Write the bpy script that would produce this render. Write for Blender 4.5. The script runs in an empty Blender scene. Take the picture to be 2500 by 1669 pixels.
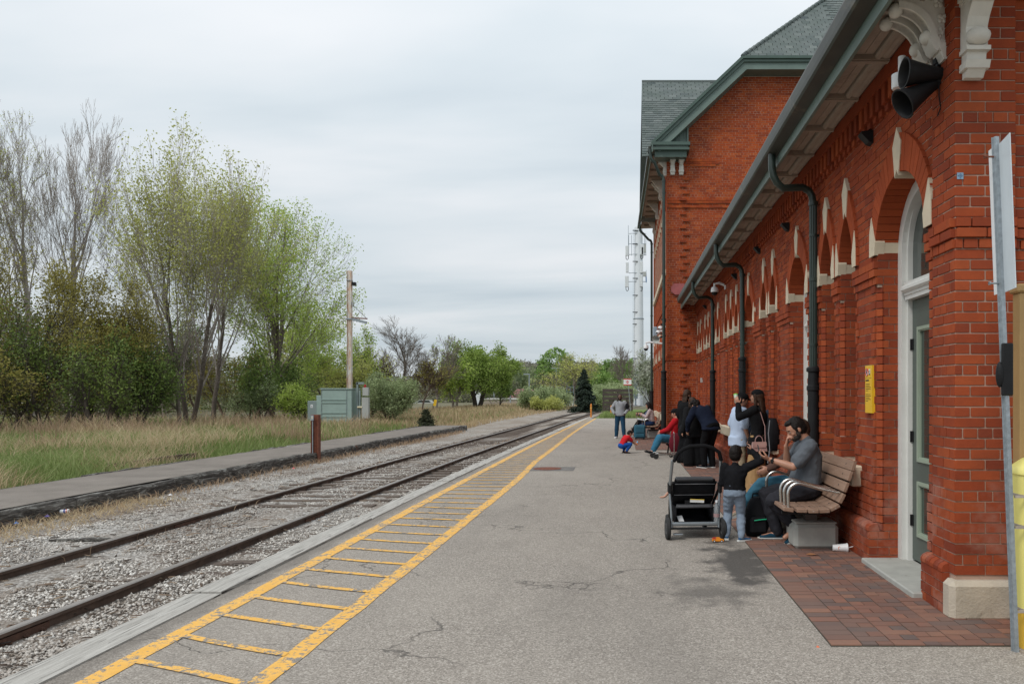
import bpy, bmesh, math, random
import numpy as np
from mathutils import Vector, Matrix, Quaternion, noise as mnoise
R_ = math.radians
random.seed(7); RNG = np.random.default_rng(11)
scene = bpy.context.scene
COL = scene.collection

# ------------------------------------------------------------------ camera, sky, sun, exposure
CAMH = 1.59; F = 1850.0; VX = 1522.0; VY = 962.0      # focal length and vanishing point measured in the photograph
cam_d = bpy.data.cameras.new('camera'); cam = bpy.data.objects.new('camera', cam_d); COL.objects.link(cam)
cam.location = (0, 0, CAMH); cam.rotation_euler = (math.pi/2, 0, 0)
cam_d.sensor_width = 36; cam_d.lens = 36*F/2500
cam_d.shift_x = -(VX-1250)/2500; cam_d.shift_y = (VY-834.5)/2500
cam_d.clip_start = 0.1; cam_d.clip_end = 3000
scene.camera = cam
scene.view_settings.view_transform = 'Standard'; scene.view_settings.look = 'None'
scene.view_settings.exposure = 0.10; scene.view_settings.gamma = 1.0
scene.view_settings.use_curve_mapping = False
SUN_EL, SUN_AZ = R_(52), R_(215)      # overcast, brighter behind and left of the camera
W = bpy.data.worlds.new('World'); scene.world = W; W.use_nodes = True
wn, wl = W.node_tree.nodes, W.node_tree.links
for n in list(wn): wn.remove(n)
wo = wn.new('ShaderNodeOutputWorld'); bg = wn.new('ShaderNodeBackground')
sky = wn.new('ShaderNodeTexSky'); sky.sky_type = 'NISHITA'; sky.sun_disc = False
sky.sun_elevation = SUN_EL; sky.sun_rotation = SUN_AZ; sky.air_density = 1.2; sky.dust_density = 2.5
tc = wn.new('ShaderNodeTexCoord')
sep = wn.new('ShaderNodeSeparateXYZ'); wl.new(tc.outputs['Generated'], sep.inputs[0])
# clouds live on a flat ceiling: project the view direction on it
mx = wn.new('ShaderNodeMath'); mx.operation = 'MAXIMUM'; mx.inputs[1].default_value = 0.0; wl.new(sep.outputs[2], mx.inputs[0])
ad = wn.new('ShaderNodeMath'); ad.operation = 'ADD'; ad.inputs[1].default_value = 0.16; wl.new(mx.outputs[0], ad.inputs[0])
dx = wn.new('ShaderNodeMath'); dx.operation = 'DIVIDE'; wl.new(sep.outputs[0], dx.inputs[0]); wl.new(ad.outputs[0], dx.inputs[1])
dy = wn.new('ShaderNodeMath'); dy.operation = 'DIVIDE'; wl.new(sep.outputs[1], dy.inputs[0]); wl.new(ad.outputs[0], dy.inputs[1])
cb = wn.new('ShaderNodeCombineXYZ'); wl.new(dx.outputs[0], cb.inputs[0]); wl.new(dy.outputs[0], cb.inputs[1])
mp = wn.new('ShaderNodeMapping'); mp.inputs['Scale'].default_value = (0.32, 0.85, 1); mp.inputs['Location'].default_value = (1.7, 2.9, 0)
mp.inputs['Rotation'].default_value = (0, 0, R_(-12))
wl.new(cb.outputs[0], mp.inputs[0])
nz = wn.new('ShaderNodeTexNoise'); nz.inputs['Scale'].default_value = 1.5; nz.inputs['Detail'].default_value = 5; nz.inputs['Roughness'].default_value = 0.5
nz.inputs['Distortion'].default_value = 0.35
wl.new(mp.outputs[0], nz.inputs['Vector'])
cr = wn.new('ShaderNodeValToRGB'); e = cr.color_ramp.elements
e[0].position = 0.33; e[0].color = (0.56, 0.64, 0.70, 1); e[1].position = 0.66; e[1].color = (0.81, 0.84, 0.87, 1)
m_ = cr.color_ramp.elements.new(0.5); m_.color = (0.68, 0.745, 0.79, 1)
wl.new(nz.outputs['Fac'], cr.inputs[0])
# overcast luminance rises gently from horizon to zenith
gr = wn.new('ShaderNodeMapRange'); gr.inputs['From Min'].default_value = 0.0; gr.inputs['From Max'].default_value = 1.0
gr.inputs['To Min'].default_value = 0.90; gr.inputs['To Max'].default_value = 1.45; wl.new(mx.outputs[0], gr.inputs['Value'])
vm = wn.new('ShaderNodeVectorMath'); vm.operation = 'SCALE'; wl.new(cr.outputs[0], vm.inputs[0]); wl.new(gr.outputs[0], vm.inputs['Scale'])
sc = wn.new('ShaderNodeVectorMath'); sc.operation = 'SCALE'; sc.inputs['Scale'].default_value = 0.07; wl.new(sky.outputs[0], sc.inputs[0])
mixc = wn.new('ShaderNodeMix'); mixc.data_type = 'RGBA'; mixc.inputs['Factor'].default_value = 0.9
wl.new(sc.outputs[0], mixc.inputs['A']); wl.new(vm.outputs[0], mixc.inputs['B'])
wl.new(mixc.outputs['Result'], bg.inputs[0]); bg.inputs['Strength'].default_value = 1.0
wl.new(bg.outputs[0], wo.inputs[0])
sun_d = bpy.data.lights.new('sun', 'SUN'); sun_d.energy = 1.7; sun_d.angle = R_(22); sun_d.color = (1, .965, .91)
sun = bpy.data.objects.new('sun', sun_d); COL.objects.link(sun)
sd = Vector((-0.45, -0.55, 0.85)).normalized()      # direction towards the sun
sun.rotation_euler = sd.to_track_quat('Z', 'Y').to_euler(); sun.location = (-20, -20, 30)
scene.render.engine = 'CYCLES'

# ------------------------------------------------------------------ pixel helpers (layout measured once, then built in metres)
def G(px, py, z=0.0):
    Y = F*(CAMH-z)/(py-VY); return Vector(((px-VX)*Y/F, Y, z))
def P(px, py, Y): return Vector(((px-VX)*Y/F, Y, CAMH-(py-VY)*Y/F))

# ------------------------------------------------------------------ objects
def tag(o, label=None, cat=None, group=None, kind=None):
    if label: o['label'] = label
    if cat: o['category'] = cat
    if group: o['group'] = group
    if kind: o['kind'] = kind
    return o
def empty(name, loc=(0,0,0), rz=0, label=None, cat=None, group=None, parent=None):
    o = bpy.data.objects.new(name, None); COL.objects.link(o); o.location = loc; o.rotation_euler = (0,0,rz)
    o.empty_display_size = .2
    if parent: o.parent = parent
    return tag(o, label, cat, group)
def copy_tree(o, parent=None):
    c = o.copy(); COL.objects.link(c)
    if parent is not None: c.parent = parent
    for ch in list(o.children): copy_tree(ch, c)
    return c
def link(me, name, m=None, parent=None, smooth=False):
    o = bpy.data.objects.new(name, me); COL.objects.link(o)
    if m is not None:
        for mm in (m if isinstance(m, (list, tuple)) else [m]):
            if mm.name not in me.materials: me.materials.append(mm)
    if parent: o.parent = parent
    if smooth: me.polygons.foreach_set('use_smooth', [True]*len(me.polygons))
    return o

def basis(d, up=Vector((0,0,1))):
    d = Vector(d).normalized(); s = d.cross(up)
    if s.length < 1e-4: s = d.cross(Vector((0,1,0)))
    s.normalize(); return s, s.cross(d).normalized()

class MB:
    def __init__(s): s.v = []; s.f = []; s.m = []; s.r = []
    def add(s, vs, fs, mi=0, r=0.0):
        b = len(s.v); s.v += [tuple(v) for v in vs]
        for f in fs: s.f.append(tuple(b+i for i in f)); s.m.append(mi); s.r.append(r)
        return s
    def box(s, x0, x1, y0, y1, z0, z1, mi=0, r=0.0, M=None):
        vs = [Vector((x, y, z)) for z in (z0, z1) for y in (y0, y1) for x in (x0, x1)]
        if M is not None: vs = [M @ v for v in vs]
        return s.add(vs, [(0,2,3,1), (4,5,7,6), (0,1,5,4), (2,6,7,3), (0,4,6,2), (1,3,7,5)], mi, r)
    def bbox(s, x0, x1, y0, y1, z0, z1, b=.01, mi=0, r=0.0, M=None):     # box with bevelled vertical + horizontal edges
        vs = []; 
        for z, k in ((z0, 1), (z0+b, 0), (z1-b, 0), (z1, 1)):
            q = b*k
            for (x, y) in ((x0+b+q*.0, y0+q), (x1-b, y0+q), (x1-q, y0+b), (x1-q, y1-b), (x1-b, y1-q), (x0+b, y1-q), (x0+q, y1-b), (x0+q, y0+b)):
                vs.append(Vector((x, y, z)))
        if M is not None: vs = [M @ v for v in vs]
        fs = [tuple(range(7,-1,-1)), tuple(range(24,32))]
        for L in range(3):
            for i in range(8):
                j = (i+1) % 8; fs.append((L*8+i, L*8+j, L*8+8+j, L*8+8+i))
        return s.add(vs, fs, mi, r)
    def tube(s, pts, rad, n=8, mi=0, r=0.0, cap=True, sq=1.0):
        pts = [Vector(p) for p in pts]; k = len(pts)
        rad = rad if isinstance(rad, (list, tuple)) else [rad]*k
        vs = []; pa = None
        for i, p in enumerate(pts):
            d = (pts[min(i+1,k-1)]-pts[max(i-1,0)])
            if d.length < 1e-6: d = Vector((0,0,1))
            d.normalize()
            if pa is None: a, b_ = basis(d)
            else:
                a = (pa - d*pa.dot(d)); a = a.normalized() if a.length > 1e-5 else basis(d)[0]; b_ = a.cross(d)*1.0
            pa = a; b_ = d.cross(a).normalized()
            for j in range(n):
                t = 2*math.pi*j/n + math.pi/n; vs.append(p + a*(math.cos(t)*rad[i]) + b_*(math.sin(t)*rad[i]*sq))
        fs = [(i*n+j, i*n+(j+1)%n, (i+1)*n+(j+1)%n, (i+1)*n+j) for i in range(k-1) for j in range(n)]
        if cap: fs += [tuple(range(n-1,-1,-1)), tuple(range((k-1)*n, k*n))]
        return s.add(vs, fs, mi, r)
    def lathe(s, prof, n=16, o=(0,0,0), axis=(0,0,1), mi=0, r=0.0):
        o = Vector(o); ax = Vector(axis).normalized(); a, b_ = basis(ax, Vector((0,1,0)) if abs(ax.z) > .9 else Vector((0,0,1)))
        vs = [o + ax*h + a*(math.cos(2*math.pi*j/n)*q) + b_*(math.sin(2*math.pi*j/n)*q) for (q, h) in prof for j in range(n)]
        k = len(prof)
        fs = [(i*n+j, i*n+(j+1)%n, (i+1)*n+(j+1)%n, (i+1)*n+j) for i in range(k-1) for j in range(n)]
        if prof[0][0] > 1e-4: fs.append(tuple(range(n-1,-1,-1)))
        if prof[-1][0] > 1e-4: fs.append(tuple(range((k-1)*n, k*n)))
        return s.add(vs, fs, mi, r)
    def prism(s, poly, fn, d0, d1, mi=0, r=0.0):       # fn(u,v,d)->xyz ; closed polygon extruded d0..d1
        n = len(poly); vs = [fn(u, v, d0) for u, v in poly]+[fn(u, v, d1) for u, v in poly]
        fs = [tuple(range(n-1,-1,-1)), tuple(range(n, 2*n))]+[(i, (i+1)%n, n+(i+1)%n, n+i) for i in range(n)]
        return s.add(vs, fs, mi, r)
    def ell(s, c, rx, ry, rz, nu=12, nv=8, mi=0, M=None, r=0.0):
        c = Vector(c); vs = []
        for i in range(nv+1):
            ph = math.pi*i/nv
            for j in range(nu):
                t = 2*math.pi*j/nu; p = Vector((math.sin(ph)*math.cos(t)*rx, math.sin(ph)*math.sin(t)*ry, math.cos(ph)*rz))
                if M is not None: p = M @ p
                vs.append(c+p)
        fs = [(i*nu+j, i*nu+(j+1)%nu, (i+1)*nu+(j+1)%nu, (i+1)*nu+j) for i in range(nv) for j in range(nu)]
        return s.add(vs, fs, mi, r)
    def mesh(s, name):
        me = bpy.data.meshes.new(name); me.from_pydata(s.v, [], s.f)
        if any(s.m): me.polygons.foreach_set('material_index', s.m)
        if any(s.r):
            a = me.attributes.new('rnd', 'FLOAT', 'FACE'); a.data.foreach_set('value', s.r)
        return me
    def build(s, name, m, parent=None, smooth=False, rec=True, loc=None):
        me = s.mesh(name)
        if rec:
            bm = bmesh.new(); bm.from_mesh(me); bmesh.ops.recalc_face_normals(bm, faces=bm.faces); bm.to_mesh(me); bm.free()
        o = link(me, name, m, parent, smooth)
        if loc is not None: o.location = loc
        return o
def autosmooth(o, ang=40):
    me = o.data
    me.polygons.foreach_set('use_smooth', [True]*len(me.polygons)); me.set_sharp_from_angle(angle=R_(ang)); return o

def np_mesh(name, V, Fc, m=None, parent=None, rnd=None, smooth=False):
    """V (n,3), Fc (m,k) arrays -> mesh object (fast path for leaves, gravel, grass)"""
    me = bpy.data.meshes.new(name); V = np.asarray(V, dtype=np.float32); Fc = np.asarray(Fc, dtype=np.int32)
    k = Fc.shape[1]; me.vertices.add(len(V)); me.vertices.foreach_set('co', V.ravel())
    me.loops.add(Fc.size); me.loops.foreach_set('vertex_index', Fc.ravel())
    me.polygons.add(len(Fc)); me.polygons.foreach_set('loop_start', np.arange(0, Fc.size, k, dtype=np.int32))
    me.update(calc_edges=True)
    if rnd is not None:
        a = me.attributes.new('rnd', 'FLOAT', 'FACE'); a.data.foreach_set('value', np.asarray(rnd, dtype=np.float32))
    if smooth: me.polygons.foreach_set('use_smooth', np.ones(len(Fc), dtype=bool))
    return link(me, name, m, parent)

# ------------------------------------------------------------------ materials
class NT:
    def __init__(s, name):
        s.m = bpy.data.materials.new(name); s.m.use_nodes = True; s.n = s.m.node_tree.nodes; s.l = s.m.node_tree.links
        s.b = s.n['Principled BSDF']; s.g = s.n.new('ShaderNodeNewGeometry'); s.t = s.n.new('ShaderNodeTexCoord')
    def noise(s, scale, detail=4, rough=.55, vec=None, dist=0.0):
        n = s.n.new('ShaderNodeTexNoise'); n.inputs['Scale'].default_value = scale; n.inputs['Detail'].default_value = detail
        n.inputs['Roughness'].default_value = rough; n.inputs['Distortion'].default_value = dist
        s.l.new(vec or s.g.outputs['Position'], n.inputs['Vector']); return n.outputs['Fac']
    def vor(s, scale, feat='F1', vec=None, out='Distance'):
        n = s.n.new('ShaderNodeTexVoronoi'); n.feature = feat; n.inputs['Scale'].default_value = scale
        s.l.new(vec or s.g.outputs['Position'], n.inputs['Vector']); return n.outputs[out]
    def mapv(s, sc=(1,1,1), loc=(0,0,0), src=None, rot=(0,0,0)):
        n = s.n.new('ShaderNodeMapping'); n.inputs['Scale'].default_value = sc; n.inputs['Location'].default_value = loc
        n.inputs['Rotation'].default_value = rot
        s.l.new(src or s.g.outputs['Position'], n.inputs[0]); return n.outputs[0]
    def ramp(s, fac, stops, interp='LINEAR'):
        n = s.n.new('ShaderNodeValToRGB'); n.color_ramp.interpolation = interp; el = n.color_ramp.elements
        while len(el) < len(stops): el.new(.5)
        for e_, (p, c) in zip(el, stops):
            e_.position = p; e_.color = (c, c, c, 1) if isinstance(c, (int, float)) else (*c, 1)
        s.l.new(fac, n.inputs[0]); return n.outputs[0]
    def mix(s, f, a, b, mode='MIX'):
        n = s.n.new('ShaderNodeMix'); n.data_type = 'RGBA'; n.blend_type = mode
        for k, v in (('Factor', f), ('A', a), ('B', b)):
            if isinstance(v, (int, float)):
                n.inputs[k].default_value = v if k == 'Factor' else (v, v, v, 1)
            elif isinstance(v, tuple): n.inputs[k].default_value = (*v, 1)
            else: s.l.new(v, n.inputs[k])
        return n.outputs['Result']
    def math(s, op, a, b=0.0, c=None, clamp=False):
        n = s.n.new('ShaderNodeMath'); n.operation = op; n.use_clamp = clamp
        for i, v in enumerate((a, b) if c is None else (a, b, c)):
            if isinstance(v, (int, float)): n.inputs[i].default_value = v
            else: s.l.new(v, n.inputs[i])
        return n.outputs[0]
    def attr(s, name='rnd'):
        n = s.n.new('ShaderNodeAttribute'); n.attribute_name = name; return n.outputs['Fac']
    def orand(s): return s.n.new('ShaderNodeObjectInfo').outputs['Random']
    def pos(s):
        n = s.n.new('ShaderNodeSeparateXYZ'); s.l.new(s.g.outputs['Position'], n.inputs[0]); return n.outputs
    def bump(s, h, st=.3, d=.01):
        n = s.n.new('ShaderNodeBump'); n.inputs['Strength'].default_value = st; n.inputs['Distance'].default_value = d
        s.l.new(h, n.inputs['Height']); s.l.new(n.outputs[0], s.b.inputs['Normal'])
    def set(s, col=None, rough=.8, metal=0.0, spec=None):
        if col is not None:
            if isinstance(col, tuple): s.b.inputs['Base Color'].default_value = (*col, 1)
            else: s.l.new(col, s.b.inputs['Base Color'])
        if isinstance(rough, (int, float)): s.b.inputs['Roughness'].default_value = rough
        else: s.l.new(rough, s.b.inputs['Roughness'])
        s.b.inputs['Metallic'].default_value = metal
        if spec is not None: s.b.inputs['Specular IOR Level'].default_value = spec
        return s.m
MATS = {}
def mat(name, col, rough=.7, var=.18, scale=6.0, metal=0.0, bump=.15, bscale=60.0, spec=None, dirt=None, dist=.004):
    """plain painted / metal / cloth surface: noise varies the tone, fine noise gives relief"""
    if name in MATS: return MATS[name]
    t = NT(name); d = tuple(c*(1-var) for c in col); l = tuple(min(1, c*(1+var)) for c in col)
    ob = t.t.outputs['Object']
    c = t.ramp(t.noise(scale, 5, .6, ob), [(.3, d), (.7, l)])
    if dirt: c = t.mix(t.ramp(t.noise(scale*.7, 6, .7, ob, 1.0), [(dirt[1], 0.0), (dirt[1]+.15, 1.0)]), c, dirt[0])
    if bump: t.bump(t.noise(bscale, 4, .6, ob), bump, dist)
    MATS[name] = t.set(c, rough, metal, spec); return MATS[name]

def brick_mat(name, cols, joint=False, dirt=.35):
    t = NT(name); r = t.math('FRACT', t.math('ADD', t.attr(), t.math('MULTIPLY', t.orand(), .97)))
    n = len(cols); c = t.ramp(r, [(i/n, q) for i, q in enumerate(cols)], 'CONSTANT')
    c = t.mix(.55, c, t.ramp(r, [(i/(n-1), q) for i, q in enumerate(cols)]))
    c = t.mix(.30, c, (.32,.064,.025))
    c = t.mix(t.ramp(t.noise(9, 6, .65), [(.35, 0.0), (.75, dirt)]), c, (.13, .035, .022))
    c = t.mix(t.ramp(t.noise(.8, 6, .7, t.mapv((1,1,.45))), [(.46, 0.0), (.68, .42)]), c, (.12,.035,.022))
    c = t.mix(t.ramp(t.noise(70, 3, .6), [(.58, 0.0), (.8, .35)]), c, (.12, .03, .02))
    c = t.mix(t.ramp(t.noise(230, 2, .6), [(.7, 0.0), (.78, .35)]), c, (.5, .33, .25))
    z = t.pos()[2]
    lo = t.math('MULTIPLY', t.ramp(z, [(0.0, 1.0), (.95, 0.55), (1.0, 0.0)]), t.ramp(t.noise(3.2, 6, .7), [(.48, 0.0), (.66, .55)]))
    c = t.mix(lo, c, (.42, .25, .20))       # lime bloom low on the wall
    t.bump(t.math('ADD', t.noise(45, 5, .65), t.math('MULTIPLY', t.noise(200, 2), .4)), .45, .006)
    return t.set(c, .92, 0, .12)
BR = [(.34,.070,.027), (.265,.050,.022), (.41,.092,.032), (.205,.042,.022), (.31,.062,.025), (.375,.080,.029), (.175,.040,.025), (.33,.068,.027), (.42,.100,.035)]
M_BRICK = brick_mat('red_brick', BR)
M_RUB = brick_mat('rubbed_brick', [(.37,.076,.026), (.34,.068,.024), (.40,.082,.028), (.31,.062,.022)], dirt=.2)
M_BRICKF = brick_mat('far_brick', [(.41,.080,.020), (.32,.055,.016), (.47,.108,.026), (.25,.045,.016), (.38,.070,.018), (.44,.092,.022), (.21,.040,.018)], dirt=.25)
M_MORT = mat('mortar', (.44,.32,.25), .95, .25, 5, bump=.4, bscale=120)
M_MORTL = mat('mortar_light', (.40,.27,.21), .95, .2, 5, bump=.3, bscale=120)
M_STONE = mat('cream_stone', (.60,.51,.38), .85, .10, 4, bump=.35, bscale=70, dirt=((.30,.25,.18), .62))
M_STONED = mat('tooled_stone', (.47,.41,.33), .9, .15, 5, bump=.6, bscale=55, dirt=((.22,.18,.14), .60), dist=.01)
M_GREEN = mat('green_paint', (.055,.092,.074), .45, .12, 3, bump=.1, bscale=30, dirt=((.16,.19,.165), .62))
M_GREENL = mat('pale_green_paint', (.125,.175,.152), .5, .12, 3, bump=.15, bscale=30, dirt=((.09,.12,.10), .60))
M_PIPE = mat('pipe_green', (.022,.036,.030), .35, .15, 3, bump=.05)
M_BLACK = mat('black_iron', (.011,.011,.012), .55, .3, 8, bump=.15, spec=.25, dirt=((.05,.048,.045), .64))
M_WHITEP = mat('old_white_paint', (.66,.66,.63), .55, .06, 4, bump=.25, bscale=40, dirt=((.40,.37,.32), .66))
M_BRACK = mat('bracket_paint', (.62,.59,.53), .7, .08, 8, bump=.5, bscale=45, dirt=((.32,.28,.23), .60))
M_SOFF = mat('soffit_paint', (.33,.27,.215), .8, .12, 4, bump=.3, bscale=40, dirt=((.22,.18,.14), .56))
M_DGREEN = mat('sage_paint', (.30,.36,.28), .5, .06, 3, bump=.05)
M_DGREEN2 = mat('deep_green_panel', (.085,.105,.09), .5, .06, 3, bump=.05)
M_GALV = mat('galvanised', (.34,.38,.41), .5, .22, 30, metal=.6, bump=.2, bscale=90)
M_STEEL = mat('brushed_steel', (.62,.60,.57), .22, .06, 20, metal=1.0, bump=.03)
M_CONC = mat('concrete', (.36,.36,.33), .9, .12, 6, bump=.3, bscale=90, dirt=((.20,.18,.14), .60))
M_WHITE = mat('white_plastic', (.74,.75,.76), .35, .03, 5, bump=0)
def glass_mat():
    t = NT('dark_glass'); t.set((.035,.05,.045), .06); t.b.inputs['Coat Weight'].default_value = .6; return t.m
M_GLASS = glass_mat()
t = NT('slate'); r = t.math('FRACT', t.math('ADD', t.attr(), t.orand()))
c = t.ramp(r, [(0, (.085,.105,.102)), (.35, (.14,.16,.155)), (.7, (.11,.13,.127)), (.93, (.17,.19,.183)), (1, (.06,.075,.082))])
c = t.mix(t.ramp(t.noise(1.6, 5, .6), [(.4, 0.0), (.7, .5)]), c, (.10,.125,.11)); t.bump(t.noise(40, 4), .3, .004)
M_SLATE = t.set(c, .8, 0, .2)
# ================================================================== GROUND
def tc_(pts, Y):       # piecewise linear
    if Y <= pts[0][0]: return pts[0][1]
    for (a, b), (c, d) in zip(pts, pts[1:]):
        if Y <= c: return b+(d-b)*(Y-a)/(c-a)
    (a, b), (c, d) = pts[-2], pts[-1]; return b+(d-b)*(Y-a)/(c-a)
CURVE = [(0,0), (12,0), (20,.10), (28,.30), (40,.62), (50,.85), (65,1.3), (83,2.2), (110,5.0), (140,10)]
def off(Y): return tc_(CURVE, Y)

# asphalt platform
t = NT('asphalt'); p = t.pos()
agg = t.vor(105, out='Color'); sepc = t.n.new('ShaderNodeSeparateColor'); t.l.new(agg, sepc.inputs[0])
c = t.ramp(sepc.outputs[0], [(0, (.09,.075,.063)), (.35, (.235,.207,.178)), (.75, (.37,.33,.288)), (1, (.60,.55,.49))])
c = t.mix(.42, c, t.ramp(t.noise(120, 4, .75), [(.38, (.135,.117,.10)), (.64, (.47,.42,.37))]))
c = t.mix(t.ramp(t.noise(.45, 5, .6), [(.35, 0.0), (.7, .38)]), c, (.40,.358,.31))
c = t.mix(t.ramp(t.noise(1.3, 6, .7, t.mapv((1,.35,1))), [(.55, 0.0), (.75, .42)]), c, (.185,.165,.145))
# grimy strip by the timber edge and long faint stains
gx = t.n.new('ShaderNodeMapRange'); gx.inputs['From Min'].default_value = -3.02; gx.inputs['From Max'].default_value = -3.12; t.l.new(t.math('ADD', p[0], t.math('MULTIPLY', t.math('SUBTRACT', t.noise(3.0, 6, .7), .5), .35)), gx.inputs['Value'])
c = t.mix(t.math('MULTIPLY', gx.outputs[0], .45), c, (.105,.092,.08))
c = t.mix(t.ramp(t.noise(.35, 6, .7, t.mapv((1,.22,1), (3,1,0))), [(.50, 0.0), (.62, .28)]), c, (.15,.135,.12))
# hairline cracks
wv = t.n.new('ShaderNodeVectorMath'); wv.operation = 'ADD'
nn = t.n.new('ShaderNodeTexNoise'); nn.inputs['Scale'].default_value = 1.6; nn.inputs['Detail'].default_value = 5
t.l.new(t.g.outputs['Position'], nn.inputs['Vector']); t.l.new(t.g.outputs['Position'], wv.inputs[0]); t.l.new(nn.outputs['Color'], wv.inputs[1])
mp_ = t.mapv((.42,.75,1), src=wv.outputs[0])
ck = t.vor(.9, 'DISTANCE_TO_EDGE', mp_)
ckm = t.math('MULTIPLY', t.ramp(ck, [(0, 1.0), (.0024, 1.0), (.0055, 0.0)]), t.ramp(t.noise(.55, 2), [(.46, 0.0), (.56, .75)]))
c = t.mix(ckm, c, (.05,.046,.042))
# damp patch of spilled drink by the pushchair
dxx = t.math('SUBTRACT', p[0], 1.12); dyy = t.math('SUBTRACT', p[1], 7.25)
dd = t.math('ADD', t.math('POWER', t.math('MULTIPLY', dxx, 2.6), 2.0), t.math('POWER', t.math('MULTIPLY', dyy, .92), 2.0))
dd = t.math('ADD', t.math('SQRT', dd), t.math('MULTIPLY', t.math('SUBTRACT', t.noise(2.6, 6, .65), .5), 3.0))
wet = t.ramp(dd, [(.55, .82), (1.45, 0.0)])
c = t.mix(wet, c, (.055,.051,.048))
dx2 = t.math('SUBTRACT', p[0], .72); dy2 = t.math('SUBTRACT', p[1], 6.15)
d2 = t.math('ADD', t.math('POWER', t.math('MULTIPLY', dx2, 2.2), 2.0), t.math('POWER', t.math('MULTIPLY', dy2, 1.7), 2.0))
d2 = t.math('ADD', t.math('SQRT', d2), t.math('MULTIPLY', t.math('SUBTRACT', t.noise(3.1, 6, .65), .5), 3.0))
c = t.mix(t.ramp(d2, [(.3, .62), (1.2, 0.0)]), c, (.075,.069,.064))
rg = t.mix(wet, .93, .7)
t.bump(t.math('ADD', t.math('MULTIPLY', sepc.outputs[0], 1.0), t.math('MULTIPLY', ckm, -3.0)), .55, .006)
M_ASPH = t.set(c, rg, 0, .25)

EDGE0 = -3.20
mb = MB(); ys = [-6, 0, 4, 8, 12, 16, 20, 24, 28, 34, 40, 46, 50.2]
for a, b in zip(ys, ys[1:]):
    mb.add([(EDGE0+off(a), a, 0), (9, a, 0), (9, b, 0), (EDGE0+off(b), b, 0)], [(0,1,2,3)])
o = mb.build('asphalt_platform', M_ASPH, rec=False); o['kind'] = 'structure'

# yellow paint
t = NT('yellow_line_paint'); ye = t.ramp(t.noise(5, 5, .6), [(.3, (.72,.38,.065)), (.7, (.84,.49,.12))])
worn = t.math('MULTIPLY', t.ramp(t.math('ADD', t.math('MULTIPLY', t.noise(26, 7, .75), .6), t.math('MULTIPLY', t.noise(5, 4, .7), .4)), [(.508, 0.0), (.55, 1.0)]), 1.0)
c = t.mix(t.ramp(t.noise(150, 2), [(.55, 0.0), (.75, .35)]), ye, (.45,.25,.08))
c = t.mix(worn, c, t.ramp(t.noise(170, 3, .7), [(.36, (.12,.11,.10)), (.66, (.34,.31,.28))]))
t.bump(t.noise(170, 2), .3, .003)
M_YEL = t.set(c, .8)
LL = [(0,-2.97), (6,-2.94), (12,-2.93), (21,-2.86), (30,-2.72), (50,-2.42)]
RL = [(0,-2.05), (6,-1.99), (9.4,-1.98), (13.4,-1.97), (15.3,-2.0), (17.8,-2.08), (21.3,-2.06), (30,-2.08), (40,-1.98), (50,-1.82)]
def ribbon(mb, pts, w, y0, y1, dz, step=.35, jit=.012):
    y = y0; L = []
    while y < y1+1e-6: L.append(y); y += step
    for a, b in zip(L, L[1:]):
        ja, jb = [jit*mnoise.noise(Vector((q*2.3, pts[0][1]*9, 0))) for q in (a, b)]
        xa, xb = tc_(pts, a)+ja, tc_(pts, b)+jb
        mb.add([(xa-w/2, a, dz), (xa+w/2, a, dz), (xb+w/2, b, dz), (xb-w/2, b, dz)], [(0,1,2,3)])
zm = .004
mk = empty('platform_edge_marking', (0,0,0)); mk['kind'] = 'structure'
mb = MB(); ribbon(mb, LL, .135, 3.2, 49.8, zm); mb.build('edge_line', M_YEL, mk, rec=False)
mb = MB(); ribbon(mb, RL, .135, 3.2, 49.8, zm); mb.build('edge_line', M_YEL, mk, rec=False)
for i in range(-2, 92):
    yl = 4.51+.475*i; yr = yl-(.36 if yl < 5 else max(.03, .36-.036*(yl-5)))
    if yl > 47: break
    xl, xr = tc_(LL, yl)+.06, tc_(RL, yr)-.05; w = .034
    j = random.uniform(-.02, .02)
    mb = MB(); n = 4
    for q in range(n):
        fa, fb = q/n, (q+1)/n
        xa, xb = xl+(xr-xl)*fa, xl+(xr-xl)*fb; ya, yb = yl+(yr-yl)*fa+j*math.sin(fa*3), yl+(yr-yl)*fb+j*math.sin(fb*3)
        mb.add([(xa, ya-w, zm+.003), (xb, yb-w, zm+.003), (xb, yb+w, zm+.003), (xa, ya+w, zm+.003)], [(0,1,2,3)])
    mb.build('rung_line', M_YEL, mk, rec=False)

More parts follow.
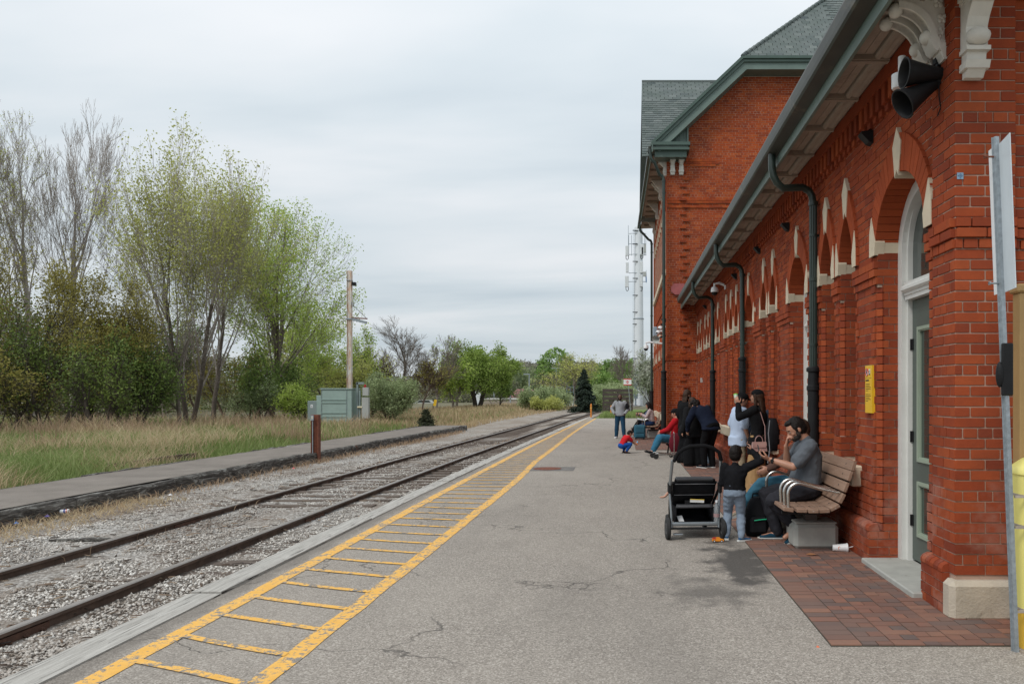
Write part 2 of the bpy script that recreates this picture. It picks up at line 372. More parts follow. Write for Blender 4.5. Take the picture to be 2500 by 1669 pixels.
# weathered edge timbers
t = NT('weathered_timber')
g = t.noise(3.0, 6, .7, t.mapv((14,.8,14)), .6)
c = t.ramp(g, [(.3, (.27,.25,.225)), (.55, (.43,.41,.375)), (.75, (.55,.525,.49))])
cr_ = t.ramp(t.noise(2.2, 5, .7, t.mapv((22,.55,10)), .5), [(.60, 0.0), (.64, 1.0)])
c = t.mix(cr_, c, (.06,.05,.045)); t.bump(t.math('SUBTRACT', g, t.math('MULTIPLY', cr_, 1.5)), .6, .015)
M_TIMB = t.set(c, .95)
ed = empty('platform_edge', (0,0,0)); ed['kind'] = 'structure'
y = 2.0; k = 0
while y < 50:
    L = random.uniform(3.2, 4.2); n = 6; mb = MB(); w = random.uniform(.22, .26); z = .012+random.uniform(-.006, .012)
    for q in range(n):
        a, b = y+.01+(L-.02)*q/n, y+.01+(L-.02)*(q+1)/n
        wa, wb = [w+.02*mnoise.noise(Vector((r*1.7, 3, k))) for r in (a, b)]
        xa, xb = EDGE0+.004+off(a), EDGE0+.004+off(b)
        mb.add([(xa-wa, a, z), (xa, a, z), (xb, b, z), (xb-wb, b, z), (xa-wa, a, -.3), (xa, a, -.3), (xb, b, -.3), (xb-wb, b, -.3)],
               [(0,1,2,3), (0,3,7,4), (1,5,6,2)]+([(0,4,5,1)] if q == 0 else [])+([(3,2,6,7)] if q == n-1 else []))
    mb.build('timber', M_TIMB, ed, rec=False); y += L; k += 1

# terrain: big ground sheet (dirt and grass), rising to low hills far off
t = NT('field_ground')
c = t.ramp(t.noise(.5, 6, .65), [(.35, (.075,.095,.035)), (.5, (.14,.13,.07)), (.68, (.22,.18,.11))])
c = t.mix(t.ramp(t.noise(12, 5, .7), [(.4, 0.0), (.7, .6)]), c, (.10,.075,.05)); t.bump(t.noise(20, 5, .7), .6, .03)
M_FIELD = t.set(c, 1.0)
def smooth(a, b, x): x = min(1, max(0, (x-a)/(b-a))); return x*x*(3-2*x)
def gz(x, y):
    z = -.42
    z += smooth(9.9-off(y), 12.5, -x)*.32*(1 if y < 60 else 1)        # grass shelf left of the old platform
    if y > 50.0 and x > -4.2+off(y): z += .36*smooth(50.0, 50.8, y)*smooth(-4.2+off(y), -2.6+off(y), x)
    d = max(0, y-175); z += 11.5*smooth(0, 260, d)*(0.85+.3*mnoise.noise(Vector((x*.006, y*.004, 0))))
    return z
xs = [-700,-500,-350,-240,-170,-120,-90,-70,-55,-45,-38,-32,-27,-22,-18,-15,-13,-12.2,-11.4,-10.8,-10.4,-10.0,-9.6,-9.0,-8,-6.5,-5,-4,-3.2,-2,-1,0,1,2,4,8,15,30,60,120,240,400,700]
yy = [-40,0,6,10,14,18,22,26,30,34,38,42,46,49.4,49.9,50.3,50.8,52,56,60,65,72,80,90,100,115,130,150,175,200,230,260,300,340,380,430,480,600,900,1500]
V = np.array([(x, y, gz(x, y)-(0 if (y > 50.2 or x < -3.4+off(y)) else .2)) for y in yy for x in xs]); nx = len(xs)
Fc = np.array([(j*nx+i, j*nx+i+1, (j+1)*nx+i+1, (j+1)*nx+i) for j in range(len(yy)-1) for i in range(nx-1)])
o = np_mesh('ground', V, Fc, M_FIELD, smooth=True); o['kind'] = 'structure'

# ballast bed (base sheet + loose stones as one uncountable mass)
t = NT('ballast_bed'); p = t.pos()
agg = t.vor(38, out='Color'); sepc = t.n.new('ShaderNodeSeparateColor'); t.l.new(agg, sepc.inputs[0])
c = t.ramp(sepc.outputs[0], [(0, (.12,.105,.09)), (.5, (.30,.28,.255)), (1, (.55,.53,.50))])
dirtm = t.ramp(t.noise(.55, 6, .7, t.mapv((1,.5,1))), [(.42, 0.0), (.62, .8)])
c = t.mix(dirtm, c, (.17,.125,.09))
fy = t.ramp(t.math('DIVIDE', p[1], 100.0), [(.2, 0.0), (.45, .6)])
c = t.mix(fy, c, t.ramp(t.noise(1.5, 6, .7), [(.35, (.20,.15,.11)), (.6, (.36,.31,.26))]))
t.bump(t.math('SUBTRACT', 1.0, t.vor(38)), .8, .02); M_BAL = t.set(c, .95)
mb = MB(); ys = [0,4,6,8,10,12,14,16,18,20,22,24,26,28,30,33,36,40,44,48,52,56,60,65,72,80,90,100,115,130,150]
cx = [-10.4,-9.4,-8.7,-8.3,-7.6,-6.9,-6.3,-5.9,-5.3,-4.9,-4.4,-4.0,-3.6,-3.38]
def balz(x, y):
    xr = x-off(y); z = -.182+.03*mnoise.noise(Vector((x*1.1, y*.7, 2)))+.02*mnoise.noise(Vector((x*3, y*3, 5)))
    z -= .075*smooth(6.9, 8.0, -xr)
    if -5.8 < xr < -4.5: z += .045*mnoise.noise(Vector((x*2, y*1.3, 8)))+.01
    if y > 40 and xr < -7: z += .08*smooth(38, 48, y)
    return z
vs = [(x+off(y), y, balz(x+off(y), y)) for y in ys for x in cx]; n = len(cx)
mb.add(vs, [(j*n+i, j*n+i+1, (j+1)*n+i+1, (j+1)*n+i) for j in range(len(ys)-1) for i in range(n-1)])
o = mb.build('ballast', M_BAL, rec=False, smooth=True); o['kind'] = 'structure'

t = NT('loose_stone'); r = t.attr(); p = t.pos()
c = t.ramp(r, [(0, (.07,.055,.045)), (.12, (.22,.19,.16)), (.38, (.43,.395,.355)), (.75, (.61,.575,.53)), (1, (.78,.75,.70))])
dirtm = t.ramp(t.noise(.75, 6, .75, t.mapv((1,.45,1))), [(.45, 0.0), (.64, .75)])
c = t.mix(dirtm, c, (.17,.12,.085)); M_GRAV = t.set(c, .95)
def stones(name, n, ylo, yhi, smin, smax, seed, label):
    rg_ = np.random.default_rng(seed)
    u = rg_.random(n); Y = 1/((1/ylo)*(1-u)+(1/yhi)*u); offs = np.array([off(q) for q in Y])
    X = rg_.uniform(-8.25, -3.48, n)+offs
    xr = X-offs
    keep = (np.abs(xr+4.40) > .07) & (np.abs(xr+5.93) > .07); X, Y = X[keep], Y[keep]; n = len(X)
    Z = np.array([balz(a, b) for a, b in zip(X, Y)])
    base = np.array([(1,0,0), (0,1,0), (-1,0,0), (0,-1,0), (0,0,1), (.0,.0,-1)], float)
    s = rg_.uniform(smin, smax, n)*(1+np.maximum(0, Y-12)*.03)
    V = base[None]*s[:, None, None]*rg_.uniform(.55, 1.25, (n, 6, 1))
    V[..., 2] *= rg_.uniform(.5, .85, (n, 1))
    V += rg_.normal(0, 1, (n, 6, 3))*s[:, None, None]*.2
    a = rg_.uniform(0, 6.28, n); ca, sa = np.cos(a)[:, None], np.sin(a)[:, None]
    x, y = V[..., 0]*ca-V[..., 1]*sa, V[..., 0]*sa+V[..., 1]*ca
    V = np.stack([x+X[:, None], y+Y[:, None], V[..., 2]+Z[:, None]+s[:, None]*.18], -1)
    f = np.array([(0,1,4), (1,2,4), (2,3,4), (3,0,4), (1,0,5), (2,1,5), (3,2,5), (0,3,5)])
    Fc = (np.arange(n)*6)[:, None, None]+f[None]
    rn = np.repeat(np.clip(rg_.beta(2, 1.7, n), 0, 1), 8)
    o = np_mesh(name, V.reshape(-1, 3), Fc.reshape(-1, 3), M_GRAV, rnd=rn)
    return tag(o, label, 'gravel', kind='stuff')
stones('ballast_stones', 70000, 3.6, 28, .009, .020, 5, 'loose pale grey ballast stones between and beside the rails')

# twigs, splinters and clinker lying on the stones
def debris(n, seed):
    rg_ = np.random.default_rng(seed); u = rg_.random(n); Y = 1/((1/4.0)*(1-u)+(1/30)*u); X = np.array([off(q) for q in Y])+rg_.uniform(-8.2, -3.5, n)
    Z = np.array([balz(a, b) for a, b in zip(X, Y)])+.022; a = np.where(rg_.random(n) < .6, rg_.normal(0, .25, n), rg_.uniform(0, 3.14, n)); L = rg_.uniform(.012, .06, n)*(1+Y*.025); w = rg_.uniform(.003, .009, n)*(1+Y*.03)
    ca, sa = np.cos(a), np.sin(a); c = np.stack([X, Y, Z], -1); d = np.stack([ca*L, sa*L, rg_.normal(0, .004, n)], -1); e = np.stack([-sa*w, ca*w, 0*w], -1); up = np.array([0, 0, 1.])*(w*.9)[:, None]
    V = np.stack([c-d-e, c-d+e, c-d*.8+up, c+d-e*.7, c+d+e*.7, c+d*.8+up], 1); f = np.array([(0,1,2), (3,5,4), (0,3,4), (0,4,1), (0,2,5), (0,5,3), (1,4,5), (1,5,2)])
    Fc = ((np.arange(n)*6)[:, None, None]+f[None]).reshape(-1, 3); t = NT('track_debris'); t.set(t.ramp(t.attr(), [(0, (.03,.022,.018)), (.6, (.10,.065,.045)), (1, (.30,.22,.15))]), .95)
    o = np_mesh('track_debris', V.reshape(-1, 3), Fc, t.m, rnd=np.repeat(rg_.random(n), 8)); tag(o, 'dark splinters, twigs and clinker strewn over the ballast', 'debris', kind='stuff')
debris(1300, 9)
# ------------------------------------------------------------------ railway track
t = NT('rail_side'); c = t.ramp(t.noise(7, 6, .7), [(.35, (.065,.043,.033)), (.7, (.14,.090,.066))]); t.bump(t.noise(60, 4), .4, .004); M_RAIL = t.set(c, .8)
t = NT('rail_head'); c = t.ramp(t.noise(4, 5, .6, t.mapv((10,.7,10))), [(.3, (.20,.175,.155)), (.7, (.33,.30,.275))]); M_RHEAD = t.set(c, .45, .3)
t = NT('rusty_steel'); c = t.ramp(t.noise(14, 6, .7), [(.3, (.11,.032,.018)), (.6, (.20,.065,.035)), (.8, (.30,.13,.07))]); t.bump(t.noise(70, 4), .5, .005); M_RUST = t.set(c, .85)
t = NT('rusty_joint'); c = t.ramp(t.noise(14, 6, .7), [(.3, (.06,.03,.02)), (.6, (.11,.055,.036)), (.8, (.20,.095,.055))]); t.bump(t.noise(70, 4), .5, .005); M_RUSTJ = t.set(c, .85)
t = NT('old_sleeper'); c = t.ramp(t.noise(3, 6, .7, t.mapv((2,22,10)), .4), [(.3, (.05,.036,.028)), (.55, (.13,.10,.08)), (.75, (.24,.20,.165))]); t.bump(t.noise(3, 6, .7, t.mapv((2,22,10))), .6, .01); M_TIE = t.set(c, .95)
tr = empty('railway_track', (-5.15, 0, -.2), label='single rusty railway track on pale ballast running past the platform', cat='railway track')
def prof_run(mb, prof, x0, ys, zt, mi_top):
    n = len(prof); b = len(mb.v)
    for y in ys:
        jx = x0+off(y)+5.15; mb.v += [(jx+a, y, zt+c_+.2) for a, c_ in prof]
    for j in range(len(ys)-1):
        for i in range(n):
            i2 = (i+1) % n; mb.f.append((b+j*n+i, b+j*n+i2, b+(j+1)*n+i2, b+(j+1)*n+i)); mb.m.append(1 if i in mi_top else 0); mb.r.append(0)
    mb.f.append(tuple(b+i for i in range(n))); mb.m.append(0); mb.r.append(0)
PR = [(-.07,-.165), (.07,-.165), (.07,-.150), (.012,-.130), (.010,-.045), (.036,-.034), (.037,-.008), (.028,0), (-.028,0), (-.037,-.008), (-.036,-.034), (-.010,-.045), (-.012,-.130), (-.07,-.150)]
ysr = [2,6,10,12,14,16,18,20,22,24,26,28,31,34,37,40,45,50,57,65,74,83,92,100,110,120,130,140]
ZR = -.085
for x0 in (-4.40, -5.93):
    mb = MB(); prof_run(mb, PR, x0, ysr, ZR, (6,7,8)); mb.build('rail', [M_RAIL, M_RHEAD], tr)
y = 5.2
while y < 110:
    n = mnoise.noise(Vector((y*.35, 9, 1))); w = .11; mb = MB()
    sink = -.018 if y < 12 else .006
    z = (-.186 if y < 11.5 else -.158)-.008*random.random()
    xl = -6.45+off(y)+random.uniform(-.08, .08); xr = -3.88+off(y)+random.uniform(-.08, .04)
    a = random.uniform(-.02, .02)
    mb.box(xl+5.15, xr+5.15, y-w, y+w, z+.2-.14, z+.2, M=Matrix.Translation((0, y, 0)) @ Matrix.Rotation(a, 4, 'Z') @ Matrix.Translation((0, -y, 0)))
    mb.build('sleeper', M_TIE, tr, rec=False); y += .56+random.uniform(-.04, .04)
for x0, y0, sd_ in ((-4.40, G(90, 1530, ZR).y, 1), (-4.40, G(770, 1250, ZR).y, 1), (-5.93, 10.3, 1), (-5.93, 15.6, 1), (-4.40, 18.5, 1), (-5.93, 20.7, 1), (-4.40, 24.2, 1)):
    mb = MB(); xx = x0+off(y0)+5.15
    for s_ in (-1, 1):
        mb.box(xx+s_*.018-.009, xx+s_*.018+.009, y0-.32, y0+.32, ZR+.2-.128, ZR+.2-.048)
        for q in (-.24, -.08, .08, .24):
            mb.lathe([(.018, 0), (.018, .016), (.010, .017), (.010, .034)], 6, (xx+s_*.027, y0+q, ZR+.2-.088), (s_, 0, 0))
    mb.build('joint_bar', M_RUSTJ, tr)
# rusty crossing beam and half buried plates
# ------------------------------------------------------------------ old low platform on the far side of the track
t = NT('old_platform_top'); c = t.ramp(t.noise(1.1, 6, .7), [(.35, (.12,.10,.083)), (.6, (.19,.162,.138)), (.8, (.25,.218,.188))])
c = t.mix(t.ramp(t.noise(90, 3), [(.4, 0.0), (.7, .5)]), c, (.30,.27,.24)); t.bump(t.noise(80, 4), .4, .006); M_OLDP = t.set(c, .95)
t = NT('rotten_timber'); c = t.ramp(t.noise(2.2, 7, .75, t.mapv((3,.9,5)), 1.6), [(.36, (.022,.019,.017)), (.5, (.085,.075,.065)), (.57, (.20,.19,.17)), (.66, (.42,.42,.39))])
c = t.mix(t.ramp(t.noise(1.3, 4, .6), [(.66, 0.0), (.7, .8)]), c, (.16,.065,.035)); t.bump(t.noise(6, 7, .7, t.mapv((4,2.2,9))), .9, .03); M_ROT = t.set(c, .95)
op = empty('old_platform', (-9.4, 0, -.3), label='low disused platform strip with rotting timber edge left of the track', cat='platform')
mb = MB(); mf = [ [], [] ]
ys2 = [float(q) for q in np.arange(3, 38.6, .7)]+[38.8]
def fx(y): return -8.47+off(y)*.8+.05*mnoise.noise(Vector((y*.9, 0, 4)))
def bx_(y): return -10.45+off(y)*.9+.12*mnoise.noise(Vector((y*.5, 7, 4)))
for a, b in zip(ys2, ys2[1:]):
    mb.add([(bx_(a)+9.4, a, .30), (fx(a)+9.4-.16, a, .30), (fx(b)+9.4-.16, b, .30), (bx_(b)+9.4, b, .30)], [(0,1,2,3)])
mb.build('deck', M_OLDP, op, rec=False)
for side in (0, 1):
    y = 3.0
    while y < 38.4:
        L = min(random.uniform(1.8, 3.0), 38.8-y); mb = MB(); q = 8; zr = .30+random.uniform(-.03, .015)
        for k in range(q):
            a, b = y+L*k/q, y+L*(k+1)/q-(.015 if k == q-1 else 0)
            def ring(yy_):
                if side == 0:
                    x1 = fx(yy_)+9.4; x0 = x1-.17
                else:
                    x0 = bx_(yy_)+9.4-.12; x1 = x0+.13
                e_ = .05*mnoise.noise(Vector((yy_*5, side*3, 1))); h = zr+.03*mnoise.noise(Vector((yy_*4, side*5, 2)))+.008
                d = .02*mnoise.noise(Vector((yy_*7, side*3, 9)))
                return [(x0, yy_, h), (x1+e_-.03, yy_, h+.005), (x1+e_, yy_, h-.04), (x1+d, yy_, .02-.02), (x0, yy_, 0)]
            A, B = ring(a), ring(b)
            mb.add(A+B, [(i, (i+1)%5, 5+(i+1)%5, 5+i) for i in range(5)]+([(4,3,2,1,0)] if k == 0 else [])+([(5,6,7,8,9)] if k == q-1 else []))
        mb.build('timber', M_ROT, op); y += L
# ------------------------------------------------------------------ worn service cover in the asphalt
def disc(mb, c, r, z0, z1, n=24): mb.lathe([(0, z0), (r, z0), (r, z1), (0, z1)], n, (c[0], c[1], 0))
cv = G(1350, 1144); 
h = empty('manhole_cover', (cv.x, cv.y, 0), label='rusty round manhole cover set in a dark asphalt patch by the yellow line', cat='manhole cover')
mb = MB(); mb.box(-.46, .46, -.42, .40, .0, .005); mb.build('asphalt_patch', mat('dark_patch', (.155,.145,.135), .95, .3, 5, bump=.5, bscale=160), h)
mb = MB(); disc(mb, (-.12, 0), .30, .005, .012)
for i in range(6): mb.box(-.36+i*.08, -.33+i*.08, -.14, .14, .012, .016)
mb.build('lid', M_RUST, h)

# ------------------------------------------------------------------ brick paving along the wall
t = NT('paver'); r = t.math('FRACT', t.math('ADD', t.attr(), t.orand()))
c = t.ramp(r, [(0, (.20,.085,.060)), (.16, (.27,.115,.075)), (.3, (.16,.085,.070)), (.45, (.11,.080,.078)), (.56, (.24,.10,.07)), (.68, (.145,.095,.085)), (.8, (.085,.078,.082)), (.9, (.30,.14,.09)), (1, (.22,.12,.09))], 'CONSTANT')
c = t.mix(t.ramp(t.noise(16, 6, .7), [(.35, 0.12), (.7, .55)]), c, (.15,.10,.085)); c = t.mix(t.ramp(t.noise(1.1, 5, .6), [(.45, 0.0), (.7, .4)]), c, (.13,.09,.08))
c = t.mix(t.ramp(t.noise(.9, 4, .6, t.mapv((1,.6,1), (5,2,0))), [(.45, 0.15), (.72, .5)]), c, (.25,.165,.13))
t.bump(t.noise(80, 4, .7), .4, .004); M_PAV = t.set(c, .9, 0, .2)
M_JOINT = mat('paver_joint', (.05,.045,.032), 1, .3, 9, bump=.3, dirt=((.05,.075,.02), .60))
pv = empty('brick_paving', (0,0,0)); pv['kind'] = 'structure'
mb = MB(); mb.box(1.31, 3.6, 4.78, 24.7, -.03, .006); mb.box(.35, 1.43, 21.6, 36, -.03, .006); mb.build('joint_sand', M_JOINT, pv)
PAVS = []
def pave(x0, x1, y0, y1):
    ci = 0; x = x0
    while x < x1-.04:
        y = y0-(0 if ci == 0 else random.choice((0, .033, .066, .1))); row = random.randint(0, 1); w = min(.2, x1-x)
        while y < y1-.02:
            a, b = max(y, y0), min(y+.1, y1)
            if b-a > .02:
                if ci > 0 and row % 2 == 0 and w > .15:
                    PAVS.append((x, x+.1, a, b)); PAVS.append((x+.1, x+.2, a, b))
                else: PAVS.append((x, x+w, a, b))
            y += .1; row += 1
        x += .2; ci += 1
pave(1.31, 3.31, 4.78, 24.6); pave(.35, 1.41, 21.6, 35)
def paver_ok(p_):
    x0, x1, y0, y1 = p_; cx_, cy_ = (x0+x1)/2, (y0+y1)/2
    if cx_ > 2.36 and cy_ > 5.44: return False
    return True
PAVS = [q for q in PAVS if paver_ok(q)]; PAVS.sort(key=lambda q: q[2])
UB = None
def unit_box(name, m, bev=.06):
    mb = MB(); mb.bbox(0, 1, 0, 1, 0, 1, bev) if bev else mb.box(0, 1, 0, 1, 0, 1)
    me = mb.mesh(name); bm = bmesh.new(); bm.from_mesh(me); bmesh.ops.recalc_face_normals(bm, faces=bm.faces); bm.to_mesh(me); bm.free()
    me.materials.append(m); return me
um = unit_box('paver_mesh', M_PAV, 0); big = MB(); cnt = 0; g_ = .0035
for (x0, x1, y0, y1) in PAVS:
    z = .012+.004*mnoise.noise(Vector((x0*3, y0*3, 0)))+random.uniform(-.0015, .0015)
    if cnt < 290 and x0*F/y0+VX < 2500:
        o = bpy.data.objects.new('brick', um); COL.objects.link(o); o.parent = pv
        o.location = (x0+g_, y0+g_, -.03); o.scale = (x1-x0-2*g_, y1-y0-2*g_, z+.03); o.rotation_euler = (random.uniform(-.01,.01), random.uniform(-.006,.006), random.uniform(-.012,.012)); cnt += 1
    elif x0*F/y0+VX < 2560: big.box(x0+g_, x1-g_, y0+g_, y1-g_, 0, z, r=random.random())
o = big.build('more_bricks', M_PAV, pv, rec=False); o['kind'] = 'stuff'
# ================================================================== STATION BUILDING
st = empty('station_building', (0,0,0), label='long red brick station with pointed arches, green eaves and tall slate roofed block', cat='station building')
CO = .075
OUT = []      # bricks of the low wing: (corner, u, n, du, dz, proud)
def vec(*a): return Vector(a)
def brick_face(out, O, u, n, U0, U1, z0, z1, holes=None, push=None, gap=.0085, L=.215, seed=0, hdr=False):
    O, u, n = Vector(O), Vector(u), Vector(n)
    i0 = int(round(z0/CO)); i1 = int(round(z1/CO))
    for i in range(i0, i1):
        za, zb = i*CO+gap/2, (i+1)*CO-gap/2; zm_ = (za+zb)/2
        cut = sorted(holes(zm_)) if holes else []
        sol = []; a = U0
        for (h0, h1) in cut:
            if h0 > a: sol.append((a, min(h0, U1)))
            a = max(a, h1)
        if a < U1: sol.append((a, U1))
        for (s0, s1) in sol:
            if s1-s0 < .02: continue
            head = hdr or (i % 6 == 5); l = .1075 if head else L; ph = (i % 2)*.5*l
            k0 = math.floor((s0-ph)/l+1e-6); x = s0
            while x < s1-1e-4:
                nx_ = min(s1, k0*l+ph+l); 
                if s1-nx_ < .03: nx_ = s1
                if nx_-x > .03 or s1-s0 < .06:
                    w = nx_-x-gap
                    if w > .008:
                        p = push((x+nx_)/2, zm_) if push else 0.0
                        j = .0022*math.sin((x*91.7+i*37.3+seed)*3.1)
                        out.append((O+u*(x+gap/2)+Vector((0,0,za)), u, n, w, zb-za, p+j)); x = nx_
                    else: x = nx_
                    k0 += 1
                else:
                    k0 += 1
                    if nx_ >= s1: break
                    # merge the sliver into the next brick
def emit(out, mb, depth=.03):
    for (p, u, n, du, dz, pr) in out:
        a = p-n*depth; b = p+n*pr; U = u*du; Zv = Vector((0,0,dz))
        mb.add([a, a+U, a+U+Zv, a+Zv, b, b+U, b+U+Zv, b+Zv], [(4,5,6,7), (0,1,5,4), (1,2,6,5), (2,3,7,6), (3,0,4,7)], 0, random.random())
def arch_w(a, r, h):
    """half width of a pointed arch (half span a, rise r) at height h above the spring"""
    if h <= 0: return a
    if h >= r: return 0.0
    R = (a*a+r*r)/(2*a); return max(0.0, math.sqrt(max(0, R*R-h*h))-(R-a))
def arch_pts(a, r, n):
    R = (a*a+r*r)/(2*a); th = math.asin(min(1, r/R)); return [(R*math.cos(th*i/n)-(R-a), R*math.sin(th*i/n)) for i in range(n+1)]
SPR = 2.90
BIGA, SMA, RISE = .585, .26, .61
WING = [('big', 6.565, .585, 0), ('sm', 8.11, .26, .88), ('sm', 8.90, .26, .88), ('big', 10.40, .50, 0), ('sm', 12.06, .26, .88), ('sm', 12.86, .26, .88),
        ('big', 14.41, .50, 0), ('sm', 15.95, .26, .88), ('sm', 16.75, .26, .88), ('sm', 17.55, .26, .88), ('sm', 19.05, .26, .88), ('sm', 19.85, .26, .88),
        ('sm', 21.2, .26, .88), ('sm', 22.0, .26, .88), ('sm', 23.35, .26, .88), ('sm', 24.15, .26, .88)]
CH = .05
def holes_for(ops, spr, ch=True):
    def h(z):
        out = []
        for (k, yc, a, sill) in ops:
            if z < sill: continue
            if z < spr: q = a+(CH if ch and z > sill+.25 and z < spr-.3 else 0)
            else:
                q = arch_w(a+.13, RISE+.2, z-spr)
                if q <= 0: continue
            out.append((yc-q, yc+q))
        return out
    return h
def arch_trim(X, ops, spr, depth, parent, nv=9):
    """rubbed brick rings with cream keystones and springers; X = wall face, normal -X"""
    ring = MB(); stones = []
    fn = lambda u, v, d: (d, u, v)
    for (k, yc, a, sill) in ops:
        ar = .33 if k == 'big' else .13; a2 = a+(.165 if k == 'big' else .13); r2 = RISE+.345
        if k == 'big': nv_ = 13
        else: nv_ = 11
        A, B = arch_pts(a, RISE, nv_), arch_pts(a2, r2, nv_)
        for s in (-1, 1):
            for i in range(nv_):
                g0, g1 = .04, .96
                def L(P_, t_, i=i): return (P_[i][0]+(P_[i+1][0]-P_[i][0])*t_, P_[i][1]+(P_[i+1][1]-P_[i][1])*t_)
                q = [L(A, g0), L(B, g0), L(B, g1), L(A, g1)]
                ring.prism([(yc+s*x, spr+z) for x, z in q], fn, X-.028+random.uniform(-.001,.001), X+depth, 0, random.random())
        # hood edge is the side of the ring; keystone
        z0, z1 = spr+RISE-.07, spr+r2+.015; w0, w1 = (.045, .10)
        kp = [(yc-w0, z0+.03), (yc, z0+.09), (yc+w0, z0+.03), (yc+w1, z1-.12), (yc, z1+.03), (yc-w1, z1-.12)]
        m1 = MB(); m1.prism(kp, fn, X-.036, X+depth*.8); stones.append(('keystone', m1))
        for s in (-1, 1):
            e = .15 if k == 'big' else .11
            sp = [(yc+s*(a), spr), (yc+s*(a+e), spr), (yc+s*(a+e-.005), spr+.22), (yc+s*(a+e*.62), spr+.37), (yc+s*(a-.02), spr+.12)]
            m1 = MB(); m1.prism(sp, fn, X-.034, X+.06); 
            m1.prism([(yc+s*a, spr), (yc+s*(a+e*.9), spr), (yc+s*(a+e*.9), spr+.115), (yc+s*(a-.012), spr+.115)], fn, X-.02, X+depth-.004)
            stones.append(('springer', m1))
    ring.build('arch_bricks', M_RUB, parent)['kind'] = 'stuff'
    for nm, m1 in stones: m1.build(nm, M_STONE, parent)
def wall_back(mb, X, ops, spr, Y0, Y1, Z1, th=.3):
    ops = [(k, yc, a+.009, sill) for k, yc, a, sill in ops]
    ys = {Y0, Y1}
    for (k, yc, a, sill) in ops:
        for s in (-1, 1):
            if Y0 < yc+s*(a+CH) < Y1: ys.add(yc+s*(a+CH))
        for i in range(-10, 11): ys.add(yc+a*i/10)
        ys.add(yc-a-.001); ys.add(yc+a+.001)
    ys = sorted(ys)
    for a_, b_ in zip(ys, ys[1:]):
        if b_-a_ < 5e-4: continue
        m_ = (a_+b_)/2; hit = None
        for o_ in ops:
            if abs(m_-o_[1]) < o_[2]: hit = o_
        if hit is None:
            chm = [o_ for o_ in ops if o_[2] < abs(m_-o_[1]) < o_[2]+CH]
            if chm:
                zl_ = max(chm[0][3]+.25, .25); mb.box(X, X+th, a_, b_, 0, zl_); mb.box(X+CH+.012, X+th, a_, b_, zl_, spr-.3); mb.box(X, X+th, a_, b_, spr-.3, Z1)
            else: mb.box(X, X+th, a_, b_, 0, Z1)
        else:
            k, yc, a, sill = hit
            d = min(abs(a_-yc), abs(b_-yc)); R = (a*a+RISE*RISE)/(2*a); h = math.sqrt(max(0, R*R-(d+R-a)**2))
            mb.box(X, X+th, a_, b_, spr+h+.03, Z1)
            if sill > 0: mb.box(X, X+th, a_, b_, 0, sill-.02)
WX = 2.40
ww = MB(); wall_back(ww, WX+.007, WING, SPR, 5.80, 24.7, 4.62, .24)
wing_wall = ww.build('wing_wall', M_MORT, st)
def pushw(y, z):
    p = 0.0
    if 2.70 < z < 2.86: p = .034
    elif 2.60 < z <= 2.70: p = .018
    elif z >= 2.86: p = .0
    else:
        for (k, yc, a, sill) in WING:                  # narrow proud strips beside each opening
            if a+.06 < abs(y-yc) < a+.13: p = .012
    if .38 < z < .86: p += .012+.010*mnoise.noise(Vector((y*5, z*7, 3)))
    return p
brick_face(OUT, (WX, 0, 0), (0,1,0), (-1,0,0), 5.80, 24.7, .375, 4.2, holes_for(WING, SPR), pushw)
# reveals: the far jamb of each opening (faces the camera) and the near jamb
for (k, yc, a, sill) in WING:
    dpt = .22
    for s in (1, -1):
        y = yc+s*a; zb = sill
        zc0 = max(zb+.25, .3)
        for (za_, zb_, u0_) in ((zb, zc0, 0), (zc0, SPR-.3, CH), (SPR-.3, SPR, 0)): brick_face(OUT, (WX, y, 0), (1,0,0), (0,-s,0), u0_, dpt, za_, zb_, None, None, L=.215)
        if s == 1:
            d = Vector((1, -1, 0)).normalized()
            brick_face(OUT, (WX, y+CH, 0), d, (-.7071, -.7071, 0), 0, CH*1.414, max(zb+.25, .3), SPR-.3, None, None, L=.2)
# near pier with the building corner
pier = MB(); pier.box(2.367, 2.793, 5.407, 5.79, 0, 4.75); pier.box(2.793, 3.6, 5.457, 5.79, 0, 4.75); pier.build('corner_pier', M_MORTL, st)
OUTP = []
def pushp(y, z): return .03 if 2.70 < z < 2.86 else (.014 if 2.60 < z <= 2.70 else 0)
brick_face(OUTP, (2.36, 0, 0), (0,1,0), (-1,0,0), 5.40, 5.795, .27, 4.65, None, pushp, gap=.010)
brick_face(OUTP, (0, 5.40, 0), (1,0,0), (0,-1,0), 2.36, 2.80, .27, 4.65, None, pushp, gap=.010)
brick_face(OUTP, (0, 5.45, 0), (1,0,0), (0,-1,0), 2.80, 3.6, 0, 4.65, None, pushp, gap=.010)
M_B1 = M_BRICK
ubm = unit_box('brick_mesh', M_BRICK, .05)
def place_brick(rec, parent, me=ubm, depth=.03):
    p, u, n, du, dz, pr = rec
    o = bpy.data.objects.new('brick', me); COL.objects.link(o); o.parent = parent
    if u.cross(-n).z < 0: p, u = p+u*du, -u
    # local x along u, local y along -n (into the wall), z up
    o.matrix_local = Matrix(((u.x, -n.x, 0, 0), (u.y, -n.y, 0, 0), (0, 0, 1, 0), (0,0,0,1)))
    o.location = p+n*pr; o.scale = (du, depth+pr, dz); return o
def near(rec): return rec[0].y+abs(rec[0].x-2.4)*.3+abs(rec[0].z-2.2)*.35
allb = sorted(OUTP, key=near)
corner = [o for o in st.children if o.name.startswith('corner_pier')][0]
vis = [b for b in allb if b[0].x < 2.9]; rest = [b for b in allb if b[0].x >= 2.9]
for b in vis[:170]: place_brick(b, corner)
mb = MB(); emit(vis[170:]+rest, mb); mb.build('more_bricks', M_BRICK, corner, rec=False)['kind'] = 'stuff'
